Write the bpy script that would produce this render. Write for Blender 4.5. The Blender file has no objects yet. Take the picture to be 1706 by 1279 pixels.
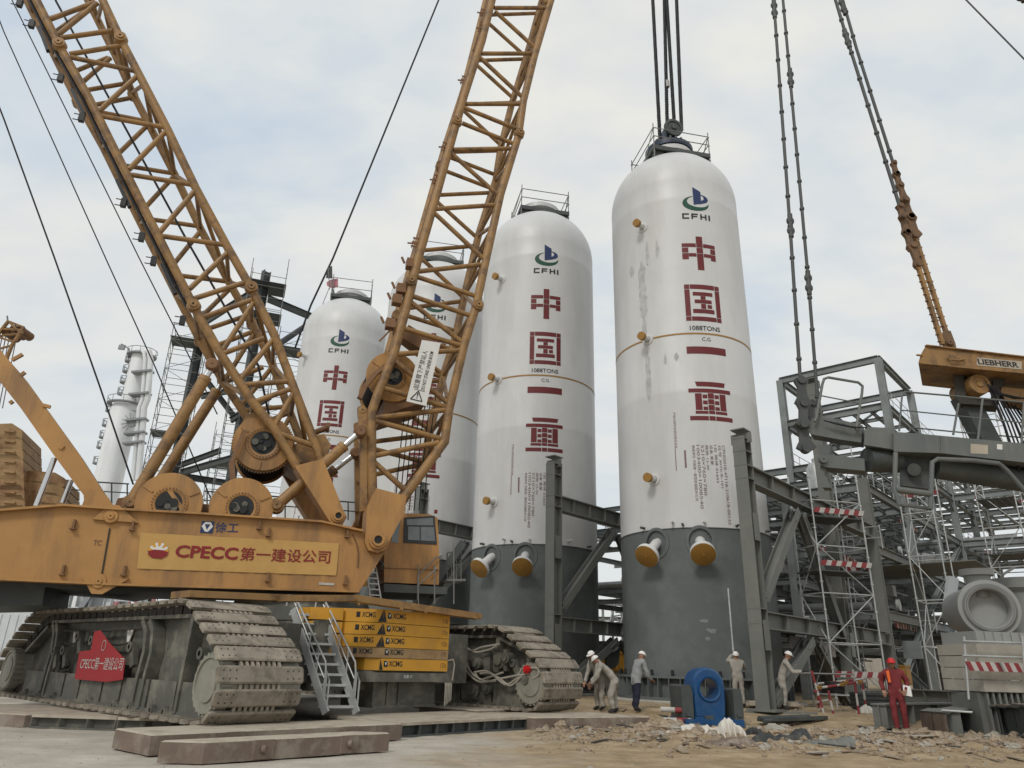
import bpy, bmesh, math, random
from mathutils import Vector as V, Matrix, noise
random.seed(7)
R = math.radians
scn = bpy.context.scene
col = scn.collection

# ------------------------------------------------------------------ camera
FPX, PITCH, ROLL, CAMZ = 1200.0, R(21.3), R(1.6), 1.4
cf = V((0, math.cos(PITCH), math.sin(PITCH)))
_r = V((1, 0, 0)); _u = V((0, -math.sin(PITCH), math.cos(PITCH)))
cr = _r*math.cos(ROLL) + _u*math.sin(ROLL)
cu = -_r*math.sin(ROLL) + _u*math.cos(ROLL)
CO = V((0, 0, CAMZ))
cam = bpy.data.cameras.new('camera'); cam.sensor_fit = 'HORIZONTAL'; cam.sensor_width = 36.0
cam.lens = 36.0*FPX/1706.0; cam.clip_end = 3000; cam.clip_start = 0.1
co = bpy.data.objects.new('camera', cam); col.objects.link(co)
m3 = Matrix((cr, cu, -cf)).transposed()
co.matrix_world = Matrix.Translation(CO) @ m3.to_4x4()
scn.camera = co

# ------------------------------------------------------------------ world, sun, exposure
SUN_EL, SUN_AZ = R(42), R(205)          # compass: 0 = +Y, clockwise
w = bpy.data.worlds.new("World"); scn.world = w; w.use_nodes = True
nt = w.node_tree; nt.nodes.clear()
def N(t, **k):
    n = nt.nodes.new(t)
    for a_, b_ in k.items(): setattr(n, a_, b_)
    return n
out = N('ShaderNodeOutputWorld'); bg = N('ShaderNodeBackground'); bg.inputs[1].default_value = 0.1
sky = N('ShaderNodeTexSky'); sky.sky_type = 'NISHITA'; sky.sun_disc = False
sky.sun_elevation = SUN_EL; sky.sun_rotation = SUN_AZ
tc = N('ShaderNodeTexCoord'); sp = N('ShaderNodeSeparateXYZ')
nt.links.new(tc.outputs['Generated'], sp.inputs[0])
def MA(op, a_, b_):
    n = N('ShaderNodeMath', operation=op)
    for i, q in enumerate((a_, b_)):
        if isinstance(q, (int, float)): n.inputs[i].default_value = q
        else: nt.links.new(q, n.inputs[i])
    return n.outputs[0]
zz = MA('ADD', MA('MAXIMUM', sp.outputs[2], 0.0), 0.32)
cb = N('ShaderNodeCombineXYZ')
nt.links.new(MA('DIVIDE', sp.outputs[0], zz), cb.inputs[0]); nt.links.new(MA('DIVIDE', sp.outputs[1], zz), cb.inputs[1])
mpw = N('ShaderNodeMapping'); nt.links.new(cb.outputs[0], mpw.inputs[0])
mpw.inputs['Rotation'].default_value = (0, 0, R(35)); mpw.inputs['Scale'].default_value = (1.3, 2.2, 1); mpw.inputs['Location'].default_value = (3.1, 1.4, 0)
no = N('ShaderNodeTexNoise'); no.inputs['Scale'].default_value = 1.5; no.inputs['Detail'].default_value = 6; no.inputs['Roughness'].default_value = 0.52
nt.links.new(mpw.outputs[0], no.inputs['Vector'])
cl = N('ShaderNodeValToRGB')
cl.color_ramp.elements[0].position = .36; cl.color_ramp.elements[0].color = (6.6, 7.3, 7.95, 1)
cl.color_ramp.elements[1].position = .58; cl.color_ramp.elements[1].color = (8.3, 8.35, 8.1, 1)
e = cl.color_ramp.elements.new(.47); e.color = (7.8, 8.1, 8.15, 1)
nt.links.new(no.outputs['Fac'], cl.inputs[0])
no2 = N('ShaderNodeTexNoise'); no2.inputs['Scale'].default_value = 4.2; no2.inputs['Detail'].default_value = 5; no2.inputs['Roughness'].default_value = .5
nt.links.new(mpw.outputs[0], no2.inputs['Vector'])
cl2 = N('ShaderNodeValToRGB'); cl2.color_ramp.elements[0].position = .36; cl2.color_ramp.elements[0].color = (.90, .93, .965, 1); cl2.color_ramp.elements[1].position = .64; cl2.color_ramp.elements[1].color = (1.05, 1.03, .99, 1)
nt.links.new(no2.outputs['Fac'], cl2.inputs[0])
mul = N('ShaderNodeMix', data_type='RGBA', blend_type='MULTIPLY'); mul.inputs[0].default_value = 1
nt.links.new(cl.outputs[0], mul.inputs[6]); nt.links.new(cl2.outputs[0], mul.inputs[7])
hz = N('ShaderNodeMix', data_type='RGBA'); hz.inputs[7].default_value = (7.5, 7.7, 7.6, 1)
hf = N('ShaderNodeMapRange'); hf.inputs[1].default_value = .55; hf.inputs[2].default_value = .05; hf.inputs[3].default_value = 0; hf.inputs[4].default_value = .85
nt.links.new(sp.outputs[2], hf.inputs[0]); nt.links.new(hf.outputs[0], hz.inputs[0]); nt.links.new(mul.outputs[2], hz.inputs[6])
mx = N('ShaderNodeMix', data_type='RGBA'); mx.inputs[0].default_value = .9
nt.links.new(sky.outputs[0], mx.inputs[6]); nt.links.new(hz.outputs[2], mx.inputs[7])
nt.links.new(mx.outputs[2], bg.inputs[0]); nt.links.new(bg.outputs[0], out.inputs[0])
sl = bpy.data.lights.new('sun', 'SUN'); sl.energy = 1.3; sl.angle = R(14); sl.color = (1, .96, .9)
so = bpy.data.objects.new('sun', sl); col.objects.link(so)
sd = V((math.sin(SUN_AZ)*math.cos(SUN_EL), math.cos(SUN_AZ)*math.cos(SUN_EL), math.sin(SUN_EL)))
so.rotation_euler = sd.to_track_quat('Z', 'Y').to_euler(); so.location = (0, -20, 40)
scn.view_settings.view_transform = 'Standard'; scn.view_settings.look = 'None'
scn.view_settings.exposure = 0.05; scn.view_settings.gamma = 1; scn.view_settings.use_curve_mapping = False

# ------------------------------------------------------------------ pixel (1706x1279 photo) -> place in the world
def ray(x, y): return cf*FPX + cr*(x-853) - cu*(y-639.5)
def on(x, y, p, n):
    d = ray(x, y); return CO + d*((V(p)-CO).dot(n)/d.dot(n))
def GZ(x, y, z=0.0): return on(x, y, (0, 0, z), V((0, 0, 1)))
def YP(x, y, Y): return on(x, y, (0, Y, 0), V((0, 1, 0)))
UP = V((0, 0, 1))

# ------------------------------------------------------------------ materials
def mat(name, c, rough=.6, metal=0.0, var=.12, scale=2.0, dirt=None, damt=.0, dscale=1.2, bump=0.0, bscale=30, streak=False, spec=.4, rnd=0):
    m = bpy.data.materials.new(name); m.use_nodes = True
    t = m.node_tree; p = t.nodes['Principled BSDF']
    p.inputs['Roughness'].default_value = rough; p.inputs['Metallic'].default_value = metal
    p.inputs['Specular IOR Level'].default_value = spec
    tcn = t.nodes.new('ShaderNodeTexCoord'); src = tcn.outputs['Object']
    if rnd:
        oi = t.nodes.new('ShaderNodeObjectInfo'); va = t.nodes.new('ShaderNodeVectorMath'); va.operation = 'MULTIPLY_ADD'
        va.inputs[1].default_value = (37, 53, 19); t.links.new(oi.outputs['Random'], va.inputs[0]); t.links.new(src, va.inputs[2]); src = va.outputs[0]
    def noise(sc, det=5, vec=src, rg=.6):
        n = t.nodes.new('ShaderNodeTexNoise'); n.inputs['Scale'].default_value = sc
        n.inputs['Detail'].default_value = det; n.inputs['Roughness'].default_value = rg
        t.links.new(vec, n.inputs['Vector']); return n
    n1 = noise(scale)
    mr = t.nodes.new('ShaderNodeMapRange'); mr.inputs[1].default_value = .3; mr.inputs[2].default_value = .7
    mr.inputs[3].default_value = 1-var; mr.inputs[4].default_value = 1+var
    t.links.new(n1.outputs['Fac'], mr.inputs[0])
    hs = t.nodes.new('ShaderNodeHueSaturation'); hs.inputs['Color'].default_value = (*c, 1)
    if rnd:
        m1 = t.nodes.new('ShaderNodeMapRange'); m1.inputs[3].default_value = 1-rnd; m1.inputs[4].default_value = 1+rnd; t.links.new(oi.outputs['Random'], m1.inputs[0])
        m2 = t.nodes.new('ShaderNodeMath'); m2.operation = 'MULTIPLY'; t.links.new(mr.outputs[0], m2.inputs[0]); t.links.new(m1.outputs[0], m2.inputs[1]); t.links.new(m2.outputs[0], hs.inputs['Value'])
    else: t.links.new(mr.outputs[0], hs.inputs['Value'])
    colr = hs.outputs[0]
    if damt > 0:
        vec = src
        if streak:
            mp = t.nodes.new('ShaderNodeMapping'); mp.inputs['Scale'].default_value = (1, 1, .18)
            t.links.new(src, mp.inputs[0]); vec = mp.outputs[0]
        n2 = noise(dscale, 8, vec, .68)
        cr_ = t.nodes.new('ShaderNodeMapRange'); cr_.inputs[1].default_value = .47; cr_.inputs[2].default_value = .63
        cr_.inputs[3].default_value = 0; cr_.inputs[4].default_value = damt
        t.links.new(n2.outputs['Fac'], cr_.inputs[0])
        mxn = t.nodes.new('ShaderNodeMix'); mxn.data_type = 'RGBA'
        mxn.inputs[7].default_value = (*dirt, 1)
        t.links.new(cr_.outputs[0], mxn.inputs[0]); t.links.new(colr, mxn.inputs[6]); colr = mxn.outputs[2]
    t.links.new(colr, p.inputs['Base Color'])
    rr = t.nodes.new('ShaderNodeMapRange'); rr.inputs[3].default_value = max(.05, rough-.12); rr.inputs[4].default_value = min(1, rough+.15)
    t.links.new(n1.outputs['Fac'], rr.inputs[0]); t.links.new(rr.outputs[0], p.inputs['Roughness'])
    if bump > 0:
        n3 = noise(bscale, 6)
        b = t.nodes.new('ShaderNodeBump'); b.inputs['Strength'].default_value = bump; b.inputs['Distance'].default_value = .03
        t.links.new(n3.outputs['Fac'], b.inputs['Height']); t.links.new(b.outputs[0], p.inputs['Normal'])
    return m
M = {}
M['yellow'] = mat('machine_yellow', (.41, .215, .070), .5, 0, .12, .8, (.20, .115, .055), .75, 1.3, streak=True)
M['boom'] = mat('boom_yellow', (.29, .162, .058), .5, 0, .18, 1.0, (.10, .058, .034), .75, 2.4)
M['slab'] = mat('slab_yellow', (.60, .30, .028), .5, 0, .08, 1.5, (.35, .18, .06), .3, 2.0)
M['slab_old'] = mat('worn_slab', (.34, .225, .11), .7, 0, .18, 3, (.20, .10, .05), .8, 2.5)
M['pale_yellow'] = mat('banner_cloth', (.50, .30, .10), .8, 0, .06, 3, bump=.5, bscale=2.5)
M['white'] = mat('vessel_white', (.60, .60, .595), .40, 0, .05, .5, (.47, .465, .445), .38, .7, streak=True)
M['skirt'] = mat('skirt_grey', (.108, .120, .117), .55, 0, .10, .6, (.16, .172, .168), .55, .8)
M['redpaint'] = mat('dark_red_lettering', (.135, .015, .016), .5, 0, .12, 5)
M['blue'] = mat('logo_blue', (.018, .035, .11), .5, 0, .05)
M['green'] = mat('logo_green', (.008, .065, .04), .5, 0, .05)
M['black'] = mat('black_paint', (.018, .018, .02), .5, 0, .2)
M['grey_text'] = mat('grey_stencil', (.21, .135, .135), .6, 0, .2)
M['scuff'] = mat('scuffed_primer', (.44, .44, .43), .7, 0, .2, 3)
M['ochre'] = mat('ochre_cap', (.31, .165, .034), .5, 0, .1, 6, (.3, .15, .04), .4, 4)
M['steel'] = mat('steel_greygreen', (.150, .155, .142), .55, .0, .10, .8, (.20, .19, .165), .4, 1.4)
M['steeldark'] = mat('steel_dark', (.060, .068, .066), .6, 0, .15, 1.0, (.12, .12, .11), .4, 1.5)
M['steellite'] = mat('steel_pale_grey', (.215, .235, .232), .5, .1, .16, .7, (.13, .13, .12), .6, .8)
M['galv'] = mat('galvanised_tube', (.42, .43, .42), .4, .3, .15, 3)
M['tube_old'] = mat('scaffold_tube', (.20, .20, .19), .5, .3, .2, 3)
M['track'] = mat('track_shoe_steel', (.27, .235, .185), .7, .1, .18, 2.2, (.12, .10, .078), .75, 3, bump=.35, bscale=30, rnd=.14)
M['trackdark'] = mat('track_chain_steel', (.055, .05, .043), .7, .2, .2, 3)
M['crawler'] = mat('crawler_frame_grey', (.094, .093, .079), .6, 0, .16, 1.4, (.25, .23, .18), .6, 2.0)
M['crawlerpale'] = mat('idler_disc_grey', (.245, .235, .195), .6, 0, .12, 3, (.2, .19, .15), .5, 4)
M['banner_text'] = mat('banner_lettering_red', (.22, .018, .02), .7)
M['greycloth'] = mat('grey_brown_cloth', (.20, .18, .165), .9, 0, .15, 4, bump=.5, bscale=6)
M['guidegrey'] = mat('guide_frame_grey', (.118, .128, .124), .55, 0, .12, 1.0, (.19, .185, .165), .5, 1.6, streak=True)
M['skirt_smear'] = mat('skirt_smear', (.21, .225, .22), .7, 0, .25, 9)
M['yoke'] = mat('yoke_navy', (.022, .036, .066), .45, 0, .15, 3)
M['red'] = mat('banner_red', (.30, .02, .026), .7, 0, .08, 3, bump=.3, bscale=4)
M['redtape'] = mat('tape_red', (.24, .035, .04), .6, 0, .15, 5)
M['whitetape'] = mat('tape_white', (.44, .42, .39), .6, 0, .15, 5)
M['paper'] = mat('sign_white', (.66, .65, .62), .6, 0, .05, 3)
M['chrome'] = mat('chrome_rod', (.6, .6, .6), .2, .9, .05)
M['rope'] = mat('wire_rope', (.022, .022, .024), .6, .3, .2, 8, bump=.4, bscale=60)
M['pendant'] = mat('pendant_bar', (.075, .08, .078), .6, .2, .2, 3)
M['pendant_rust'] = mat('pendant_rusty', (.17, .10, .055), .7, .1, .25, 3, (.08, .06, .05), .6, 4)
M['glass'] = mat('window_glass', (.10, .115, .12), .08, 0, .3, 2, spec=.9)
M['frame_black'] = mat('window_rubber', (.03, .032, .034), .5)
M['matrust'] = mat('steel_mat_rust', (.175, .130, .102), .75, .1, .2, 1.5, (.31, .27, .22), .75, 2.0, bump=.15, bscale=25)
M['mattop'] = mat('steel_mat_dusty_top', (.42, .37, .295), .85, 0, .12, 1.5, (.22, .165, .125), .6, 1.8)
M['blue_lug'] = mat('lug_blue', (.010, .065, .185), .35, 0, .12, 2, (.04, .09, .15), .4, 4)
M['sack'] = mat('woven_sack_white', (.62, .59, .53), .8, 0, .08, 4, (.45, .38, .30), .5, 3, bump=.4, bscale=9)
M['tarp'] = mat('dark_tarp', (.035, .038, .04), .7, 0, .25, 5, (.12, .11, .09), .5, 4)
M['stone'] = mat('rubble_stone', (.29, .225, .160), .9, 0, .3, 4, (.42, .35, .26), .6, 6)
M['concrete'] = mat('concrete', (.37, .345, .295), .85, 0, .1, 1.5, (.26, .235, .20), .5, 2.0, bump=.1)
M['pipe'] = mat('manifold_grey', (.30, .305, .295), .45, .1, .06, 1)
M['pipedark'] = mat('flange_gasket_grey', (.17, .17, .165), .5)
M['skin'] = mat('skin', (.30, .16, .105), .6)
M['coverall'] = mat('pale_grey_coverall', (.34, .315, .275), .85, 0, .12, 8, bump=.6, bscale=14)
M['greyjacket'] = mat('grey_jacket', (.27, .275, .27), .85, 0, .1, 8, bump=.6, bscale=14)
M['navy'] = mat('navy_trousers', (.018, .02, .04), .85, 0, .15, 8)
M['redcloth'] = mat('red_workwear', (.17, .024, .027), .8, 0, .12, 8, bump=.6, bscale=14)
M['boot'] = mat('dark_boot', (.03, .026, .024), .8)
M['helmet_white'] = mat('helmet_white', (.75, .73, .70), .35)
M['helmet_red'] = mat('helmet_red', (.50, .018, .02), .35)
M['orange'] = mat('orange_strap', (.75, .13, .02), .6)
M['farwhite'] = mat('pale_column', (.70, .71, .71), .5, 0, .06, .2, (.45, .46, .46), .5, .25, streak=True)
M['fargrey'] = mat('far_platform_grey', (.24, .25, .26), .6)
M['pink'] = mat('faded_red_paint', (.42, .17, .19), .7)
M['hutwhite'] = mat('cabin_white', (.55, .57, .58), .6, 0, .08, 1)
M['yellowgreen'] = mat('vest_yellow', (.55, .62, .05), .7)
M['gear'] = mat('gear_ring_brown', (.20, .105, .05), .6, .1, .15, 4)
M['darkhole'] = mat('hub_motor_black', (.02, .022, .022), .5, .2, .3, 6)
M['hose'] = mat('grey_hose', (.33, .30, .25), .7)

# ground: warm dust, paler compacted concrete on the near left
def ground_mat():
    m = bpy.data.materials.new('dusty_ground'); m.use_nodes = True; t = m.node_tree; p = t.nodes['Principled BSDF']
    p.inputs['Roughness'].default_value = .95; p.inputs['Specular IOR Level'].default_value = .15
    g = t.nodes.new('ShaderNodeNewGeometry')
    def noise(s, d, r=.6):
        n = t.nodes.new('ShaderNodeTexNoise'); n.inputs['Scale'].default_value = s; n.inputs['Detail'].default_value = d; n.inputs['Roughness'].default_value = r
        t.links.new(g.outputs['Position'], n.inputs['Vector']); return n.outputs['Fac']
    def ramp(f, a_, b_, c0, c1):
        r = t.nodes.new('ShaderNodeValToRGB'); r.color_ramp.elements[0].position = a_; r.color_ramp.elements[1].position = b_
        r.color_ramp.elements[0].color = (*c0, 1); r.color_ramp.elements[1].color = (*c1, 1); t.links.new(f, r.inputs[0]); return r.outputs[0]
    def mix(f, a_, b_):
        x = t.nodes.new('ShaderNodeMix'); x.data_type = 'RGBA'
        t.links.new(f, x.inputs[0]); t.links.new(a_, x.inputs[6]); t.links.new(b_, x.inputs[7]); return x.outputs[2]
    c_conc = ramp(noise(.9, 8), .35, .7, (.40, .365, .31), (.54, .495, .425))
    c_dirt = ramp(noise(1.3, 10, .7), .32, .70, (.25, .18, .105), (.48, .375, .245))
    sx = t.nodes.new('ShaderNodeSeparateXYZ'); t.links.new(g.outputs['Position'], sx.inputs[0])
    mm = t.nodes.new('ShaderNodeMath'); mm.operation = 'MULTIPLY_ADD'; mm.inputs[1].default_value = .30; mm.inputs[2].default_value = .55
    t.links.new(sx.outputs[0], mm.inputs[0])
    ad = t.nodes.new('ShaderNodeMath'); ad.operation = 'ADD'; t.links.new(mm.outputs[0], ad.inputs[0])
    nn = t.nodes.new('ShaderNodeMath'); nn.operation = 'MULTIPLY_ADD'; nn.inputs[1].default_value = 2.2; nn.inputs[2].default_value = -1.1
    t.links.new(noise(.55, 6, .65), nn.inputs[0]); t.links.new(nn.outputs[0], ad.inputs[1]); ad.use_clamp = True
    base = mix(ad.outputs[0], c_conc, c_dirt)
    mpg = t.nodes.new('ShaderNodeMapping'); mpg.inputs['Scale'].default_value = (.45, 1.2, 1); mpg.inputs['Rotation'].default_value = (0, 0, R(-9)); t.links.new(g.outputs['Position'], mpg.inputs[0])
    ns = t.nodes.new('ShaderNodeTexNoise'); ns.inputs['Scale'].default_value = 1.6; ns.inputs['Detail'].default_value = 7; ns.inputs['Roughness'].default_value = .65; t.links.new(mpg.outputs[0], ns.inputs['Vector'])
    sw = t.nodes.new('ShaderNodeMapRange'); sw.inputs[1].default_value = .35; sw.inputs[2].default_value = .66; sw.inputs[3].default_value = .86; sw.inputs[4].default_value = 1.06; t.links.new(ns.outputs['Fac'], sw.inputs[0])
    hsg = t.nodes.new('ShaderNodeHueSaturation'); t.links.new(base, hsg.inputs['Color']); t.links.new(sw.outputs[0], hsg.inputs['Value']); base = hsg.outputs[0]
    st = ramp(noise(5, 8, .75), .56, .66, (0, 0, 0), (1, 1, 1))
    sv = t.nodes.new('ShaderNodeMath'); sv.operation = 'MULTIPLY'; sv.inputs[1].default_value = .35; t.links.new(st, sv.inputs[0])
    dk = t.nodes.new('ShaderNodeRGB'); dk.outputs[0].default_value = (.19, .15, .105, 1)
    t.links.new(mix(sv.outputs[0], base, dk.outputs[0]), p.inputs['Base Color'])
    b = t.nodes.new('ShaderNodeBump'); b.inputs['Strength'].default_value = .6; b.inputs['Distance'].default_value = .05
    t.links.new(noise(9, 10, .7), b.inputs['Height']); t.links.new(b.outputs[0], p.inputs['Normal'])
    return m
M['ground'] = ground_mat()

# ------------------------------------------------------------------ mesh builder
class MB:
    def __init__(s): s.v = []; s.f = []; s.m = []; s.cur = 0
    def add(s, vs, fs, m=None):
        o = len(s.v); s.v += [V(p) for p in vs]; mi = s.cur if m is None else m
        for f in fs: s.f.append([i+o for i in f]); s.m.append(mi)
        return s
    def hexa(s, p, m=None):
        return s.add(p, [(0, 3, 2, 1), (4, 5, 6, 7), (0, 1, 5, 4), (1, 2, 6, 5), (2, 3, 7, 6), (3, 0, 4, 7)], m)
    def box(s, p0, dx, dy, dz, m=None):
        p0, dx, dy, dz = V(p0), V(dx), V(dy), V(dz)
        return s.hexa([p0, p0+dx, p0+dx+dy, p0+dy, p0+dz, p0+dx+dz, p0+dx+dy+dz, p0+dy+dz], m)
    def cbox(s, c, dx, dy, dz, m=None):
        dx, dy, dz = V(dx), V(dy), V(dz); return s.box(V(c)-(dx+dy+dz)/2, dx, dy, dz, m)
    def bar(s, a, b, w_, h_, up=UP, m=None):
        a, b = V(a), V(b); d = (b-a); 
        if d.length < 1e-5: return s
        x = d.normalized(); y = V(up).cross(x)
        if y.length < 1e-3: y = V((1, 0, 0)).cross(x)
        y.normalize(); z = x.cross(y)
        return s.box(a-y*w_/2-z*h_/2, d, y*w_, z*h_, m)
    def frame(s, d):
        x = d.normalized(); y = (UP if abs(x.z) < .95 else V((1, 0, 0))).cross(x).normalized(); return y, x.cross(y)
    def cyl(s, a, b, r, n=10, r2=None, m=None, caps=True):
        a, b = V(a), V(b); d = b-a
        if d.length < 1e-6: return s
        y, z = s.frame(d); r2 = r if r2 is None else r2
        vs = [a+(y*math.cos(2*math.pi*i/n)+z*math.sin(2*math.pi*i/n))*r for i in range(n)] + [b+(y*math.cos(2*math.pi*i/n)+z*math.sin(2*math.pi*i/n))*r2 for i in range(n)]
        fs = [(i, (i+1) % n, n+(i+1) % n, n+i) for i in range(n)]
        if caps: fs += [tuple(range(n))[::-1], tuple(range(n, 2*n))]
        return s.add(vs, fs, m)
    def tube(s, pts, r, n=8, m=None):
        pts = [V(p) for p in pts]; vs = []; fs = []; y = None
        for i, p in enumerate(pts):
            d = (pts[min(i+1, len(pts)-1)]-pts[max(i-1, 0)]).normalized()
            if y is None: y, z = s.frame(d)
            y = (y-d*y.dot(d)).normalized(); z = d.cross(y)
            vs += [p+(y*math.cos(2*math.pi*k/n)+z*math.sin(2*math.pi*k/n))*r for k in range(n)]
        for i in range(len(pts)-1):
            for k in range(n): fs.append((i*n+k, i*n+(k+1) % n, (i+1)*n+(k+1) % n, (i+1)*n+k))
        fs += [tuple(range(n))[::-1], tuple(range((len(pts)-1)*n, len(pts)*n))]
        return s.add(vs, fs, m)
    def prism(s, pts, ext, m=None):
        pts = [V(p) for p in pts]; n = len(pts); ext = V(ext)
        vs = pts+[p+ext for p in pts]
        fs = [tuple(range(n))[::-1], tuple(range(n, 2*n))]+[(i, (i+1) % n, n+(i+1) % n, n+i) for i in range(n)]
        return s.add(vs, fs, m)
    def lathe(s, o, ax, prof, n=24, m=None, x=None):
        o, ax = V(o), V(ax).normalized()
        if x is None: y, z = s.frame(ax)
        else: y = V(x); z = ax.cross(y)
        vs = []; fs = []; k = len(prof)
        for i in range(n):
            c, q = math.cos(2*math.pi*i/n), math.sin(2*math.pi*i/n)
            for r, t in prof: vs.append(o+ax*t+(y*c+z*q)*r)
        for i in range(n):
            j = (i+1) % n
            for q in range(k-1): fs.append((i*k+q, j*k+q, j*k+q+1, i*k+q+1))
        return s.add(vs, fs, m)
    def ibeam(s, a, b, h, wd, up=UP, tf=None, tw=None, m=None):
        a, b = V(a), V(b); d = b-a; x = d.normalized(); y = V(up).cross(x)
        if y.length < 1e-3: y = V((1, 0, 0)).cross(x)
        y.normalize(); z = x.cross(y); tf = tf or h*.07; tw = tw or h*.045
        s.box(a-y*wd/2+z*(h/2-tf), d, y*wd, z*tf, m); s.box(a-y*wd/2-z*h/2, d, y*wd, z*tf, m)
        return s.box(a-y*tw/2-z*(h/2-tf), d, y*tw, z*(h-2*tf), m)
    def ball(s, c, r, nu=12, nv=8, m=None, fn=None):
        c = V(c); r = (r, r, r) if isinstance(r, (int, float)) else r; vs = []; fs = []
        for j in range(nv+1):
            t = math.pi*j/nv
            for i in range(nu):
                p = 2*math.pi*i/nu; q = V((math.sin(t)*math.cos(p)*r[0], math.sin(t)*math.sin(p)*r[1], math.cos(t)*r[2]))
                vs.append(c+(fn(q) if fn else q))
        for j in range(nv):
            for i in range(nu): fs.append((j*nu+i, (j+1)*nu+i, (j+1)*nu+(i+1) % nu, j*nu+(i+1) % nu))
        return s.add(vs, fs, m)
    def build(s, name, mats, parent=None, loc=None, smooth=35, org=None):
        """world-space geometry -> ONE mesh object; parent = thing (Empty) or part"""
        root = parent
        while root is not None and root.parent is not None: root = root.parent
        o0 = V(root.location) if root is not None else V(loc if loc is not None else (0, 0, 0))
        if org is not None: o0 = V(org)
        me = bpy.data.meshes.new(name); me.from_pydata([p-o0 for p in s.v], [], s.f)
        for x in (mats if isinstance(mats, (list, tuple)) else [mats]): me.materials.append(M[x])
        me.polygons.foreach_set('material_index', s.m)
        bm = bmesh.new(); bm.from_mesh(me); bmesh.ops.remove_doubles(bm, verts=bm.verts, dist=1e-5)
        bmesh.ops.recalc_face_normals(bm, faces=bm.faces); bm.to_mesh(me); bm.free()
        if smooth: me.polygons.foreach_set('use_smooth', [True]*len(me.polygons)); me.set_sharp_from_angle(angle=R(smooth))
        o = bpy.data.objects.new(name, me); col.objects.link(o)
        if parent is not None: o.parent = parent
        else: o.location = o0
        return o
def tag(o, label=None, cat=None, group=None, kind=None):
    for k, x in (('label', label), ('category', cat), ('group', group), ('kind', kind)):
        if x: o[k] = x
    return o
def thing(name, label, cat, loc, group=None):
    o = bpy.data.objects.new(name, None); col.objects.link(o); o.location = V(loc); o.empty_display_size = .2
    return tag(o, label, cat, group)
def kids(o): return [c for c in bpy.data.objects if c.parent == o]
def copy_tree(o, parent=None):
    c = o.copy(); col.objects.link(c)
    if parent is not None: c.parent = parent
    for ch in kids(o): copy_tree(ch, c)
    return c

# text -> triangles in a plane (x right, y up), height of a capital about 0.7
_tc = {}
def glyphs(body, bold=.0, spacing=1.0):
    k = (body, bold, spacing)
    if k in _tc: return _tc[k]
    cu_ = bpy.data.curves.new('t', 'FONT'); cu_.body = body; cu_.offset = bold; cu_.resolution_u = 3; cu_.space_character = spacing
    ob = bpy.data.objects.new('t', cu_); col.objects.link(ob)
    dg = bpy.context.evaluated_depsgraph_get(); dg.update()
    me = bpy.data.meshes.new_from_object(ob.evaluated_get(dg))
    vs = [(p.co.x, p.co.y) for p in me.vertices]; fs = [tuple(p.vertices) for p in me.polygons]
    bpy.data.objects.remove(ob); bpy.data.meshes.remove(me)
    x0 = min(p[0] for p in vs); x1 = max(p[0] for p in vs); y0 = min(p[1] for p in vs); y1 = max(p[1] for p in vs)
    r = ([(p[0]-x0, p[1]-y0) for p in vs], fs, x1-x0, y1-y0); _tc[k] = r; return r
def write(mb, body, A, right, up, width=None, height=None, m=0, bold=0.0, spacing=1.0):
    vs, fs, W, H = glyphs(body, bold, spacing)
    sx = width/W if width else height/H; sy = height/H if height else sx
    A, right, up = V(A), V(right).normalized(), V(up).normalized()
    mb.add([A+right*(x*sx)+up*(y*sy) for x, y in vs], fs, m)

# ------------------------------------------------------------------ reactor vessels
VR, PSI, VZ = 2.99, 5.5, .38
def vdir(al): return V((math.sin(R(PSI)+al), -math.cos(R(PSI)+al), 0))
def S(x, z, off=.011): return vdir(x/VR)*(VR+off)+UP*(z-VZ)       # x along the shell from the lettering axis, z = world height
def strip(mb, fa, fb, n, m):
    """ribbon between two curves given in shell coordinates"""
    vs = []; fs = []
    for i in range(n+1):
        a_, b_ = fa(i/n), fb(i/n); vs += [S(*a_), S(*b_)]
    for i in range(n): fs.append((2*i, 2*i+2, 2*i+3, 2*i+1))
    mb.add(vs, fs, m)
def srect(mb, x0, x1, z0, z1, m, n=None, sl=0):
    n = n or max(1, int(abs(x1-x0)/.12))
    strip(mb, lambda t: (x0+(x1-x0)*t, z1), lambda t: (x0+sl+(x1-x0-2*sl)*t, z0), n, m)
def shell_text(mb, body, x, z, h, m, bold=.015, vertical=False, center=True, width=None, thick=None):
    vs, fs, W, H = glyphs(body, bold)
    s_ = h/H if width is None else width/W
    if vertical: sy = (thick/H if thick else s_); mb.add([S(x+y*sy, z-xx*s_) for xx, y in vs], fs, m)
    else:
        ox = -W*s_/2 if center else 0
        mb.add([S(x+ox+xx*s_, z+y*s_) for xx, y in vs], fs, m)
ZHONG = [(.42, .61, 0, .33), (.42, .61, .345, .50), (.42, .61, .515, 1), (0, .405, .215, .325), (.625, 1, .215, .325), (0, .18, .345, .49), (.84, 1, .345, .49),
         (0, .18, .51, .69), (.84, 1, .51, .69), (.185, .405, .51, .61), (.625, .835, .51, .61)]
GUO = [(0, .14, .14, .87), (.86, 1, .14, .87), (0, .14, 0, .125), (.86, 1, 0, .125), (.155, .845, 0, .125), (.155, .845, .885, 1), (0, .14, .885, 1), (.86, 1, .885, 1),
       (.22, .78, .21, .31), (.26, .74, .42, .52), (.20, .80, .68, .79), (.43, .57, .32, .41), (.43, .57, .535, .665), (.61, .74, .55, .65)]
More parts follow.
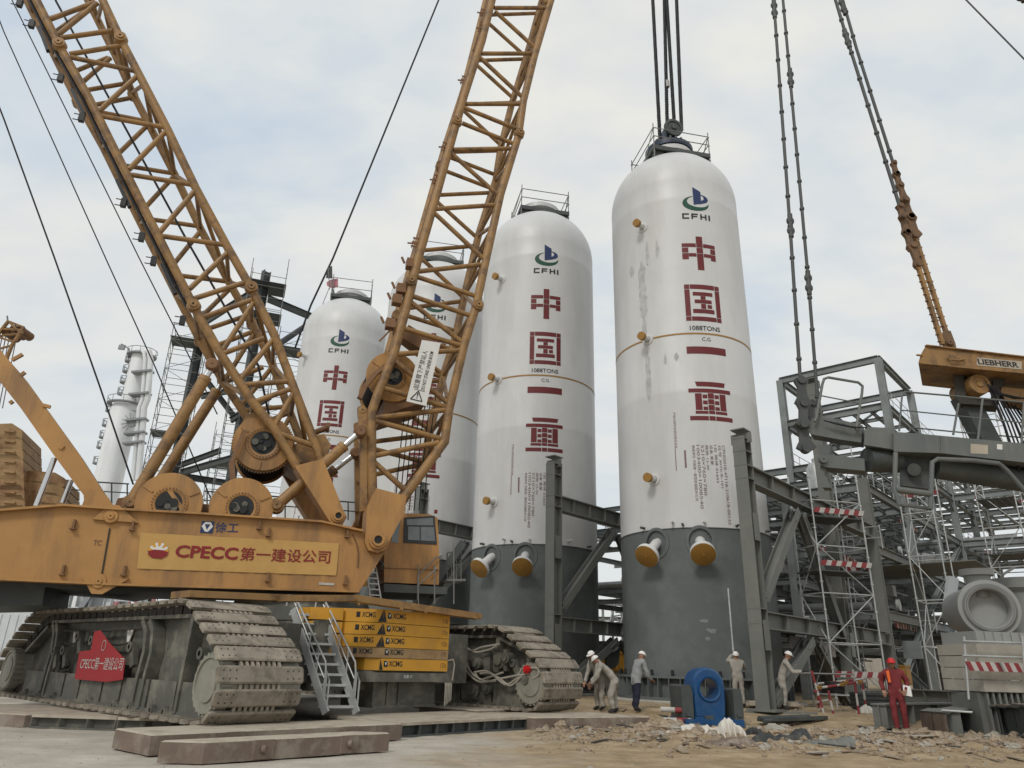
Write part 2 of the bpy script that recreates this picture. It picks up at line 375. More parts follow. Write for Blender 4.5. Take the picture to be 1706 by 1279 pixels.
ZHONG4 = [(0, 1, .16, .265), (.14, .29, .29, .73), (.71, .86, .29, .73), (.43, .57, .28, .42), (.43, .57, .44, .57), (.43, .57, .59, .73), (.43, .57, .745, .83), (.43, .57, .885, 1),
          (.31, .415, .32, .42), (.585, .69, .32, .42), (.31, .415, .48, .58), (.585, .69, .48, .58), (.31, .415, .64, .73), (.585, .69, .64, .73), (.13, .415, .755, .83), (.585, .87, .755, .83),
          (.0, .415, .89, 1), (.585, 1, .89, 1)]
def glyph_rects(mb, L, x0, z1, W, H, m):
    for a_, b_, c_, d_ in L: srect(mb, x0+a_*W, x0+b_*W, z1-d_*H, z1-c_*H, m)
def make_vessel():
    t = thing('reactor_vessel', '', 'reactor vessel', (0, 0, 0), 'reactor vessels')
    mb = MB()
    prof = [(VR, 6.0), (VR, 11.4), (VR+.003, 11.42), (VR+.003, 11.6), (VR, 11.62), (VR, 16.2), (VR, 20.7), (VR+.003, 20.72), (VR+.003, 20.92), (VR, 20.94), (VR-.002, 21.75), (VR+.002, 21.8), (VR+.002, 21.9)]
    for k in range(1, 16):
        a_ = math.pi/2*k/16; prof.append((VR*math.cos(a_), 21.9+2.92*math.sin(a_)))
    prof.append((0.05, 24.82))
    mb.lathe((0, 0, 0), UP, prof, 96, 0)
    # company emblem and letters
    def el(cx, cz, rx, rz, d0, d1): return lambda q: (cx+rx*math.cos(R(d0+(d1-d0)*q)), cz+rz*math.sin(R(d0+(d1-d0)*q)))
    k_, zt = .0041, 21.72
    def lx(px): return (px-372)*k_
    def lz(py): return zt-(py-165)*.0044
    strip(mb, lambda q: (lx(348+89*q), lz(165+50*q)), lambda q: (lx(350+87*q), lz(380-18*q)), 4, 1)
    strip(mb, el(lx(432), lz(302), 88*k_, 52*.0044, 92, -70), el(lx(440), lz(290), 30*k_, 28*.0044, 92, -70), 18, 1)
    strip(mb, lambda q: (lx(437+32*q), lz(322-10*q)), lambda q: (lx(437+30*q), lz(363-14*q)), 3, 1)
    strip(mb, el(lx(376), lz(362), 148*k_, 88*.0044, 104, 360), lambda q: (lambda a_: (lx(400)+122*k_*math.cos(a_), lz(338)+(64+4*q)*.0044*math.sin(a_)))(R(116+(352-116)*q)), 40, 2)
    cw, z0, h_ = .30, 20.02, .29
    for i, ch in enumerate('CFHI'):
        x0 = [-.64, -.24, .17, .56][i]; tk = .075
        if ch == 'C': R_ = [(0, tk, 0, h_), (0, cw, 0, tk), (0, cw, h_-tk, h_)]
        elif ch == 'F': R_ = [(0, tk, 0, h_), (0, cw, h_-tk, h_), (tk, cw*.9, .10, .10+tk*.9)]
        elif ch == 'H': R_ = [(0, tk, 0, h_), (cw-tk, cw, 0, h_), (tk, cw-tk, .11, .11+tk*.9)]
        else: R_ = [(0, tk*1.1, 0, h_)]
        for a_, b_, c_, d_ in R_: srect(mb, x0+a_, x0+b_, z0+c_, z0+d_, 3, 2)
    # big red characters
    glyph_rects(mb, ZHONG, -.75, 19.12, 1.5, 1.68, 4)
    glyph_rects(mb, GUO, -.77, 16.72, 1.54, 1.72, 4)
    srect(mb, -.84, .84, 13.5, 13.82, 4)
    glyph_rects(mb, ZHONG4, -.88, 12.22, 1.76, 1.6, 4)
    srect(mb, -.60, .66, 12.06, 12.26, 4, sl=.06)
    # centre-of-gravity line and stencils
    strip(mb, lambda q: (-math.pi*VR*(1-2*q), 14.45), lambda q: (-math.pi*VR*(1-2*q), 14.375), 96, 5)
    shell_text(mb, '1088TONS', .0, 14.56, .20, 3, .012, width=1.3); shell_text(mb, 'C.G', 0, 14.08, .2, 3, .0, width=.36)
    cols = [('CFHI2018-47118-210618-00132', 3.1, .0), ('位号 3070-R-101', 1.7, .17), ('1台 简体 01603', 1.5, .34), ('设备 重量', .8, .51), ('规格 12-20', 1.0, .68), ('5210×760×780', 2.0, .85), ('1003400×1008540', 2.5, 1.02), ('制造单位 中国第一重型机械股份公司', 2.2, 1.19)]
    for s_, ln, dx in cols: shell_text(mb, s_, .30-dx, 9.62-.02*dx, .10, 6, .0, vertical=True, width=ln, thick=.115)
    shell_text(mb, '严禁火焊作业请勿靠近设备', -1.55, 11.0, .1, 6, .0, vertical=True, width=1.5, thick=.11)
    srect(mb, -1.55, -1.52, 8.6, 9.5, 6, 1); srect(mb, -1.2, -1.13, 8.7, 9.4, 6, 1)
    sh = mb.build('shell', ['white', 'blue', 'green', 'black', 'redpaint', 'ochre', 'grey_text'], t, smooth=14)
    # skirt: a real sheet with two openings cut out of it
    mb = MB(); nA, nZ, H = 240, 60, 6.0; SR = 3.0
    holes = [(R(-48), 5.48), (R(-15.5), 5.48)]
    def inside(al, z):
        for a0, z0_ in holes:
            d = (al-a0+math.pi) % (2*math.pi)-math.pi
            if ((d*SR)/.44)**2+((z-z0_)/.50)**2 < 1: return True
        return False
    vs = []; fs = []
    for i in range(nA):
        for j in range(nZ+1): vs.append(vdir(2*math.pi*i/nA)*SR+UP*(H*j/nZ))
    for i in range(nA):
        for j in range(nZ):
            if not inside(2*math.pi*(i+.5)/nA, H*(j+.5)/nZ):
                i2 = (i+1) % nA; fs.append((i*(nZ+1)+j, i2*(nZ+1)+j, i2*(nZ+1)+j+1, i*(nZ+1)+j+1))
    mb.add(vs, fs, 0)
    mb.lathe((0, 0, 0), UP, [(2.95, 6.0), (2.9, 5.0), (.05, 4.6)], 48, 0)                   # bottom head seen through the openings
    mb.lathe((0, 0, 0), UP, [(3.0, 5.985), (3.03, 5.985), (3.03, 6.015), (2.99, 6.015)], 96, 0)
    for a0, z0_ in holes:
        ring = []; n = 32
        tx = V((math.cos(R(PSI)+a0), math.sin(R(PSI)+a0), 0)); c = vdir(a0)*SR+UP*z0_
        def el_(rx, rz, o_): return [c+tx*(rx*math.cos(2*math.pi*k/n))+UP*(rz*math.sin(2*math.pi*k/n))+vdir(a0)*(o_-(SR-math.sqrt(max(0, SR*SR-(rx*math.cos(2*math.pi*k/n))**2)))) for k in range(n)]
        A, B, C_, D_ = el_(.55, .61, .0), el_(.54, .60, .035), el_(.43, .49, .035), el_(.43, .49, -.25)
        vs = A+B+C_+D_; mb.add(vs, [(q*n+k, q*n+(k+1) % n, (q+1)*n+(k+1) % n, (q+1)*n+k) for q in range(3) for k in range(n)], 0)
    mb.lathe((0, 0, 0), UP, [(3.0, -.0), (3.28, 0), (3.28, .09), (3.0, .09)], 96, 0)
    mb.lathe((0, 0, 0), UP, [(3.0, .72), (3.26, .72), (3.26, .80), (3.0, .80)], 96, 0)
    for k in range(48):                                                                     # base-ring gussets and anchor bolts
        d = vdir(2*math.pi*(k+.5)/48); tx = UP.cross(d)
        mb.cbox(d*3.13+UP*.4, d*.26, tx*.03, UP*.64, 0)
        if k % 2 == 0: mb.cyl(d*3.16+tx*.12+UP*.80, d*3.16+tx*.12+UP*1.0, .055, 8, m=1)
    mb.build('skirt', ['skirt', 'black'], t)
    for a0, z0_ in holes:
        d = vdir(a0); e_ = (d*.80-UP*.62).normalized(); tx = UP.cross(d)
        c0 = d*2.5+UP*(z0_+.12); c1 = d*3.02+UP*(z0_-.02)
        q = MB().tube([c0, d*2.75+UP*(z0_+.08), c1, c1+e_*.25, c1+e_*.72], .19, 18)
        o = q.build('nozzle', 'white', t)
        MB().lathe(c1+e_*.62, e_, [(.19, -.10), (.42, .10), (.455, .12), (.455, .28), (.40, .285)], 28).build('nozzle_flange', 'white', o)
        cp = MB().lathe(c1+e_*.62, e_, [(.448, .285), (.448, .30), (.43, .31), (.01, .31)], 28)
        cp.cyl(c1+e_*.92+tx*.02, c1+e_*.97+tx*.02, .035, 8); cp.build('nozzle_cap', 'ochre', o)
    for zq in (20.0, 14.42, 8.35):                                                          # thermowell stubs on the left of the lettering
        d = vdir(R(-47)); e_ = (d-UP*.04).normalized()
        c = d*VR+UP*(zq-VZ)
        o = MB().cyl(c-d*.05, c+e_*.50, .125, 16).lathe(c, d, [(.26, -.02), (.25, .03), (.14, .05)], 20).build('stub_nozzle', 'white', t)
        MB().lathe(c+e_*.42, e_, [(.13, 0), (.18, .0), (.18, .16), (.01, .165)], 18).build('nozzle_cap', 'ochre', o)
    for k, (al, L) in enumerate([(-58, .22), (-34, .3), (-27, .16), (-12, .16), (12, .16), (22, .35), (46, .2), (64, .3)]):
        d = vdir(R(al)); c = d*VR+UP*(6.12+.10*(k % 2))
        MB().cyl(c-d*.05, c+d*L, .05, 8).build('lifting_stub', 'white' if k % 2 else 'steeldark', t)
    # top nozzle, ring platform
    MB().lathe((0, 0, 0), UP, [(1.15, 24.45), (1.0, 24.7), (.98, 25.0), (1.16, 25.05), (1.16, 25.3), (1.02, 25.34), (.96, 25.42), (.68, 25.68), (.0, 25.76)], 40).build('top_nozzle', 'white', t)
    return t
vx = make_vessel()
vx['label'] = 'white vessel with grey skirt hung from black slings at right'
VP = [(7.7, 30.0), (1.3, 35.1), (-4.9, 40.7), (-11.65, 46.0)]
vessels = [vx]
VL = [None, 'white vessel with bare top rail standing next to the slung one', 'white vessel seen through the leaning yellow boom lattice', 'white vessel topped by the small red and black flags']
for i in range(1, 4):
    c = copy_tree(vx); c['label'] = VL[i]; vessels.append(c)
for o, (x, y) in zip(vessels, VP): o.location = (x, y, VZ)
def vpt(i, x, z, off=.008): return S(x, z, off)+V((*VP[i], VZ))
for i, (x, y) in enumerate(VP):
    o = MB().lathe((x, y, 0), UP, [(3.7, -.4), (3.7, .34), (3.66, .375), (.5, .375)], 64).build('foundation_plinth', 'concrete', None, (x, y, 0))
    tag(o, ['round concrete plinth under the slung white vessel', 'round concrete plinth under the vessel beside the slung one', 'round concrete plinth under the vessel behind the boom', 'round concrete plinth under the vessel with flags'][i], 'plinth', 'round vessel plinths')
# scuffs on the slung vessel only
mb = MB()
def patch(x0, x1, z0, z1, n=10, j=.10):
    pa = [random.uniform(-j, j) for _ in range(n+1)]; pb = [random.uniform(-j, j) for _ in range(n+1)]
    vs = []; fs = []
    for i in range(n+1):
        z = z0+(z1-z0)*i/n; tp = min(1, i/1.5, (n-i)/1.5)+.05
        vs += [vpt(0, (x0+x1)/2+(x0-x1)/2*tp+pa[i]*.6, z, .006), vpt(0, (x0+x1)/2+(x1-x0)/2*tp+pb[i]*.6, z, .006)]
    mb.add(vs, [(2*i, 2*i+1, 2*i+3, 2*i+2) for i in range(n)], 0)
patch(-2.75, -2.45, 15.4, 18.3, 14); patch(-2.62, -2.42, 11.6, 13.9, 12, .05); patch(-2.7, -2.5, 14.2, 15.5, 8, .05)
patch(-2.35, -2.22, 18.0, 19.2, 6, .05); patch(-1.9, -1.75, 18.2, 19.2, 6, .06); patch(-3.3, -3.05, 17.7, 18.3, 5, .05)
patch(-1.8, -1.65, 13.1, 13.6, 4, .05); patch(-1.35, -1.15, 13.2, 13.6, 4, .04)
o = mb.build('primer_patch', 'scuff', vessels[0]); o.location = (0, 0, 0)
for x0, z0, rx, rz in [(-.86, 3.05, .16, .09), (-.62, 2.72, .20, .10), (-.80, 2.45, .10, .07)]:
    q = MB(); n = 18; vs = [S(x0, z0, .016)+V((*VP[0], VZ))]
    for i in range(n): j_ = random.uniform(.55, 1.15); an = 2*math.pi*i/n; vs.append(S(x0+rx*j_*math.cos(an), z0+rz*j_*math.sin(an), .016)+V((*VP[0], VZ)))
    q.add(vs, [(0, 1+i, 1+(i+1) % n) for i in range(n)]); q.build('paint_smear', 'skirt_smear', vessels[0])
# scaffold ring round each top nozzle
def top_scaffold(i, wd, hgt, extra, label):
    x, y = VP[i]; zc = 25.32-.22
    t = thing('top_scaffold', label, 'scaffold', (x, y, zc-.3), 'scaffold cages on the vessel tops')
    a_ = R(PSI+6); ex = V((math.cos(a_), math.sin(a_), 0)); ey = V((-ex.y, ex.x, 0)); c = V((x, y, zc))
    pl = MB()
    for k in range(-3, 4):
        if abs(k) > 1: pl.cbox(c+ex*(k*wd/7), ex*(wd/7-.02), ey*wd, UP*.05)
    for k in (-1, 1):
        pl.cbox(c+ey*(k*wd*.40), ex*wd, ey*wd*.2, UP*.05)
        pl.bar(c+ey*k*wd/2-ex*wd/2-UP*.12, c+ey*k*wd/2+ex*wd/2-UP*.12, .10, .22)
        pl.bar(c+ex*k*wd/2-ey*wd/2-UP*.12, c+ex*k*wd/2+ey*wd/2-UP*.12, .10, .22)
        for kk in (-1, 1): pl.cbox(c+ex*(k*wd*.40)+ey*(kk*wd*.4)-UP*.25, ex*.5, ey*.3, UP*.45)
    pl.build('plank_deck', 'steeldark', t)
    for sx in (-1, 1):
        for sy in (-1, 1):
            p = c+ex*(sx*wd/2)+ey*(sy*wd/2)
            q = MB().cyl(p-UP*(.55+extra), p+UP*(hgt+.25), .028, 6)
            for zz_ in (.0, .5, 1.0, -.4): q.cyl(p+UP*(zz_-.03), p+UP*(zz_+.03), .05, 6)
            q.build('standard', 'tube_old', t)
    g = MB()
    for zz_ in (.55, hgt):
        for k in (-1, 1):
            g.cyl(c+ex*(k*wd/2)-ey*wd/2+UP*zz_, c+ex*(k*wd/2)+ey*wd/2+UP*zz_, .024, 6); g.cyl(c+ey*(k*wd/2)-ex*wd/2+UP*zz_, c+ey*(k*wd/2)+ex*wd/2+UP*zz_, .024, 6)
    g.cyl(c-ex*wd/2-ey*wd/2+UP*hgt, c-ex*(wd/2+.5)-ey*wd/2-UP*1.0, .024, 6); g.cyl(c+ex*wd/2-ey*wd/2+UP*hgt, c+ex*wd/2-ey*(wd/2-.9)+UP*.05, .024, 6)
    g.build('guard_rail', 'tube_old', t)
    return t
top_scaffold(0, 2.9, 1.05, .2, 'scaffold cage around the blue lifting yoke of the slung vessel')
top_scaffold(1, 2.7, 1.1, .0, 'square scaffold cage on the middle bare vessel top')
top_scaffold(2, 2.7, 1.1, .0, 'scaffold cage on the vessel top behind the boom lattice')
top_scaffold(3, 2.7, 1.25, .0, 'scaffold cage with the two flags beside it')
# lifting yoke and slings
x, y = VP[0]; c = V((x, y, 0)); a_ = R(PSI+6); ex = V((math.cos(a_), math.sin(a_), 0)); ey = V((-ex.y, ex.x, 0))
t = thing('lifting_yoke', 'dark blue lifting yoke with a round trunnion on the slung vessel', 'lifting yoke', (x, y, 25.98))
MB().lathe(c, UP, [(.0, 25.74), (1.2, 25.74), (1.2, 26.02), (1.0, 26.16), (.7, 26.3), (.0, 26.3)], 40).build('cover_plate', 'yoke', t)
q = MB()
for k in range(20):
    d = ex*math.cos(k*math.pi/10)+ey*math.sin(k*math.pi/10); q.cyl(c+d*.92+UP*26.1, c+d*.92+UP*26.34, .06, 8)
q.build('stud_bolts', 'steeldark', t)
for k in (-.22, .22):
    P = [c+ex*(k-.06)+ey*yy+UP*zz_ for yy, zz_ in [(-.62, 26.28), (.62, 26.28), (.42, 26.9), (.3, 27.25), (0, 27.4), (-.3, 27.25), (-.42, 26.9)]]
    MB().prism(P, ex*.12).build('cheek_plate', 'yoke', t)
tz = 27.05
MB().cyl(c-ey*.75+UP*tz, c+ey*.75+UP*tz, .27, 28).lathe(c+UP*tz, -ey, [(.27, .62), (.50, .64), (.50, .78), (.36, .79), (.36, .74), (.15, .74), (.14, .83), (0, .83)], 32).lathe(c+UP*tz, ey, [(.27, .62), (.47, .64), (.47, .76), (0, .77)], 32).build('trunnion', 'steeldark', t)
SLP = [((1100, 240), (1086, -30)), ((1112, 226), (1106, -30)), ((1124, 216), (1109, -30)), ((1135.5, 216), (1126, -30))]
SN = ['outermost left black lifting sling above the blue yoke', 'black lifting sling just right of the outer left one, carrying a pale tag', 'straight black lifting sling running down behind the round trunnion', 'outermost right black lifting sling above the blue yoke']
for i, (p0, p1) in enumerate(SLP):
    Yd = (29.75, 30.3, 30.2, 29.62)[i]
    a_, b_ = YP(*p0, Yd), YP(*p1, Yd); b_ = a_+(b_-a_)*1.6; n = 60; pts = []
    q = MB()
    for k in range(n+1): pts.append(a_+(b_-a_)*(k/n)+V((.012*math.sin(k*1.9+i), .012*math.cos(k*2.3), 0)))
    q.tube(pts, .088, 10)
    d = (b_-a_).normalized()
    for k in range(220):
        if k % 2: continue
        pk = a_+(b_-a_)*(k/220); q.lathe(pk, (d+V((.25, .1, 0))).normalized(), [(.085, -.05), (.102, -.02), (.102, .02), (.085, .05)], 8)
    if i == 1: q.cyl(YP(1112, 145, Yd), YP(1111, 135, Yd), .12, 10, m=1)
    o = q.build('lifting_sling', ['rope', 'whitetape'], None, a_); tag(o, SN[i], 'sling', 'black lifting slings')

# ------------------------------------------------------------------ the big yellow crawler crane
TA = V((.746, -.666, 0)).normalized(); TB = V((-TA.y, TA.x, 0))     # along / across the tracks
T0 = GZ(350, 1212, .3)                                              # front outer lower corner of the near track
PH = R(18); E1 = V((math.cos(PH), math.sin(PH), 0)); E2 = V((-math.sin(PH), math.cos(PH), 0))
CC = V((-5.6, 20.8, 0))                                             # slewing centre
def PL(x, y, s): return on(x, y, CC+E2*s, E2)                       # pixel -> plane of the upper works, s metres off its centre line
def TP(x, y, w_=0.0, T=None): return on(x, y, (T0 if T is None else T)+TB*w_, TB)
crane = thing('crawler_crane', 'huge yellow crawler crane with two lattice booms and a company banner on its side', 'crane', (CC.x, CC.y, .3))

# --- tracks
TPROF = [(-11.0, .28), (-.50, .28), (-.16, .42), (.02, .85), (-.03, 1.2), (-.20, 1.50), (-.50, 1.70), (-1.09, 2.06), (-1.58, 2.37), (-1.95, 2.44), (-6, 2.40), (-9.9, 2.42), (-10.5, 2.34), (-11.2, 1.95), (-11.95, 1.48), (-12.2, 1.15), (-12.15, .75), (-11.9, .45), (-11.5, .29)]
TW = 1.7
def resample(P, n):
    P = P+[P[0]]; L = [0]
    for i in range(len(P)-1): L.append(L[-1]+math.dist(P[i], P[i+1]))
    r = []
    for k in range(n):
        s_ = L[-1]*k/n; i = max(j for j in range(len(L)-1) if L[j] <= s_+1e-9)
        f = (s_-L[i])/(L[i+1]-L[i]); r.append((P[i][0]+(P[i+1][0]-P[i][0])*f, P[i][1]+(P[i+1][1]-P[i][1])*f))
    return r, L[-1]
NSH = 66
centres, per = resample(TPROF, NSH); pitch = per/NSH
def shoe_mb():
    q = MB(); h = pitch*.375; th = .085
    P = [(-h, -.02), (-h+.03, .0), (h-.03, .0), (h, -.02), (h*.8, -th), (-h*.8, -th)]
    o = [[V((x, y, z)) for x, z in P] for y in (0.0, .04, TW-.04, TW)]
    for r_ in (0, 3): o[r_] = [V((p.x*.86, p.y, p.z*.9-.008)) for p in o[r_]]
    vs = sum(o, []); n = 6
    fs = [(k*n+i, k*n+(i+1) % n, (k+1)*n+(i+1) % n, (k+1)*n+i) for k in range(3) for i in range(n)]+[tuple(range(n)), tuple(range(3*n, 4*n))]
    q.add(vs, fs, 0)
    for y in (.10, .22, .34, TW-.34, TW-.22, TW-.10):                # bolt holes
        for x in (-h*.45, h*.45): q.cyl((x, y, -.01), (x, y, .002), .017, 6, m=1)
    q.box((-pitch*.48, .38, -.30), (pitch*.80, 0, 0), (0, TW-.76, 0), (0, 0, .20), 1)      # chain block
    for k in range(8):                                               # drive teeth showing in the gaps
        y = .42+k*(TW-.90)/7.4; q.box((h*.6, y, -.14), (pitch*.42, 0, 0), (0, .055, 0), (0, 0, .10), 0)
    return q
def shoe_matrix(T, i):
    p = V(centres[i]); a_, b_ = V(centres[i-1]), V(centres[(i+1) % NSH]); tg = (a_-b_).normalized()
    x = TA*tg.x+UP*tg.y; z = x.cross(TB)
    m = Matrix((x, TB, z)).transposed().to_4x4(); m.translation = T+TA*p.x+UP*(p.y-.3+.0)
    return m
shoe_me = None
def make_track(T, near):
    base = MB()
    # the frame: outline set in from the chain
    fr = [(-10.9, .52), (-.62, .52), (-.55, .62), (-.72, 1.40), (-.98, 1.80), (-2.05, 2.16), (-9.8, 2.14), (-10.9, 1.72), (-11.3, 1.05)]
    def W(t_, w_, z): return T+TA*t_+TB*w_+UP*(z-.3)
    base.prism([W(t_, .56, z) for t_, z in fr], TB*(TW-.9), 0)
    base.prism([W(t_*.995-.03, .60, z) for t_, z in [(-11.2, .42), (-.5, .42), (-.4, .8), (-.55, 1.5), (-1.7, 2.26), (-10.2, 2.24), (-11.7, 1.3)]], TB*(TW-1.1), 1)
    tr = base.build('track', ['crawler', 'trackdark'], crane)
    o_ = 0 if near else TW; sg = 1 if near else -1                   # detailed face: outer one of the near track, inner one of the far track is on the same -TB side
    o_ = .27; sg = 1
    def WF(t_, w_, z): return W(t_, o_+sg*w_, z)
    # bottom guard plates, ribs, lugs
    g = MB()
    ts = [-10.75, -9.2, -7.9, -6.9, -5.6, -4.6, -3.3, -2.1, -.75]
    for a_, b_ in zip(ts, ts[1:]): g.box(WF(a_+.05, .06, .42), TA*(b_-a_-.10), TB*.05, UP*.52)
    g.box(WF(-10.8, .04, .36), TA*10.05, TB*.30, UP*.06)
    g.box(WF(-9.7, .05, 2.10), TA*7.7, TB*.3, UP*.07)
    g.build('guard_plate', 'crawler', tr)
    for t_, off in [(-9.35, 0), (-9.10, 0), (-3.95, 0), (-3.62, 0), (-1.98, 1)]:
        P = [(t_-.25, 2.05), (t_-.02, 1.85), (t_+.10, 1.45), (t_+.02, 1.0), (t_-.02, .40), (t_+.10, .40), (t_+.13, 1.0), (t_+.22, 1.45), (t_+.09, 1.92), (t_-.14, 2.12)] if not off else [(t_, 2.1), (t_-.05, .40), (t_+.05, .40), (t_+.10, 1.5), (t_+.14, 2.1)]
        MB().prism([WF(a_, .02, z) for a_, z in P], TB*.26).build('web_rib', 'crawler', tr)
    MB().prism([WF(a_, .03, z) for a_, z in [(-2.0, 2.10), (-2.0, 2.17), (-.86, 1.76), (-.70, 1.35), (-.78, 1.33), (-.93, 1.70)]], TB*.27).build('nose_rim', 'crawler', tr)
    MB().prism([WF(a_, .03, z) for a_, z in [(-11.2, 1.42), (-9.9, 2.06), (-9.85, 1.98), (-11.15, 1.34)]], TB*.2).build('nose_rim', 'crawler', tr)
    # idler disc with toothed rim at the front, plain at the back
    for t_ in (-.56, -11.55):
        d = MB().lathe(W(t_, .10, .95), TB, [(.0, .0), (.30, .0), (.31, .03), (.42, .03), (.43, .0), (.48, .0), (.50, .03), (.50, TW-.12), (.1, TW-.11)], 36)
        for k in range(24):
            an = k*math.pi/12; c = W(t_, .12, .95)+(TA*math.cos(an)+UP*math.sin(an))*.49
            d.cyl(c, c+TB*.2, .045, 6)
        d.build('idler_wheel', 'crawlerpale', tr)
    # lugs, small pipes and boxes
    for t_, z in [(-8.95, 1.42), (-8.35, 1.45), (-6.7, 1.68), (-6.0, 1.45), (-4.5, 1.55), (-1.35, 1.45), (-7.6, 1.78)]:
        q = MB().lathe(WF(t_, -.0, z), TB, [(.05, 0), (.11, 0), (.11, .16), (.05, .16)], 14)
        q.prism([WF(t_-.1, .04, z+.05), WF(t_+.1, .04, z+.05), WF(t_+.3, .04, z-.35), WF(t_+.16, .04, z-.42)], TB*.1); q.build('lifting_lug', 'crawler', tr)
    for t_ in (-10.3, -9.3, -8.3, -6.05, -4.7, -3.9, -2.9, -2.35):
        MB().lathe(WF(t_, -.02, .40), TB, [(.04, 0), (.09, 0), (.09, .12), (.04, .12)], 12).prism([WF(t_-.18, .0, .32), WF(t_+.18, .0, .32), WF(t_+.05, .0, .50), WF(t_-.05, .0, .50)], TB*.05).build('roller_bracket', 'crawler', tr)
    q = MB()
    for z, a_, b_ in [(1.92, -8.9, -4.2), (1.62, -8.6, -7.2), (1.62, -6.2, -4.6), (1.0, -8.8, -7.9), (1.02, -5.9, -4.9), (.92, -8.8, -7.9), (.92, -5.9, -4.9)]:
        q.tube([WF(a_, .12, z), WF((a_+b_)/2, .10, z-.03), WF(b_, .12, z+.02)], .03, 6)
    for t_ in (-8.6, -7.4, -6.9, -5.8, -4.9): q.cbox(WF(t_, .16, 1.05), TA*.22, TB*.18, UP*.26)
    q.build('service_pipe', 'trackdark', tr)
    for t_, z in [(-8.35, 1.80), (-5.15, 1.83)]:
        MB().prism([WF(t_-.16, .22, z+.12), WF(t_-.05, .22, z+.12), WF(t_, .22, z-.06), WF(t_+.06, .22, z+.12), WF(t_+.18, .22, z+.12), WF(t_+.03, .22, z-.24), WF(t_-.03, .22, z-.24)], TB*.02).build('arrow_mark', 'paper', tr)
    MB().prism([WF(t_, .29, z) for t_, z in [(-10.3, .98), (-9.75, .98), (-9.75, 1.1), (-10.02, 1.1), (-10.1, 1.2)]], TB*.008).build('arrow_mark', 'paper', tr)
    # shoes
    global shoe_me
    if shoe_me is None:
        o = shoe_mb().build('track_shoe', ['track', 'trackdark'], None, (0, 0, 0), smooth=0); shoe_me = o.data; bpy.data.objects.remove(o)
    rest = MB()
    for i in range(NSH):
        m = shoe_matrix(T, i)
        if near or centres[i][0] > -3.4:
            o = bpy.data.objects.new('track_shoe', shoe_me); col.objects.link(o); o.parent = tr
            m.translation -= V(crane.location); o.matrix_local = m
        else:
            rest.add([m @ v.co for v in shoe_me.vertices], [tuple(p.vertices) for p in shoe_me.polygons]); rest.m[-len(shoe_me.polygons):] = [p.material_index for p in shoe_me.polygons]
    if rest.v: tag(rest.build('track_shoe_run', ['track', 'trackdark'], tr, smooth=0), kind='stuff')
    return tr
trn = make_track(T0, True)
TF = T0+TB*8.9+TA*-.05
trf = make_track(TF, False)
# red company banner stuck on the near track frame
bq = [TP(x, y, .24) for x, y in [(158, 1052), (168, 1050), (184, 1072), (209, 1098), (205, 1132), (178, 1136), (125, 1131), (133, 1085), (152, 1083)]]
q = MB().prism(bq, -TB*.012, 0)
A = TP(132, 1114.5, .222); B = TP(203, 1117, .222); write(q, 'CPECC第一建设公司', A, B-A, UP, width=(B-A).length, height=.26, m=1, bold=.0)
cc_ = TP(173, 1075, .222); q.lathe(cc_, -TB, [(.10, 0), (.115, 0), (.115, .004), (.10, .004)], 20, 1)
q.build('banner', ['red', 'whitetape'], trn)
# hoses, motors on the inner face of the far track
q = MB()
def FP(x, y, w_=.10): return TP(x, y, w_, TF)
HS = [[(769, 1072), (790, 1086), (815, 1082), (828, 1075)], [(769, 1074), (785, 1084), (803, 1078), (832, 1073)], [(770, 1095), (778, 1118), (800, 1136), (835, 1130), (870, 1124), (882, 1128)],
      [(790, 1120), (810, 1118), (832, 1130), (850, 1142), (868, 1128), (878, 1122)], [(800, 1122), (818, 1122), (842, 1140), (862, 1130), (882, 1122)], [(775, 1098), (785, 1120), (806, 1134), (826, 1134)],
      [(885, 1112), (896, 1114), (897, 1124), (888, 1130)], [(792, 1122), (800, 1132), (815, 1128), (838, 1120)]]
for h in HS:
    P = [FP(*p) for p in h]; pts = []
    for i in range(len(P)-1):
        p0, p1, p2, p3 = P[max(i-1, 0)], P[i], P[i+1], P[min(i+2, len(P)-1)]
        for k in range(6):
            f = k/6; pts.append(.5*((2*p1)+(p2-p0)*f+(2*p0-5*p1+4*p2-p3)*f*f+(3*p1-p0-3*p2+p3)*f**3))
    q.tube(pts+[P[-1]], .028, 8)
q.build('hydraulic_hose', 'hose', trf)
for (x, y), r_, L in [((805, 1105), .16, .3), ((785, 1108), .12, .3), ((838, 1100), .22, .18), ((852, 1096), .14, .26), ((888, 1132), .2, .3), ((795, 1148), .24, .2), ((820, 1145), .16, .25)]:
    c = FP(x, y, .42); q = MB(); q.cyl(c, c-TB*L, r_, 16); q.cyl(c-TB*L, c-TB*(L+.06), r_*.6, 12); q.build('drive_motor', 'crawler', trf)
for x0, x1, y0, y1 in [(812, 822, 1085, 1125), (828, 836, 1078, 1120), (845, 850, 1082, 1118), (775, 800, 1140, 1165)]:
    A = FP(x0, y1, .4); B = FP(x1, y1, .4); C_ = FP(x0, y0, .4); MB().box(A, B-A, -TB*.16, C_-A).build('drive_bracket', 'crawler', trf)

c = FP(880, 1115, .08); MB().cyl(c, c-TB*.1, .10, 12).cyl(c-TB*.1, c-TB*.14, .06, 10).build('drive_cap', 'helmet_red', trf)

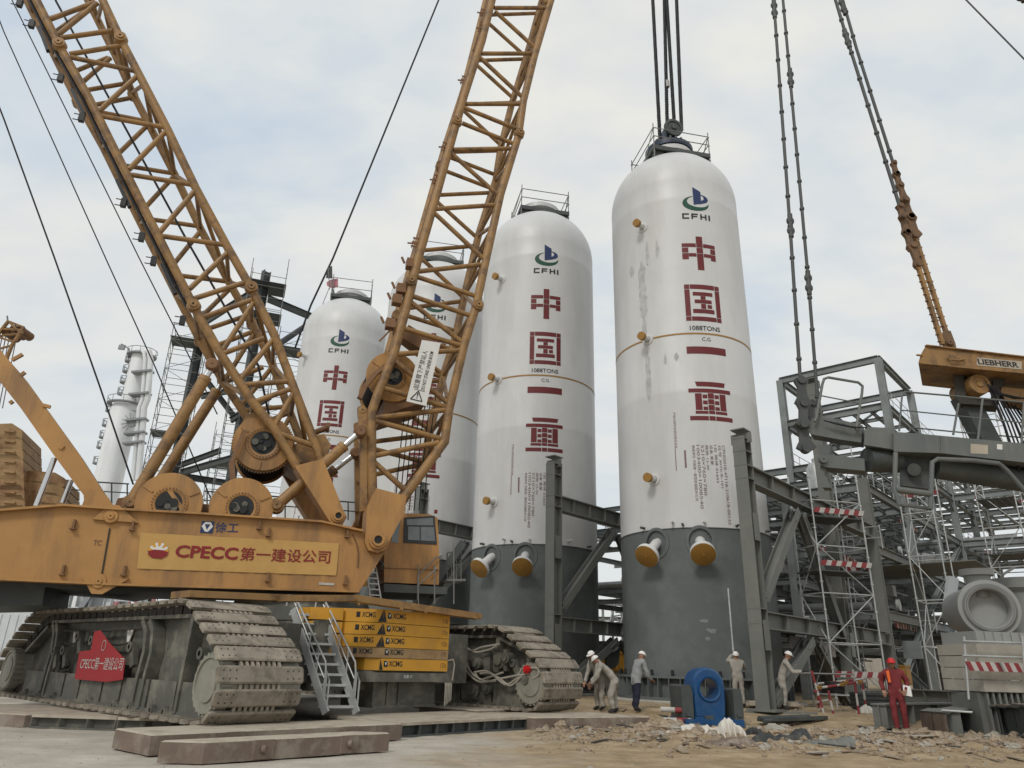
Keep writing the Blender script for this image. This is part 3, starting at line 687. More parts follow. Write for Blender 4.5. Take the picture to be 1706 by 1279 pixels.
# --- car body between the tracks, with its counterweight slabs
def CB(a_, b_, z): return CC+TA*a_+TB*b_+UP*z
q = MB()
q.prism([CB(a_, b_, .75) for a_, b_ in [(-4, -1.6), (3.2, -1.6), (3.2, 1.6), (-4, 1.6)]], UP*1.5)
q.box(CB(-3.2, -3.5, .9), TA*1.3, TB*7, UP*1.25); q.box(CB(1.7, -3.5, .9), TA*1.3, TB*7, UP*1.25)
q.lathe(CB(0, 0, 0), UP, [(1.9, 2.2), (2.0, 2.3), (2.0, 2.62), (1.85, 2.7), (1.7, 2.95), (0.1, 2.95)], 48)
body = q.build('car_body', 'crawler', crane)
# the slab stack: traced front face lies across the tracks
FA = on(690, 1118, CB(3.9, 0, 0), TA)                               # a point on the front face
def SP(x, y, d=0.0): return on(x, y, FA-TA*d, TA)
YS = [(1014, 1036.5), (1036.5, 1058.5), (1058.5, 1081), (1081, 1099.5), (1099.5, 1119)]
zs = [SP(690, y).z for y in (1019, 1041, 1061, 1081, 1098, 1118)]
bl = (SP(636, 1060)-CC).dot(TB); br_ = (SP(748, 1060)-CC).dot(TB); a0 = (FA-CC).dot(TA)
def slab_text(q, z0, z1, pale):
    hh = (z1-z0)
    A = CC+TA*(a0+.004)+TB*(bl+.13)+UP*(z0+hh*.34)
    q.prism([A+TB*0+UP*-.01, A+TB*.115-UP*.01, A+TB*.115+UP*.12, A+UP*.12], TA*.003, 1)
    q.prism([A+TB*.02+UP*.09+TA*.004, A+TB*.055+UP*.02+TA*.004, A+TB*.105+UP*.115+TA*.004, A+TB*.085+UP*.11+TA*.004, A+TB*.055+UP*.06+TA*.004, A+TB*.04+UP*.09+TA*.004], TA*.002, 2)
    write(q, 'XCMG', A+TB*.15, TB, UP, width=.42, height=.125, m=1, bold=.02)
for i in range(5):
    z1, z0 = zs[i]-.006, zs[i+1]+.006
    pts = [(a0, bl), (a0, br_), (a0-.12, br_+.05), (a0-1.2, br_+.05), (a0-1.2, bl-.9), (a0-.62, bl-.62)]
    if i == 4: pts = [(a0, bl+.05), (a0, br_), (a0-.12, br_+.05), (a0-1.2, br_+.05), (a0-1.2, bl-.2), (a0-.3, bl-.2)]
    P = [CB(a_, b_, z0) for a_, b_ in pts]
    q = MB().prism(P, UP*(z1-z0), 0)
    slab_text(q, z0, z1, i == 3)
    ex_ = CB(*pts[5], z0); dch = (CB(a0, bl, z0)-ex_); Lc = dch.length; dch.normalize(); nrm = dch.cross(UP)
    if i < 4:
        write(q, 'XCMG', ex_+dch*(Lc*.42)+nrm*.004+UP*(z1-z0)*.36, dch, UP, width=.32, height=.12, m=1, bold=.02)
        bx = ex_+dch*(Lc*.27)+nrm*.004+UP*(z1-z0)*.36; q.prism([bx, bx+dch*.09, bx+dch*.09+UP*.12, bx+UP*.12], nrm*.002, 1)
    if i != 3:                                                       # dark arrow at the corner
        c0 = CB(a0, bl, z0)+TA*.004
        q.prism([c0-TB*.0+UP*.01, c0+TB*.11+UP*.01, c0+TB*.02+UP*(z1-z0-.01)], TA*.003, 1)
        if i < 4: q.prism([c0-dch*.12+nrm*.004+UP*.01, c0+UP*.01+nrm*.004, c0+UP*(z1-z0-.01)+nrm*.004], nrm*.003, 1)
    write(q, '10t', CB(a0+.004, br_-.24, z0+.08), TB, UP, height=.12, m=3)
    o = q.build('counterweight_slab', ['slab_old' if i == 3 else 'slab', 'black', 'paper', 'gear'], crane)
# left-hand plain blocks beside the stack
for i in range(4):
    z1, z0 = zs[i]-.02, zs[i+1]+.02
    MB().prism([CB(a_, b_, z0) for a_, b_ in [(a0-.72, bl-.66), (a0-.60, bl-.72), (a0-.8, bl-1.15), (a0-1.0, bl-1.35), (a0-1.5, bl-1.35), (a0-1.5, bl-.6)]], UP*(z1-z0)).build('counterweight_block', 'slab', crane)
q = MB()
q.box(CB(a0-1.6, bl-.35, zs[5]-.24), TA*1.62, TB*(br_-bl+.55), UP*.2); q.box(CB(a0-1.5, bl-.3, zs[5]-.04), TA*1.35, TB*(br_-bl+.4), UP*.035)
q.box(CB(a0-1.6, bl+.2, .42), TA*1.2, TB*(br_-bl-.2), UP*(zs[5]-.66)); 
for b_ in (.6, .95): q.box(CB(a0-.42, bl+b_, .42), TA*.06, TB*.05, UP*(zs[5]-.66))
q.box(CB(a0-1.6, bl+.2, .38), TA*1.25, TB*(br_-bl-.2), UP*.05)
write(q, '配重 5T', CB(a0+.03, bl+.75, zs[5]-.16), TB, UP, height=.075, m=1, bold=.0)
q.build('slab_tray', ['crawler', 'paper'], crane)
MB().prism([CB(a0-1.3, bl-.30, .9), CB(a0-1.3, bl-.05, zs[5]-.04), CB(a0-1.3, bl-.45, zs[4]+.05), CB(a0-1.3, bl-.75, zs[3]+.1), CB(a0-1.3, bl-1.05, zs[3]), CB(a0-1.3, bl-1.3, zs[3]-.2), CB(a0-1.3, bl-1.35, .9)], -TA*.5).build('tray_bracket', 'crawler', crane)
q = MB()
for k in range(5):
    b_ = br_+.06; q.tube([CB(a0-.1, b_-.12+k*.05, zs[5]-.1), CB(a0+.03, b_-.12+k*.05, zs[5]-.3), CB(a0+.02, b_-.1+k*.05, zs[5]-.78+.03*k), CB(a0, b_-.08+k*.05, zs[5]-.3), CB(a0-.1, b_-.06+k*.05, zs[5]-.1)], .014, 6)
q.tube([CB(a0-.1, br_, zs[4]-.02), CB(a0+.1, br_+.1, zs[4]+.02), CB(a0+.1, br_+.15, zs[4]-.1), CB(a0+.05, br_+.15, zs[5]-.2)], .02, 6)
q.build('slab_chain', 'hose', crane)
# the yellow ledge beam across the stack top
A = SP(238+350, 999, -.12); B = SP(795, 1027, -.12); L_ = SP(300, 990, -.12)
q = MB().bar(A+UP*.03, B, .34, .15); q.bar(SP(300, 990, .5), SP(470, 997, .5), .8, .13); q.bar(SP(460, 997, .2), A+(A-B)*.02+UP*.02, .5, .13)
q.cyl(B-TB*.08-TA*.2, B-TB*.08+TA*.19, .06, 12)
for x in (596, 668, 708): c = SP(x, 1006+(x-596)*.12, -.30); q.cyl(c, c+TA*.05, .035, 8)
q.build('ledge_beam', 'boom', crane)

# --- upper works: traced on planes parallel to the crane's centre line
SN_ = -1.9
def pxprism(pts, s0, s1, mb=None, m=None):
    mb = mb or MB(); P = [PL(x, y, s0) for x, y in pts]
    return mb.prism(P, E2*(s1-s0), m)
mb = pxprism([(-160, 866), (0, 852), (107, 843.5), (190, 849.5), (330, 857), (535, 870.5), (604, 886), (640, 900), (640, 922), (598, 985), (190, 973), (0, 964), (-160, 962)], SN_, 1.9)
top = [(-160, 866), (0, 852), (107, 843.5), (190, 849.5), (330, 857), (535, 870.5), (604, 886)]
for p, q_ in zip(top, top[1:]): mb.bar(PL(*p, -1.95)+UP*.02, PL(*q_, -1.95)+UP*.02, .22, .05)
bot = [(598, 985), (190, 973), (0, 964), (-160, 962)]
for p, q_ in zip(bot, bot[1:]): mb.bar(PL(*p, -1.93)-UP*.01, PL(*q_, -1.93)-UP*.01, .22, .05)
upper = mb.build('upper_body', 'yellow', crane)
pxprism([(-160, 966), (60, 967), (215, 974), (560, 985), (560, 992), (230, 985), (200, 990), (150, 984), (75, 978), (70, 1008), (-160, 1012)], -1.2, 1.4).build('carriage_underside', 'steeldark', upper)
q = MB(); q.bar(PL(183, 880, -1.91), PL(170, 955, -1.91), .03, .03, up=E2); q.build('panel_joint', 'black', upper)
for x, y in [(123, 878), (221, 880), (105, 954), (207, 955), (447, 890), (446, 965), (578, 892), (575, 970), (432, 878)]:
    c = PL(x, y, -1.9); MB().cbox(c-E2*.05+UP*.06, E1*.05, E2*.10, UP*.22).cbox(c-E2*.07-UP*.05, E1*.12, E2*.14, UP*.03).build('lifting_eye', 'gear', upper)
for x, y, dy in [(186, 861, -1), (166, 969, 1)]:                    # section pins
    c = PL(x, y, -1.9); q = MB()
    q.prism([c-E1*.38-UP*.1*dy*-1, c+E1*.62-UP*.1*dy*-1, c+E1*.12-UP*.28*-dy*-1, c-E1*.1-UP*.28*-dy*-1], -E2*.08)
    q.lathe(c, -E2, [(.02, .16), (.07, .16), (.08, .12), (.15, .12), (.17, .08)], 20).build('section_pin', 'yellow', upper)
q = MB(); P = [(598, 868), (598, 875)]
q.tube([PL(588, 890, -1.92), PL(594, 905, -1.92), PL(597, 920, -1.92), PL(596, 945, -1.92)], .018, 6); q.build('wiring_conduit', 'gear', upper)
# company banner
q = MB(); nx, ny = 40, 8; c4 = [(234, 887), (565, 905), (560, 958.5), (228, 947)]
vs = []
for j in range(ny+1):
    for i in range(nx+1):
        u_, v_ = i/nx, j/ny
        x = (c4[0][0]*(1-u_)+c4[1][0]*u_)*(1-v_)+(c4[3][0]*(1-u_)+c4[2][0]*u_)*v_; y = (c4[0][1]*(1-u_)+c4[1][1]*u_)*(1-v_)+(c4[3][1]*(1-u_)+c4[2][1]*u_)*v_
        wv = .012*max(0, v_-.45)*(math.sin(9*u_*6+5*v_)+math.sin(17*u_*6-9*v_))
        vs.append(PL(x, y, -1.925)-E2*wv)
q.add(vs, [(j*(nx+1)+i, j*(nx+1)+i+1, (j+1)*(nx+1)+i+1, (j+1)*(nx+1)+i) for j in range(ny) for i in range(nx)], 0)
def pltext(q, body, p0, p1, h, m, bold=.02, s_=-1.94):
    A, B = PL(*p0, s_), PL(*p1, s_); write(q, body, A, B-A, UP, width=(B-A).length, height=h, m=m, bold=bold)
pltext(q, 'CPECC', (290.5, 928), (395, 932.5), .30, 1, .03); pltext(q, '第一建设公司', (398.5, 933.5), (549, 938.5), .33, 1, .008)
c = PL(263.5, 919, -1.94)
for k in range(11):                                                  # sun-ray emblem over a red half disc
    an = R(-8+k*19.6); r0_, r1 = .10, .21
    d = E1*math.cos(an)+UP*math.sin(an); n_ = E1*-math.sin(an)+UP*math.cos(an)
    q.prism([c+d*r0_-n_*.02, c+d*r1-n_*.035, c+d*(r1+.02), c+d*r1+n_*.035, c+d*r0_+n_*.02], -E2*.002, 2 if k % 2 else 3)
q.prism([c+E1*(.13*math.cos(R(a_)))+UP*(.13*math.sin(R(a_))) for a_ in range(0, 181, 15)], -E2*.004, 3)
q.prism([c-E1*.23-UP*.0, c-E1*.1+UP*.045, c+E1*.1+UP*.045, c+E1*.23-UP*.0, c+E1*.2-UP*.09, c+E1*.1-UP*.155, c-E1*.1-UP*.155, c-E1*.2-UP*.09], -E2*.006, 1)
q.build('company_banner', ['pale_yellow', 'banner_text', 'slab', 'paper'], upper, smooth=60)
q = MB(); c0, c1 = PL(333, 887, -1.915), PL(354, 888, -1.915); A = c0; B_ = (c1-c0); hgt = .29
q.prism([A, A+B_, A+B_+UP*hgt, A+UP*hgt], -E2*.004, 0)
q.prism([A+B_*f+UP*hgt*g for f, g in [(.05, .55), (.28, .92), (.72, .92), (.95, .55), (.62, .1), (.38, .1)]], -E2*.007, 1)
q.prism([A+B_*f+UP*hgt*g for f, g in [(.27, .74), (.73, .74), (.5, .25)]], -E2*.010, 0)
pltext(q, '徐工', (357, 886.5), (396, 887.5), .25, 0, .008, -1.915)
q.build('maker_badge', ['blue', 'paper'], upper)
q = MB(); pltext(q, 'TC', (154.5, 908), (168, 909), .13, 0, .03, -1.91); pltext(q, 'TC', (526, 836), (546, 812), .2, 0, .03, -1.62); q.build('chalk_mark', 'gear', upper)
pxprism([(531, 970), (557, 971.5), (557, 975), (531, 974)], -1.91, -1.92).build('reflector', 'whitetape', upper)

# drums standing in the body and in the booms
def drum(px, r, s0, s1, hub_r, parent, gear=False, arm=None, hubside=True):
    c = PL(*px, s0); ax = E2
    d = MB()
    L = s1-s0
    d.lathe(c, ax, [(hub_r*.92, .02), (hub_r, 0), (hub_r*1.28, 0), (hub_r*1.3, .04), (r, .05), (r+.01, .06), (r+.01, .11), (r*.7, .12), (r*.7, L-.12), (r, L-.11), (r, L-.05), (hub_r, L)], 56)
    for k in range(30):
        an = 2*math.pi*k/30; q_ = c+(E1*math.cos(an)+UP*math.sin(an))*hub_r*1.13; d.cyl(q_-ax*.025, q_+ax*.02, .022, 6, m=1)
    for k in range(3):
        an = 2.1*k+.5; a_ = c+(E1*math.cos(an)+UP*math.sin(an))*hub_r*1.45+ax*.03; b_ = c+(E1*math.cos(an)+UP*math.sin(an))*r*.96+ax*.04
        d.bar(a_, b_, .05, .04, up=ax)
    o = d.build('winch_drum', ['yellow', 'gear'], parent)
    g = MB().cyl(c+ax*.14, c+ax*(L-.14), r*.92, 40)
    nrow = int((L-.3)/.07)
    for k in range(nrow): g.lathe(c+ax*(.17+k*.07), ax, [(r*.92, -.03), (r*.945, 0), (r*.92, .03)], 36)
    g.build('drum_rope', 'rope', o)
    h = MB().cyl(c+ax*.02, c+ax*.06, hub_r*.95, 28)
    rr = random.Random(int(px[0]))
    for k in range(7):
        an = rr.uniform(0, 6.28); q_ = c+(E1*math.cos(an)+UP*math.sin(an))*hub_r*rr.uniform(.2, .65); h.cyl(q_+ax*.03, q_-ax*rr.uniform(.01, .06), rr.uniform(.05, .11), 10, m=k % 2)
    h.build('hub_motor', ['darkhole', 'crawler'], o)
    if gear:
        g = MB(); n = 64; r0_ = r*1.02
        P = []
        for k in range(n*2):
            an = 2*math.pi*(k+.5*(k % 2))/(2*n); rq = r0_+(.05 if k % 2 else 0); P.append(c+(E1*math.cos(an)+UP*math.sin(an))*rq+ax*.14)
        g.prism(P, ax*.10); g.build('ratchet_ring', 'yellow', o)
    return o
drum((281, 838), .78, -1.72, 1.2, .34, crane); drum((402.5, 845), .78, -1.72, 1.2, .33, crane)
for (x0, y0, x1, y1) in [(276, 808, 303, 847)]: MB().bar(PL(x0, y0, -1.68), PL(x1, y1, -1.68), .10, .06, up=E2).build('brake_arm', 'yellow', crane)
MB().cbox(PL(344, 862, .1), E1*3.4, E2*2.4, UP*.3).build('winch_deck', 'gear', crane)
for (x0, y0, x1, y1, posts, yb) in [(340, 818, 620, 839, (345, 410, 475, 540, 580, 610), 866), (110, 800, 215, 806, (114, 150, 186, 212), 838)]:
    q = MB(); q.cyl(PL(x0, y0, 1.6), PL(x1, y1, 1.6), .022, 6); q.cyl(PL(x0, y0+15, 1.6), PL(x1, y1+15, 1.6), .018, 6)
    for x in posts: q.cyl(PL(x, y0+(y1-y0)*(x-x0)/(x1-x0), 1.6), PL(x, yb, 1.6), .02, 6)
    q.build('deck_rail', 'steeldark', crane)


def lattice(name, chords, lac, s0, s1, rc, rl, step, label=None):
    """chords / lacing traced on the near face; the far face repeats them, cross lacing ties the two"""
    root = MB(); W_ = E2*(s1-s0)
    P3 = [[PL(x, y, s0) for x, y in c] for c in chords]
    for a_, b_ in lac:
        A, B = PL(*a_, s0), PL(*b_, s0); d = (B-A).normalized()
        for off in (V((0, 0, 0)), W_): root.cyl(A+off, B+off, rl, 10)
    for c in P3:
        L = 0; pts = []
        for i in range(len(c)-1):
            n = max(1, round((c[i+1]-c[i]).length/step))
            pts += [c[i]+(c[i+1]-c[i])*(k/n) for k in range(n)]
        pts.append(c[-1])
        for i in range(1, len(pts)-1):
            root.cyl(pts[i], pts[i]+W_, rl*.85, 8)
            if i % 2: root.cyl(pts[i], pts[i+1]+W_, rl*.85, 8)
            else: root.cyl(pts[i]+W_, pts[i+1], rl*.85, 8)
    o = root.build(name, 'boom', crane)
    for c in P3:
        for off in (V((0, 0, 0)), W_): MB().tube([p+off for p in c], rc, 14).build('chord', 'boom', o)
    return o, P3, W_
MS0, MS1 = -1.25, 1.1
mch = [[(-90, -300), (60.5, 0), (101, 80), (148, 163), (216, 300), (282, 430), (323, 511), (366, 587), (420, 668), (457, 714), (500, 786)],
       [(20, -300), (171, 0), (202, 67), (279, 215), (326, 313), (377, 408), (419, 481), (457, 558), (491, 650), (530, 752), (536, 770)]]
mlac = [((75, 35), (158, 4)), ((94, 60), (162, 5)), ((101, 63), (187, 51)), ((116, 90), (202, 76)), ((118, 95), (225, 118)), ((165, 185), (229, 126)), ((168, 193), (274, 212)), ((215, 282), (277, 218)),
        ((219, 291), (324, 308)), ((266, 387), (326, 316)), ((269, 393), (377, 408)), ((316, 481), (380, 420)), ((324, 497), (412, 469)), ((340, 528), (420, 499)), ((370, 585), (422, 504)), ((368, 590), (440, 563)),
        ((400, 632), (455, 565)), ((403, 641), (482, 635)), ((425, 669), (486, 647)), ((455, 713), (488, 656)), ((462, 721), (521, 742)), ((24, -60), (130, -90)), ((40, -30), (125, -85))]
mast, mP, mW = lattice('mast', mch, mlac, MS0, MS1, .125, .076, 1.7)
BS0, BS1 = -1.3, 1.5
bch = [[(893, -300), (820, 0), (803.5, 67), (773, 161), (753, 232), (723, 340), (696, 434), (681, 497.5), (655.5, 592), (632, 650), (618.5, 688), (619, 770), (621, 850)],
       [(998, -300), (918, 0), (891, 91), (872, 168), (864, 225), (834, 323), (810, 430), (793, 511), (773, 575), (748, 682), (741, 735), (679, 820), (650, 868)]]
blac = [((696, 452), (807, 440)), ((692, 460), (793, 493)), ((684, 492), (785, 526)), ((682, 501), (772, 572)), ((671, 546), (773, 577)), ((657, 590), (772, 583)), ((654, 598), (750, 674)), ((639, 646), (748, 679)),
        ((622, 696), (748, 682)), ((621, 700), (736, 731)), ((619, 760), (731, 737)), ((619, 766), (679, 820)), ((723, 348), (830, 341)), ((724, 355), (812, 437)), ((755, 249), (855, 247)), ((753, 256), (834, 329)),
        ((770, 205), (855, 239)), ((770, 178), (862, 215)), ((776, 173), (872, 173)), ((800, 96), (874, 165)), ((802, 89), (892, 89)), ((825, 19), (894, 82)), ((824, 13), (913, 13)), ((838, -60), (910, 5)), ((840, -66), (934, -66))]
boom, bP, bW = lattice('boom', bch, blac, BS0, BS1, .14, .080, 1.7)
def far(s0, s1): return E2*(s1-s0)
# foot plates, pins, joint lugs
for name, pts, s0, s1, tk, par, pin, pr in [('foot_plate', [(491, 776), (538, 764), (572, 849), (578, 861), (572, 872), (560, 876), (549, 868)], -1.98, MS1-.05, .75, mast, (563, 860), .17),
                                            ('foot_plate', [(612, 846), (608, 903), (614, 916), (629, 921), (643, 915), (651, 897), (674, 853), (677, 826), (627, 813)], -2.12, BS1, .85, boom, (629, 900), .22)]:
    for k in range(2):
        off = E2*((s1-s0)*k); P = [PL(x, y, s0)+off for x, y in pts]
        o = MB().prism(P, E2*tk).build(name, 'yellow', par)
        c = PL(*pin, s0)+off
        MB().lathe(c, -E2, [(pr*.45, .10), (pr*.5, .16), (pr*.75, .16), (pr*.8, .10), (pr*1.05, .10), (pr*1.1, -.01)], 28).build('foot_pin', 'yellow', o)
        MB().cyl(c-E2*.09, c-E2*.11, pr*.46, 20).build('pin_core', 'darkhole', o)
for par, pts, s0 in [(mast, [(323, 511), (419, 481), (202, 67), (100, 77)], MS0), (boom, [(684, 470), (795, 511), (864, 225), (760, 205)], BS0)]:
    for x, y in pts:
        c = PL(x, y, s0); MB().lathe(c, -E2, [(.03, .24), (.10, .24), (.11, .20), (.17, .2), (.20, .0)], 18).build('joint_pin', 'boom', par); MB().cyl(c+far(0, 2.4), c+far(0, 2.62), .17, 16).build('joint_pin', 'boom', par)
# the box girder at the boom heel with the strut lugs
q = pxprism([(596, 678), (604, 674), (611, 680), (612, 850), (600, 852), (600, 726)], BS0-.05, BS0+.15); q.lathe(PL(604, 683, BS0-.05), -E2, [(.03, .02), (.09, .02), (.12, 0)], 14)
q.build('heel_girder', 'boom', boom)
MB().prism([PL(x, y, 1.3) for x, y in [(590, 705), (604, 700), (606, 850), (592, 852)]], E2*.2).build('heel_girder', 'boom', boom)
# mast and boom cylinders
def ram(a_, b_, s_, r, frac, parent=crane):
    A, B = PL(*a_, s_), PL(*b_, s_); mid = A+(B-A)*frac; d = (B-A).normalized()
    o = MB().cyl(A, mid, r, 20).lathe(mid, d, [(r, -.12), (r*1.08, -.12), (r*1.08, 0), (r*.5, .02)], 20).lathe(A, -E2, [(.02, .2), (r*.8, .2), (r*.9, .1), (r*1.3, .1), (r*1.35, -.2)], 18).build('ram', 'boom', parent)
    MB().cyl(mid, B, r*.62, 16).build('ram_rod', 'chrome', o)
    MB().lathe(B, -E2, [(.02, r*1.2), (r*.9, r*1.2), (r*1.2, r*.8), (r*1.2, -r*.8), (0, -r*.8)], 16).build('rod_eye', 'gear', o)
ram((218, 838), (354, 609), -1.45, .155, .91); ram((263, 806), (372, 634), 1.3, .155, .90)
ram((461, 842), (600, 719), -1.55, .15, .80); ram((515, 815), (592, 755), 1.2, .15, .55)
for k in range(3): MB().tube([PL(502+k*3, 792-k*3, -1.75), PL(512+k*3, 785-k*4, -1.8), PL(528, 778-k*3, -1.7)], .02, 6).build('ram_hose', 'rope', crane)
# winches inside mast and boom
o = drum((439, 737), .78, -1.0, .9, .36, mast, gear=True)
MB().prism([PL(x, y, -.94) for x, y in [(398, 712), (412, 690), (436, 684), (470, 720), (505, 770), (470, 764), (440, 768), (408, 752)]], E2*.04).build('winch_cheek', 'boom', mast)
pxprism([(455, 752), (540, 722), (552, 742), (536, 770), (500, 786)], -.8, .9).build('winch_cradle', 'boom', mast)
MB().bar(PL(407, 716, -1.1), PL(386, 770, -1.1), .10, .06, up=E2).bar(PL(386, 770, -1.1), PL(388, 805, -1.1), .14, .14, up=E2).build('pawl_arm', 'gear', mast)
q = MB(); q.cyl(PL(520, 722, .4), PL(546, 712, .4), .09, 12); q.lathe(PL(546, 712, .4), E1, [(.02, .05), (.16, .05), (.16, -.05), (.02, -.05)], 16); q.cyl(PL(520, 754, .4), PL(540, 745, .4), .08, 12); q.build('bumper_stop', 'gear', mast)
drum((655, 626), .80, -1.0, .9, .32, boom)
q = pxprism([(596, 660), (605, 640), (624, 618), (640, 606), (646, 610), (630, 622), (612, 644), (603, 664)], -1.3, -1.1); q.build('drum_guard', 'gear', boom)
pxprism([(640, 655), (700, 640), (712, 668), (640, 690)], -.9, .9).build('winch_cradle', 'gear', boom)
MB().bar(PL(672, 556, -.6), PL(712, 580, -.6), .5, .5, up=E2).build('winch_housing', 'gear', boom)
# warning board hanging on the boom lacing
q = MB(); P = [PL(x, y, BS0-.30) for x, y in [(703, 566), (734, 571), (710, 676), (677, 668)]]
q.prism(P, E2*.03, 0)
ax_ = (P[0]-P[3]).normalized(); pe = (P[2]-P[3]).normalized()
o0 = P[3]-E2*.006
write(q, '起重臂下严禁站人', o0+ax_*.46+pe*.26, ax_, -pe, width=1.28, height=.17, m=1, bold=.0)
write(q, 'DO NOT STAND UNDER BOOM', o0+ax_*.46+pe*.44, ax_, -pe, width=1.3, height=.11, m=1, bold=.01)
tri = [o0+ax_*.10+pe*.45, o0+ax_*.10+pe*.10, o0+ax_*.40+pe*.275]
for i in range(3): q.bar(tri[i], tri[(i+1) % 3], .03, .008, up=E2, m=1)
q.bar(o0+ax_*.16+pe*.275, o0+ax_*.19+pe*.275, .03, .008, up=E2, m=1); q.bar(o0+ax_*.22+pe*.275, o0+ax_*.33+pe*.275, .03, .008, up=E2, m=1)
q.bar(o0+ax_*.43+pe*.14, o0+ax_*.43+pe*.46, .012, .006, up=E2, m=1)
q.build('warning_board', ['paper', 'black'], boom)
# rope guides and stowage brackets along the rear chords
q = MB()
def brk(p, d, s_=1.0):
    for k in range(3): q.bar(p+d*(.16*k), p+d*(.16*k)-E1*.20*s_, .03, .05); 
    q.bar(p-E1*.16*s_, p+d*.40-E1*.16*s_, .05, .03); q.bar(p+d*.2-E1*.05*s_, p+d*.24-E1*.30*s_, .04, .04)
for i in range(0, 6):
    a_, b_ = bP[0][i], bP[0][i+1]; d = (b_-a_).normalized(); n = int((b_-a_).length/1.0)
    for k in range(n):
        if random.random() < .8: brk(a_+(b_-a_)*((k+random.random()*.5)/max(1, n))-E1*.10+E2*random.uniform(0, .15), d, random.uniform(.8, 1.3))
a_, b_ = PL(689, 455, -1.2), PL(656, 560, -1.2)
for x, y in [(684, 440), (668, 482), (661, 500), (650, 540)]: c = PL(x, y, -1.2); q.cbox(c, E1*.28, E2*.3, UP*.3); q.cyl(c-E1*.2, c-E1*.3+UP*.2, .04, 6)
q.cyl(PL(655, 545, -1.2), PL(632, 568, -1.2), .03, 6)
q.tube([p-E1*.14+E2*.1 for p in bP[0][:8]], .035, 6)
q.build('rope_guide', 'gear', boom)
q = MB()
q.tube([p-E1*.16-UP*.05+E2*.1 for p in mP[0][:7]], .05, 6)
for x, y in [(35, 5), (55, 40), (103, 130), (138, 196), (208, 338), (238, 395), (258, 435), (306, 534)]:
    c = PL(x-2, y, -1.2); q.cbox(c, E1*.14, E2*.14, UP*.26); q.cyl(c+UP*.1, c+UP*.1-E1*.22, .015, 6); q.cyl(c-UP*.1, c-UP*.1-E1*.22, .015, 6)
for (x0, y0), (x1, y1) in [((65, 45), (80, 85)), ((120, 150), (140, 190)), ((195, 300), (216, 345)), ((270, 440), (292, 490))]:
    q.bar(PL(x0, y0, -1.15), PL(x1, y1, -1.15), .10, .14, up=E2)
q.build('cable_bracket', 'black', mast)
# ropes running in the booms and down from above
q = MB(); q.tube([PL(40, -120, .3), PL(94, 3, .3), PL(313, 403, .3), PL(430, 608, .3), PL(448, 690, .3)], .035, 8); q.build('hoist_rope', 'rope', crane)
for P, s_, r in [([(-8, 15), (7, 54), (176, 430), (258, 610), (351, 830)], 1.9, .022), ([(5, -40), (20, 0), (232, 430), (326, 615), (362, 690)], 2.6, .022), ([(-12, 150), (8, 202), (91, 430), (165, 640), (222, 807)], -1.0, .025)]:
    MB().tube([PL(x, y, s_) for x, y in P], r, 6).build('stay_rope', 'rope', crane)
q = MB()
for k in range(7):
    x0 = 664+k*8; q.tube([PL(x0+14, 660, -.4+.14*k), PL(x0+6, 720, -.4+.14*k), PL(x0-2, 800, -.4+.14*k), PL(x0-6, 850, -.4+.14*k)], .018, 6)
q.build('winch_rope', 'rope', boom)

# box arm of the lifting mast at the rear, with its chrome rods
q = pxprism([(-60, 498), (0, 583), (37, 625), (131, 756), (176, 826), (170, 834), (148, 836), (141, 827), (91, 760), (34, 679), (-60, 560)], -1.5, -.9)
for (x0, y0), (x1, y1) in [((35, 625), (42, 620)), ((72, 675), (84, 678)), ((20, 600), (38, 590)), ((22, 668), (16, 672)), ((100, 748), (106, 742))]: q.bar(PL(x0, y0, -1.5), PL(x1, y1, -1.5), .08, .08, up=E2)
arm = q.build('rear_arm', 'yellow', crane)
c = PL(154, 826, -1.55); MB().lathe(c, -E2, [(.03, .1), (.09, .1), (.10, .06), (.18, .06), (.2, -.05)], 20).build('arm_pin', 'yellow', arm)
pxprism([(135, 846), (143, 824), (150, 816), (165, 816), (178, 826), (192, 848)], -1.72, -1.5).build('arm_bracket', 'yellow', crane)
for a_, b_, s_ in [((60, 843), (91, 763), -1.3), ((104, 838), (119, 800), -.2)]: MB().cyl(PL(*a_, s_), PL(*b_, s_), .065, 14).build('arm_rod', 'chrome', arm)
pxprism([(190, 846), (196, 830), (222, 826), (224, 850)], .2, 1.6).build('rear_deck_box', 'gear', crane)
# rear counterweight stack at the far left
for j in range(10):
    y0 = 706+j*17
    if j < 9:
        o = pxprism([(-95+j*2, y0+3), (20+j*2.2, y0-1), (37+j*.6, y0+10), (37+j*.6, y0+25), (-95, y0+24)], .6, 2.6)
        o.cbox(PL(16, y0+12, .58), E1*.25, E2*.06, UP*.05); o.build('rear_counterweight', 'slab_old', crane)
for j in range(5):
    y0 = 783+j*17; pxprism([(38, y0), (92, y0+4), (107, y0+13), (107, y0+28), (38, y0+17)], 1.0, 3.0).build('rear_counterweight', 'slab_old', crane)

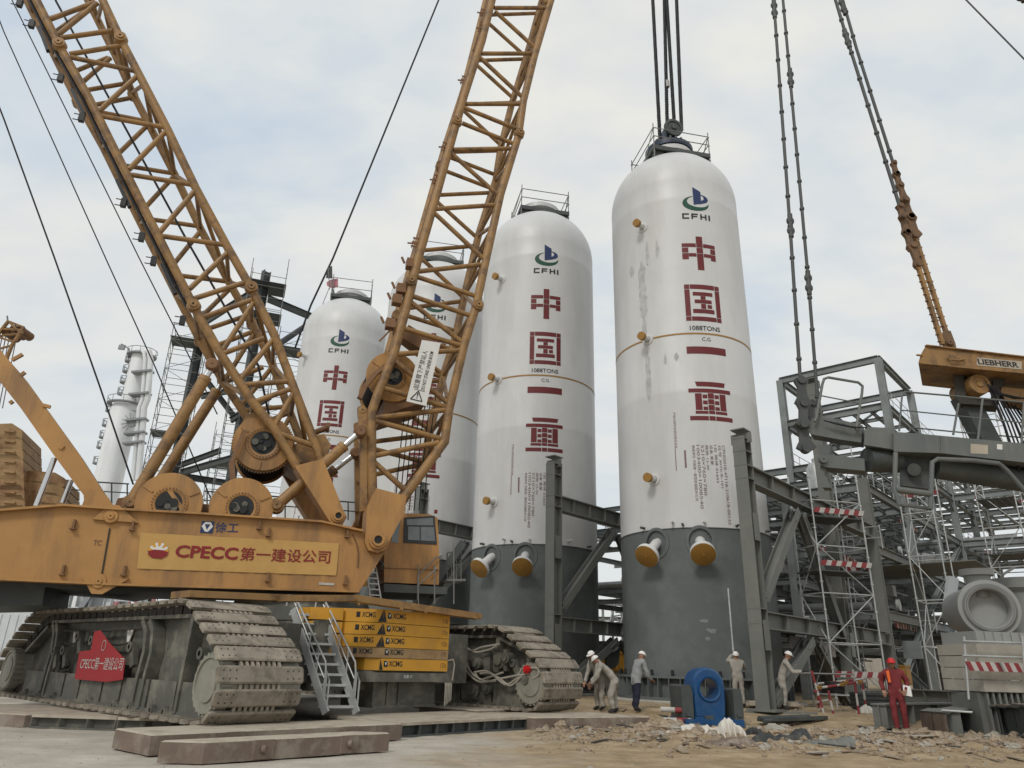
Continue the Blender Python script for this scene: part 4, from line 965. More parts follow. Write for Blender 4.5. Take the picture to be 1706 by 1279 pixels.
# operator's cab at the boom foot
CS0, CS1 = -.85, .95
cabo = [(640, 905), (660, 858), (672, 855), (716, 856.5), (729, 862), (732, 930), (731, 974), (640, 970)]
o = pxprism(cabo, CS0, CS1).build('cab', 'yellow', crane)
fr = [(673, 862), (724, 859), (728, 907), (672, 904)]
pxprism(fr, CS0-.02, CS0+.01).build('window_frame', 'frame_black', o)
for pts in [[(678, 865), (721, 862.5), (722, 875), (678, 874.5)], [(680, 877), (699, 877.5), (699, 900), (680, 899)], [(701, 877.5), (723, 878), (725, 901.5), (701, 900)]]:
    pxprism(pts, CS0-.026, CS0-.021).build('window_pane', 'glass', o)
pxprism([(656, 868), (667, 866), (663, 905), (652, 903)], CS0-.015, CS0+.01).build('door_window', 'glass', o)
MB().bar(PL(640, 946, CS0-.02), PL(731, 949, CS0-.02), .02, .02, up=E2).build('cab_seam', 'gear', o)
c = PL(726, 855, CS0+.2); MB().cyl(c, c+UP*.1, .05, 10).build('beacon', 'redtape', o)
c = PL(636, 940, -1.4); MB().cyl(c, c+V((.05, -.2, -.12)), .07, 10).bar(c, c+UP*.3-E1*.1, .06, .06).build('work_lamp', 'frame_black', crane)
pxprism([(640, 972), (745, 978), (745, 990), (640, 986)], CS0-.1, 1.6).build('cab_deck', 'steeldark', crane)
q = MB()
for x0 in (697, 724, 756): q.cyl(PL(x0, 940 if x0 < 740 else 905, CS0-.1), PL(x0, 1006, CS0-.1), .02, 6)
q.tube([PL(696, 1000, CS0-.1), PL(696, 958, CS0-.1), PL(728, 927, CS0-.1), PL(733, 930, CS0-.1)], .022, 6); q.tube([PL(697, 975, CS0-.1), PL(728, 946, CS0-.1)], .018, 6)
q.build('cab_handrail', 'tube_old', crane)
q = MB(); a_, b_ = PL(626, 945, -1.4), PL(636, 1006, -1.4)
for off in (0, .28): q.cyl(a_-E1*off, b_-E1*off, .025, 6)
for k in range(7): p = a_+(b_-a_)*(k/6.5); q.bar(p, p-E1*.28, .06, .03)
q.build('deck_ladder', 'galv', crane)
q = MB()
for dx in (0, 12): q.bar(PL(697+dx, 1010, -.2+.06*dx), PL(772+dx*.5, 903, -.2+.06*dx), .06, .22, up=UP)
for k in range(9): f = k/8; q.bar(PL(697+75*f, 1010-107*f, -.2), PL(709+69*f, 1010-107*f, .5), .2, .03)
q.build('gangway', 'steeldark', crane)
q = MB(); pts = [(745, 968), (768, 966), (768, 920), (746, 922)]
for y in (920, 942): q.tube([PL(744, y+4, 0), PL(748, y, 0), PL(770, y-1, 0)], .02, 6)
for x in (745, 752, 760, 768): q.cyl(PL(x, 920, 0), PL(x, 968, 0), .018, 6)
q.bar(PL(738, 968, .2), PL(770, 968, .2), .8, .06); q.build('gangway_rail', 'tube_old', crane)

# access stair leaning on the car body
B0 = GZ(543, 1186, .36); B1 = GZ(594, 1186, .36); sd_ = (B1-B0).normalized(); sw = (B1-B0).length
T_ = B0+V((-1.05*.75-.38, 1.05*.62, 0))+UP*2.12
hd = (T_-B0); stair = thing('access_stair', 'galvanised metal stair with two handrails leaning against the crawler crane', 'stair', B0)
q = MB()
for k in (0, 1): q.bar(B0+sd_*sw*k-UP*.02, T_+sd_*sw*k, .05, .17)
q.build('stringer', 'galv', stair)
for i in range(10):
    p = B0+hd*((i+.35)/10); MB().box(p-hd.cross(UP).cross(UP).normalized()*0, sd_*sw, V((hd.x, hd.y, 0)).normalized()*.2, UP*.05).build('tread', 'galv', stair)
for k in (0, 1):
    q = MB(); b_ = B0+sd_*(sw*k)
    def rl(f): return b_+hd*f+UP*(.80-.50*f)
    q.tube([b_+hd*.10+UP*.10, b_+hd*.10+UP*.60, rl(.13), rl(1.0), rl(1.03)-UP*.04-sd_*.12, b_+hd*1.02-sd_*.14+UP*.02], .021, 8)
    for f in (.30, .52, .74, .93): q.cyl(b_+hd*f, rl(f), .016, 6)
    q.cyl(b_+hd*.12+UP*.42, b_+hd*.98+UP*.18, .014, 6); q.tube([b_+hd*.0+UP*.12, b_+hd*.0+UP*.62, b_+hd*.07+UP*.66, b_+hd*.07+UP*.15], .02, 6)
    q.build('handrail', 'galv', stair)

# ------------------------------------------------------------------ ground
def gz(x, y):
    """the yard: flat near the crane, a low rubble bank to the right, 0.3 m higher round the vessels"""
    t_ = min(1, max(0, (y-21.5)/3.5)); z = .30*t_*t_*(3-2*t_)
    bx = min(1, max(0, (x-.5)/3.0)); by = math.exp(-((y-17.6)/2.0)**2)
    z += bx*by*.10*(1+.5*math.sin(x*2.1)+.4*math.sin(x*4.7+y*3))
    return z
xs = [-1500, -400, -120, -60, -40]+[-30+i*.5 for i in range(29)]+[-15.5+i*.25 for i in range(140)]+[19.5+i*.5 for i in range(41)]+[45, 60, 120, 400, 1500]
ys = [-60, -20, -5, 0, 4, 7]+[8+i*.2 for i in range(101)]+[28.5+i*.5 for i in range(24)]+[42, 50, 60, 80, 120, 300, 900, 2000]
rg = random.Random(3); vs = []
for y_ in ys:
    for x_ in xs:
        n = 0
        if 7 < y_ < 30 and -20 < x_ < 25:
            k = min(1, max(0, (x_-1)/4)); kk = math.exp(-((y_-17.8)/2.6)**2)
            n = rg.uniform(-1, 1)*(.008+.04*k*kk)
        vs.append((x_, y_, gz(x_, y_)+n))
nx = len(xs); g = MB().add(vs, [(j*nx+i, j*nx+i+1, (j+1)*nx+i+1, (j+1)*nx+i) for j in range(len(ys)-1) for i in range(nx-1)])
o = g.build('ground', 'ground', None, smooth=80); tag(o, kind='structure')

def rock(mb, c, r, rr, m=0):
    n1, n2 = 7, 5; a_, b_, cc_ = (rr.uniform(.6, 1.2) for _ in range(3)); rot = rr.uniform(0, 6.28); o0 = len(mb.v)
    vs = []
    for j in range(n2+1):
        t = math.pi*j/n2
        for i in range(n1):
            p = 2*math.pi*i/n1+j*.4; s_ = r*rr.uniform(.75, 1.15)
            q_ = V((math.sin(t)*math.cos(p)*a_, math.sin(t)*math.sin(p)*b_, math.cos(t)*cc_*.75))*s_
            vs.append(V(c)+Matrix.Rotation(rot, 3, 'Z') @ q_)
    mb.add(vs, [(j*n1+i, (j+1)*n1+i, (j+1)*n1+(i+1) % n1, j*n1+(i+1) % n1) for j in range(n2) for i in range(n1)], m)
rr = random.Random(11); mb = MB()
for k in range(6500):
    x_ = rr.uniform(.5, 16); y_ = rr.gauss(17.6, 1.5)
    if x_ < 4 and rr.random() < .65*(4-x_)/3.5: continue
    if not 13.2 < y_ < 22.5: continue
    r_ = min(.20, .024*math.exp(rr.gauss(0, .72))); rock(mb, (x_, y_, gz(x_, y_)+r_*.2), r_, rr, 0 if rr.random() < .88 else 1)
for k in range(900):
    x_ = rr.uniform(-14, 8); y_ = rr.uniform(9.5, 17); r_ = .010*math.exp(rr.gauss(0, .5)); rock(mb, (x_, y_, gz(x_, y_)), r_, rr, 1)
for k in range(500):
    x_ = rr.uniform(2, 15); y_ = rr.uniform(21, 27); r_ = .03*math.exp(rr.gauss(0, .5)); rock(mb, (x_, y_, gz(x_, y_)), r_, rr, 0)
for k in range(110):
    x_ = rr.uniform(3, 15.5); y_ = rr.gauss(18.2, 1.2); r_ = rr.uniform(.08, .22); rock(mb, (x_, y_, gz(x_, y_)), r_, rr, rr.choice((0, 0, 1)))
for k in range(170):
    x_ = rr.uniform(1.5, 15); y_ = rr.gauss(18.5, 2.0)
    if not 14 < y_ < 25: continue
    a_ = rr.uniform(0, 3.14); L = rr.uniform(.15, .7); d = V((math.cos(a_), math.sin(a_), rr.uniform(-.1, .1))); p = V((x_, y_, gz(x_, y_)+.035))
    mb.bar(p-d*L/2, p+d*L/2, rr.uniform(.03, .16), rr.uniform(.012, .03), m=rr.choice((0, 1, 2, 3)))
o = mb.build('rubble', ['stone', 'concrete', 'matrust', 'tarp'], None, (0, 0, 0), smooth=0); tag(o, 'broken stones strewn over the low dusty bank', 'rubble', kind='stuff')
mb = MB(); c = GZ(703, 1216, .0); rock(mb, c+UP*.10, .20, random.Random(5)); rock(mb, c+V((.12, .02, .04)), .12, random.Random(8))
tag(mb.build('boulder', 'concrete', None, c, smooth=0), 'single pale lump of concrete lying beside the steel road mats', 'rock')

# ------------------------------------------------------------------ steel road mats
def mat_slab(P0, du, dv, h, label, name='steel_mat', open_edge=False, mats=('matrust', 'mattop')):
    P0, du, dv = V(P0), V(du), V(dv); u_, v_ = du.normalized(), dv.normalized()
    t = MB()
    if not open_edge:
        L = du.length; n = 3
        b = .03
        lo = [P0, P0+du, P0+du+dv, P0+dv]; ins = [P0+u_*b+v_*b, P0+du-u_*b+v_*b, P0+du+dv-u_*b-v_*b, P0+dv+u_*b-v_*b]
        vs = lo+[p+UP*(h-.02) for p in lo]+[p+UP*h for p in ins]
        t.add(vs, [(0, 1, 5, 4), (1, 2, 6, 5), (2, 3, 7, 6), (3, 0, 4, 7), (0, 3, 2, 1)], 0); t.add(vs, [(4, 5, 9, 8), (5, 6, 10, 9), (6, 7, 11, 10), (7, 4, 8, 11), (8, 9, 10, 11)], 1)
        for f in (.28, .75):                                         # lifting pockets in the long edge
            c = P0+du*f+UP*h*.5; t.cyl(c-v_*.05, c+v_*.01, .06, 14); t.box(c-u_*.16-v_*.02-UP*h*.45, u_*.32, v_*.02, UP*h*.9)
    else:
        t.box(P0+UP*(h-.05), du, dv, UP*.05, 1); t.box(P0, du, dv, UP*.04, 0); t.box(P0+v_*.14+UP*.04, du, dv-v_*.28, UP*(h-.09), 0)
        n = max(3, int(du.length/.45))
        for k in range(n+1): t.box(P0+du*(k/n)*.985+UP*.04, u_*.02, v_*.16, UP*(h-.09), 0)
        for k in range(n+1): t.box(P0+du*(k/n)*.985+dv-v_*.16+UP*.04, u_*.02, v_*.16, UP*(h-.09), 0)
    o = t.build(name, list(mats), None, P0+(du+dv)/2, smooth=0); return tag(o, label, 'road mat', 'steel road mats')
c = GZ(336, 1273, 0.02); d = GZ(647, 1251, 0.02)-c
mat_slab(c, d, on(268, 1233, (0, 0, .30), UP)-c-UP*.28, .28, 'nearest rusty steel road mat with lifting pockets, foremost of all')
c = GZ(188, 1246, .02); c0 = c+TA*1.25; d = GZ(668, 1232, .02)-c0
mat_slab(c0, d, c-c0-TB*.02, .285, 'rusty steel road mat lying under the toe of the near crawler track')
c = GZ(880, 1215, .0); u_ = TB
mat_slab(c-u_*3.9, u_*3.9, -TA*2.4, .27, 'dark open-edged steel mat in front of the far crawler track', open_edge=True, mats=('steeldark', 'mattop'))
c = GZ(884, 1216, .0); d = GZ(1083, 1213, 0)-c
mat_slab(c+V((.04, 0, 0)), V((d.x-.04, d.y, 0)), -TA*1.9, .27, 'reddish steel mat at the front of the far crawler track')
mat_slab(c+TB*.3-TA*2.0+UP*.0, TB*3.2, -TA*2.2, .30, 'pale dusty steel mat under the toe of the far crawler track')
c = GZ(45, 1212, .0); mat_slab(GZ(38, 1212, 0), V((-3.6, .9, 0)), V((1.5, 2.0, 0)), .24, 'yellow-stained mat at the left edge under the near track')
for k, (xa, xb) in enumerate([(48, 190), (192, 330)]):
    A = GZ(xa, 1213+.10*(xa-48)*.35, 0); B = GZ(xb, 1213+.10*(xb-48)*.35, 0)
    mat_slab(A, B-A, -TA*.0+TB*2.0, .25, ['dark ribbed steel mat under the rear of the near track', 'dark ribbed steel mat under the middle of the near track'][k], open_edge=True, mats=('crawler', 'mattop'))

# ------------------------------------------------------------------ frames beside the vessels
FB = V((8.07, 24.1, 0))
def GP(L, k, z, sp=8.3): return FB+TB*L+TA*(sp*k)+UP*z
def hcol(mb, p, h, d=.54, w_=.44, m=0):
    mb.ibeam(p, p+UP*h, d, w_, up=TB, tf=.05, tw=.035, m=m)
def portal(k, label, ztop, bk=9.5, L2=8.2, Lb=8.2, ext=0):
    t = thing('portal_frame', label, 'steel frame', GP(0, k, .25), 'green grey frames beside the vessels')
    for L, h in ((0, ztop), (L2, bk)):
        q = MB(); p = GP(L, k, .28); hcol(q, p, h-.28)
        q.cbox(p+UP*.03, TA*.9, TB*.9, UP*.06)
        for zz_ in (3.0, 7.7, h-.35): q.cbox(p+UP*zz_, TA*.46, TB*.56, UP*.03); q.cbox(p+UP*(zz_-.45), TA*.46, TB*.56, UP*.03)
        for zz_ in (2.2, 5.6): 
            q.cbox(p+UP*zz_+TA*.25, TA*.025, TB*.4, UP*.9)
        q.cbox(p+UP*(h-.30), TA*.74, TB*.05, UP*.36); q.cbox(p+UP*(h-.02), TA*.5, TB*.6, UP*.04); q.build('column', 'steel', t)
    for z, hh in ((7.73, .62), (2.95, .55)):
        q = MB(); q.ibeam(GP(.3, k, z), GP(Lb-.3, k, z), hh, .42)
        for f in range(1, 7): p = GP(Lb*f/7, k, z); q.cbox(p, TA*.38, TB*.03, UP*(hh-.1))
        q.build('cross_beam', 'steel', t)
    for z0, z1 in ((7.4, 3.6), (2.65, .5)):
        ap = GP(4.6, k, z0)
        for L in (.45, L2-.2 if z0 > 5 else L2-.9):
            q = MB(); e_ = GP(L, k, z1 if L < 4 else z1-1.1 if z0 > 5 else z1); d_ = (e_-ap).normalized()
            a_ = ap+d_*.35; q.ibeam(a_, e_, .36, .34, up=TA)
            for f in (.03, .93):
                p = a_+(e_-a_)*f; q.bar(p, p+d_*.55, .42, .03, up=TA); q.bar(p, p+d_*.55, .03, .42, up=TA)
                for b_ in range(6):
                    for s_ in (-.15, .15): pp = p+d_*(.06+b_*.08)+TA*.03; q.cyl(pp+UP.cross(d_)*s_*0+d_.cross(TA)*s_+TA*-.03, pp+d_.cross(TA)*s_-TA*.05, .018, 5)
            q.build('brace', 'steel', t)
    return t
portal(0, 'green grey portal frame with chevron braces right of the slung vessel', 9.0, 13.5, Lb=14)
portal(-1, 'green grey portal frame between the two nearest vessels', 9.4, 9.6)
portal(-2, 'green grey portal frame glimpsed behind the yellow cab', 9.4, 9.6)

# tall steelwork with scaffolding behind the last vessel
t = thing('tall_frame', 'tall dark steel frame rising behind the left lattice boom', 'steel frame', YP(300, 1110, 56))
q = MB()
def vert(x, y, Yd, z0, z1):
    p = YP(x, y, Yd); return V((p.x, p.y, z0)), V((p.x, p.y, z1))
for (x, y, ytop) in [(331, 578, 520), (441, 470, 452)]:
    p0, p1 = vert(x, y, 56, .3, YP(x, ytop, 56).z); q = MB(); q.ibeam(p0, p1, .62, .55, up=TB); q.build('column', 'steeldark', t)
for a_, b_, h, Y0, Y1 in [((446, 497), (520, 528), .62, 56, 60), ((466, 572), (512, 541), .42, 56, 60), ((299, 788), (384, 764), .5, 56, 53), ((297, 776), (368, 750), .4, 56, 55), ((296, 792), (400, 808), .5, 56, 60), ((336, 540), (446, 470), .5, 56, 56),
                       ((341, 630), (395, 700), .4, 56, 58), ((335, 660), (440, 640), .45, 56, 56), ((384, 700), (450, 660), .5, 56, 55)]:
    MB().ibeam(YP(*a_, Y0), YP(*b_, Y1), h, .3).build('beam', 'steeldark', t)
def scaffold(label, cx, cy, wu, wv, z0, z1, du, dv, lift=1.9, mate='tube_old', decks=(), toe=(), brace=True, group='tube scaffolds', ztop=None, nu=1):
    c = V((cx, cy, z0)); t = thing('scaffold_tower', label, 'scaffold', c, group)
    for i in range(nu+1):
        for j in (0, 1):
            p = c+du*(wu*(i/nu-.5))+dv*(wv*(j-.5)); q = MB(); h = (z1 if ztop is None else ztop[(i*2+j) % len(ztop)])-z0
            q.cyl(p, p+UP*h, .030, 6)
            z = .3
            while z < h: q.cyl(p+UP*(z-.03), p+UP*(z+.03), .055, 6); z += .5 if h < 8 else 1.0
            q.build('standard', mate, t)
    q = MB(); z = z0+.4; n = 0
    while z < z1:
        for j in (0, 1): q.cyl(c+du*(-wu/2)+dv*(wv*(j-.5))+UP*(z-z0), c+du*(wu/2)+dv*(wv*(j-.5))+UP*(z-z0), .026, 6)
        for i in range(nu+1): q.cyl(c+du*(wu*(i/nu-.5))-dv*wv/2+UP*(z-z0), c+du*(wu*(i/nu-.5))+dv*wv/2+UP*(z-z0), .026, 6)
        if brace and z+lift < z1:
            s_ = 1 if n % 2 else -1
            q.cyl(c+du*(-s_*wu/2)-dv*wv/2+UP*(z-z0), c+du*(s_*wu/2)-dv*wv/2+UP*(z+lift-z0), .022, 6); q.cyl(c-du*wu/2+dv*(-s_*wv/2)+UP*(z-z0), c-du*wu/2+dv*(s_*wv/2)+UP*(z+lift-z0), .022, 6)
        z += lift; n += 1
    q.build('ledgers', mate, t)
    for z in decks:
        q = MB(); nb = 5
        for k in range(nb): q.box(c-du*(wu/2+.1)+dv*(-wv/2+wv*k/nb)+UP*(z-z0), du*(wu+.2), dv*(wv/nb-.03), UP*.05)
        q.build('deck', 'steeldark', t)
    for z in toe:
        q = MB(); 
        for dq, oq, L, of in ((du, -du*wu/2, wu, -dv*(wv/2+.04)), (dv, -dv*wv/2, wv, du*(wu/2+.04))):
            n = max(4, int(L/.22))
            for k in range(n):
                a_ = c+oq+of+dq*(L*k/n)+UP*(z-z0); sk = dq*.10
                q.hexa([a_, a_+dq*(L/n), a_+dq*(L/n)+of.normalized()*.03, a_+of.normalized()*.03, a_+sk+UP*.2, a_+dq*(L/n)+sk+UP*.2, a_+dq*(L/n)+sk+UP*.2+of.normalized()*.03, a_+sk+UP*.2+of.normalized()*.03], k % 2)
        q.build('toe_board', ['redtape', 'whitetape'], t)
    return t
X1 = V((math.cos(R(20)), math.sin(R(20)), 0)); Y1 = V((-X1.y, X1.x, 0))
p = YP(322, 600, 55); scaffold('thin tube scaffold climbing the tall dark column at left', p.x-.6, p.y, 2.6, 2.2, .3, p.z+2.6, X1, Y1, 1.3, decks=(p.z+1.5, p.z-6.5))
p = YP(441, 480, 56); zt = p.z
scaffold('tube scaffold with two plank decks crowning the steel column behind the left boom', p.x+.2, p.y, 2.9, 2.6, .3, zt+1.6, X1, Y1, 1.05, decks=(zt+.0, zt-2.9), ztop=(zt+2.0, zt+2.4, zt+1.9, zt+4.0), brace=False)
p = YP(490, 570, 58); scaffold('low tube scaffold tucked behind the last vessel', p.x, p.y, 2.6, 2.4, .3, p.z+.8, X1, Y1, 1.5, decks=(p.z-1.0,))
p = YP(385, 740, 60); scaffold('pale tube scaffold behind the mast winch', p.x, p.y, 2.8, 2.4, .3, p.z+1.5, X1, Y1, 1.4, mate='galv', decks=(p.z-2,))

# ------------------------------------------------------------------ open steel structure on the right
LS = (14, 21, 28, 35, 42, 49); KS = (1, 0, -1, -2); LV = (4.0, 7.0, 10.0, 13.2, 16.2, 19.2)
t = thing('process_structure', 'large pale grey open steel structure of many bays on the right', 'steel structure', GP(21, 0, 0, 6))
def top_of(L, k):
    if k == 1 and L < 35: return 0
    if (L, k) in ((21, 0), (21, -1), (28, 0), (28, -1)): return 19.2
    if L >= 28 and k >= -1: return 16.2
    return 13.2 if L > 14 else 10.4
for L in LS:
    for k in KS:
        if top_of(L, k) < 1: continue
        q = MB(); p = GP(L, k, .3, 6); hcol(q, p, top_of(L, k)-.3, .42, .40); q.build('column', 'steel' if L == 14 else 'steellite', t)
rs = random.Random(21)
for i, z in enumerate(LV):
    q = MB(); j_ = MB(); rl_ = MB()
    for a_, L in enumerate(LS):
        for b_, k in enumerate(KS):
            if top_of(L, k) < z-.1: continue
            for (L2, k2) in ((LS[a_+1] if a_ < 5 else None, k), (L, KS[b_+1] if b_ < 3 else None)):
                if L2 is None or k2 is None or top_of(L2, k2) < z-.1: continue
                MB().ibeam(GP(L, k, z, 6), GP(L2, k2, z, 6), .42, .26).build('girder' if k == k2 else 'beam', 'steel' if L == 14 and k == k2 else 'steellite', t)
                if k == k2: 
                    for f in (.0, 1.0):
                        s_ = 1 if f == 0 else -1; j_.bar(GP(L+(L2-L)*f+s_*.2, k, z-.9, 6), GP(L+(L2-L)*f+s_*1.0, k, z-.15, 6), .12, .12)
            if a_ < 5 and b_ < 3 and top_of(LS[a_+1], KS[b_+1]) >= z-.1 and top_of(L, KS[b_+1]) >= z-.1 and top_of(LS[a_+1], k) >= z-.1 and z < 18:
                L2, k2 = LS[a_+1], KS[b_+1]
                n = 3
                for m_ in range(1, n): j_.ibeam(GP(L+(L2-L)*m_/n, k, z, 6), GP(L+(L2-L)*m_/n, k2, z, 6), .22, .13)
                if rs.random() < .9:
                    for m_ in range(1, 6): kk = k+(k2-k)*m_/6; j_.ibeam(GP(L, kk, z, 6), GP(L2, kk, z, 6), .2, .12)
                if rs.random() < .45: j_.bar(GP(L, k, z+.06, 6), GP(L2, k2, z+.06, 6), .10, .10)
                if rs.random() < .7 and z > 5:
                    for hh in (.55, 1.05): rl_.cyl(GP(L, k, z+.2+hh, 6), GP(L2, k, z+.2+hh, 6), .022, 5)
                    for m_ in range(5): p = GP(L+(L2-L)*m_/4, k, z+.2, 6); rl_.cyl(p, p+UP*1.05, .02, 5)
    if z < 18:
        j_.build('deck_joists', 'steellite', t)
        if rl_.v: rl_.build('handrail', 'galv', t)
for L, k, z0, z1 in [(21, 0, 0.4, 7.0), (35, 0, 4.0, 10.0), (28, -1, 7.0, 13.2), (14, -1, .4, 7)]:
    q = MB(); q.ibeam(GP(L, k, z0, 6), GP(L, k-1, z1, 6), .25, .25); q.build('brace', 'steellite', t)
for L, z0, z1 in [(14, .4, 4.0), (21, 4.0, 7.0), (28, 7, 10), (21, 13.2, 16.2)]:
    MB().ibeam(GP(L, 0, z0, 6), GP(L+7, 0, z1, 6), .25, .25).build('brace', 'steellite', t)
for z in (16.2, 19.2):
    for a_, b_ in (((21, -1), (28, -1)), ((21, 0), (28, 0)), ((21, 0), (21, -1)), ((28, 0), (28, -1))):
        pass
# pipes, cable trays and equipment inside it
for i, (L, k0, k1, z, r_, mm) in enumerate([(16.5, -.2, -2, 4.6, .20, 'pipe'), (18.5, -.2, -2, 7.5, .14, 'galv'), (24, .1, -2, 10.5, .2, 'pipe'), (25.5, .1, -2, 4.5, .2, 'pipe'), (31, .3, -2, 7.6, .2, 'pipe'), (38, .5, -2, 10.6, .25, 'galv')]):
    o = MB().cyl(GP(L, k0, z, 6), GP(L, k1, z, 6), r_, 16)
    for kk in (0, -1): o.cyl(GP(L, kk, z, 6), GP(L, kk, z, 6)+TA*.12, r_*1.35, 16)
    tag(o.build('process_pipe', mm, None, GP(L, 0, z, 6)), ['grey pipe on the lowest tier of the open structure', 'thin bright pipe on the second tier of the open structure', 'grey pipe on the third tier of the open structure', 'another grey pipe on the lowest tier deeper in the open structure', 'grey pipe on the second tier deep in the open structure', 'bright pipe high at the back of the open structure'][i], 'pipe', 'pipes in the open structure')
for i, (L, k, z, r_, h, mm) in enumerate([(24.5, -.5, 7.2, .8, 2.2, 'pipe'), (31.5, .5, 4.2, 1.0, 2.4, 'pipe'), (17.5, -.55, 10.3, .55, 1.8, 'galv'), (38, -.5, 7.2, 1.1, 2.4, 'farwhite')]):
    p = GP(L, k, z, 6); o = MB().lathe(p, UP, [(0, -.0), (r_, .1), (r_, h), (r_*.7, h+.3), (.2, h+.38), (.2, h+.6), (0, h+.6)], 24)
    tag(o.build('drum_vessel', mm, None, p), ['short grey drum on the second tier of the open structure', 'wide grey drum on the lowest tier of the open structure', 'small bright drum high in the open structure', 'white drum at the back of the open structure'][i], 'tank', 'small drums in the open structure')
for i, (L, k, z, ww, hh, lab) in enumerate([(15.5, 0.0, 1.4, .9, .8, 'orange yellow box seen between the columns on the right'), (12, -.8, 1.6, .7, .5, 'small yellow box low behind the portal frame')]):
    p = GP(L, k, z, 6)
    q = MB().cbox(p, TB*ww, TA*.5, UP*hh).cbox(p+UP*(hh/2+.03), TB*(ww+.08), TA*.58, UP*.06).cyl(p-UP*(z-.3), p-UP*hh/2, .06, 8).cbox(p+TA*.27, TB*ww*.8, TA*.03, UP*hh*.75)
    tag(q.build('control_box', 'ochre', None, p), lab, 'box')
cA = YP(1409, 1100, 28.5); cx, cy = cA.x, cA.y
ux = V((.97, .24, 0)).normalized(); uy = V((-ux.y, ux.x, 0))
scaffold('pale tube scaffold with striped toe boards in front of the open structure', cx, cy, 2.2, 1.3, .3, 8.9, ux, uy, 1.75, 'galv', decks=(7.05, 5.0), toe=(7.2, 5.2, 1.3))
p = GP(16, 0, 0, 6); scaffold('taller tube scaffold deep behind the striped one', 18.0, 37.5, 2.2, 1.5, .3, 12.5, TB, TA, 1.8, 'galv', decks=(8.6,), toe=(8.7,))
p = YP(1555, 1100, 32); scaffold('slender bright scaffold beside the grey manifold', p.x+1.2, p.y+1, 1.6, 1.3, .3, 11.5, TB, TA, 1.9, 'galv', toe=(9.4,))
p = YP(1680, 900, 36); scaffold('tube scaffold with a striped toe board at the right edge', p.x, p.y, 2.4, 1.6, .3, 15.0, TB, TA, 1.9, 'galv', decks=(9.7, 7.0), toe=(9.8, 7.1, 12.5))
MB_ = MB(); nxx = 14
vs = []
for i in range(nxx+1):
    f = i/nxx
    for j in range(4): vs.append(YP(1316+76*f, 1058+f*14+j*(7+2*math.sin(f*3.1))+(j > 0)*3*math.sin(f*7), 26.9+1.6*f)+V((0, .06*math.sin(f*20+j), 0)))
q = MB().add(vs, [(i*4+j, i*4+4+j, i*4+5+j, i*4+1+j) for i in range(nxx) for j in range(3)])
q.add([v+V((0, .02, 0)) for v in vs], [(i*4+j, i*4+1+j, i*4+5+j, i*4+4+j) for i in range(nxx) for j in range(3)])
tag(q.build('fire_blanket', 'greycloth', None, YP(1355, 1080, 26.5)), 'grey cloth sheet slung under the lower beam of the right frame', 'cloth')

# ------------------------------------------------------------------ second crane at the right edge: grey guide frame, yellow mast head, pendants
YL = 18.0
def LP(x, y, d=0.0): return YP(x, y, YL+d)
XD = LP(1538, 650, 1.75)-LP(1530, 604.5, 0); XD = V((XD.x, XD.y, 0)).normalized()
def yprism(pts, d0, d1, mb=None, m=None):
    mb = mb or MB(); return mb.prism([LP(x, y, d0) for x, y in pts], XD*(d1-d0), m)
c2 = thing('mobile_crane', 'second crane at the right edge with yellow mast head above grey guide frame', 'crane', LP(1600, 760, .8))
hd_ = yprism([(1542, 576.5), (1644, 588), (1706, 595.5), (1840, 611), (1840, 640), (1706, 622), (1600, 612), (1530, 604.5), (1534, 590)], .0, 1.9)
hd_.bar(LP(1542, 576, -.02)+UP*.01, LP(1840, 611, -.02)+UP*.01, .10, .03)
mh = hd_.build('mast_head', 'boom', c2)
q = MB(); P = [LP(1530, 604.6, 0), LP(1534, 590, 0), LP(1542, 577, 0)]
q.cyl(LP(1532, 594, 0)-V((.12, .1, -.0)), LP(1536, 592, 0), .03, 8); q.build('end_pin', 'boom', mh); q = MB()
q.tube([LP(1579, 596, -.03), LP(1583, 599, -.10), LP(1598, 600, -.10), LP(1606, 598, -.10), LP(1606, 595, -.03)], .025, 8); q.build('grab_handle', 'boom', mh); MB().cbox(LP(1593, 597, -.01), V((.36, 0, -.03)), V((0, .05, 0)), UP*.09).build('step_bracket', 'boom', mh)
q = MB(); A, B = LP(1630, 606.5, -.012), LP(1698, 612.5, -.012)
q.prism([LP(1627, 595, -.004), LP(1702, 602, -.004), LP(1702, 615.5, -.004), LP(1627, 608.5, -.004)], V((0, -.006, 0)), 0)
write(q, 'LIEBHERR', A, B-A, UP, width=(B-A).length, height=.165, m=1, bold=.035); q.build('name_plate', ['mattop', 'black'], mh)
# sheave block under the head
c = LP(1631, 640, .35)
o = MB().cyl(c, c+V((0, .9, 0)), .28, 32).lathe(c, V((0, -1, 0)), [(0, .06), (.08, .06), (.10, .02), (.2, .02), (.21, .05), (.28, .05), (.30, 0), (.30, -.9)], 32).build('head_sheave', 'boom', mh)
yprism([(1588, 618), (1604, 618), (1610, 662), (1650, 664), (1656, 640), (1650, 620), (1676, 624), (1660, 676), (1600, 672), (1590, 650)], .5, 1.1).build('sheave_bracket', 'trackdark', mh)
yprism([(1664, 644), (1706, 648), (1840, 664), (1840, 690), (1706, 669), (1674, 665)], .5, 1.3).build('rear_link', 'boom', c2)
MB().bar(LP(1604, 660, .9), LP(1672, 790, .9), .5, .45, up=V((0, 1, 0))).build('strut', 'steeldark', c2)
q = MB(); rr = random.Random(4)
for k in range(11):
    x0 = 1646+k*4.5; x1 = x0+52+k*4; d0 = .3+.1*k
    q.tube([LP(x0, 640+k*2, d0), LP((x0+x1)/2, 705, d0+.05), LP(x1, 790+rr.uniform(-10, 10), d0+.1)], .022 if k % 3 else .034, 6)
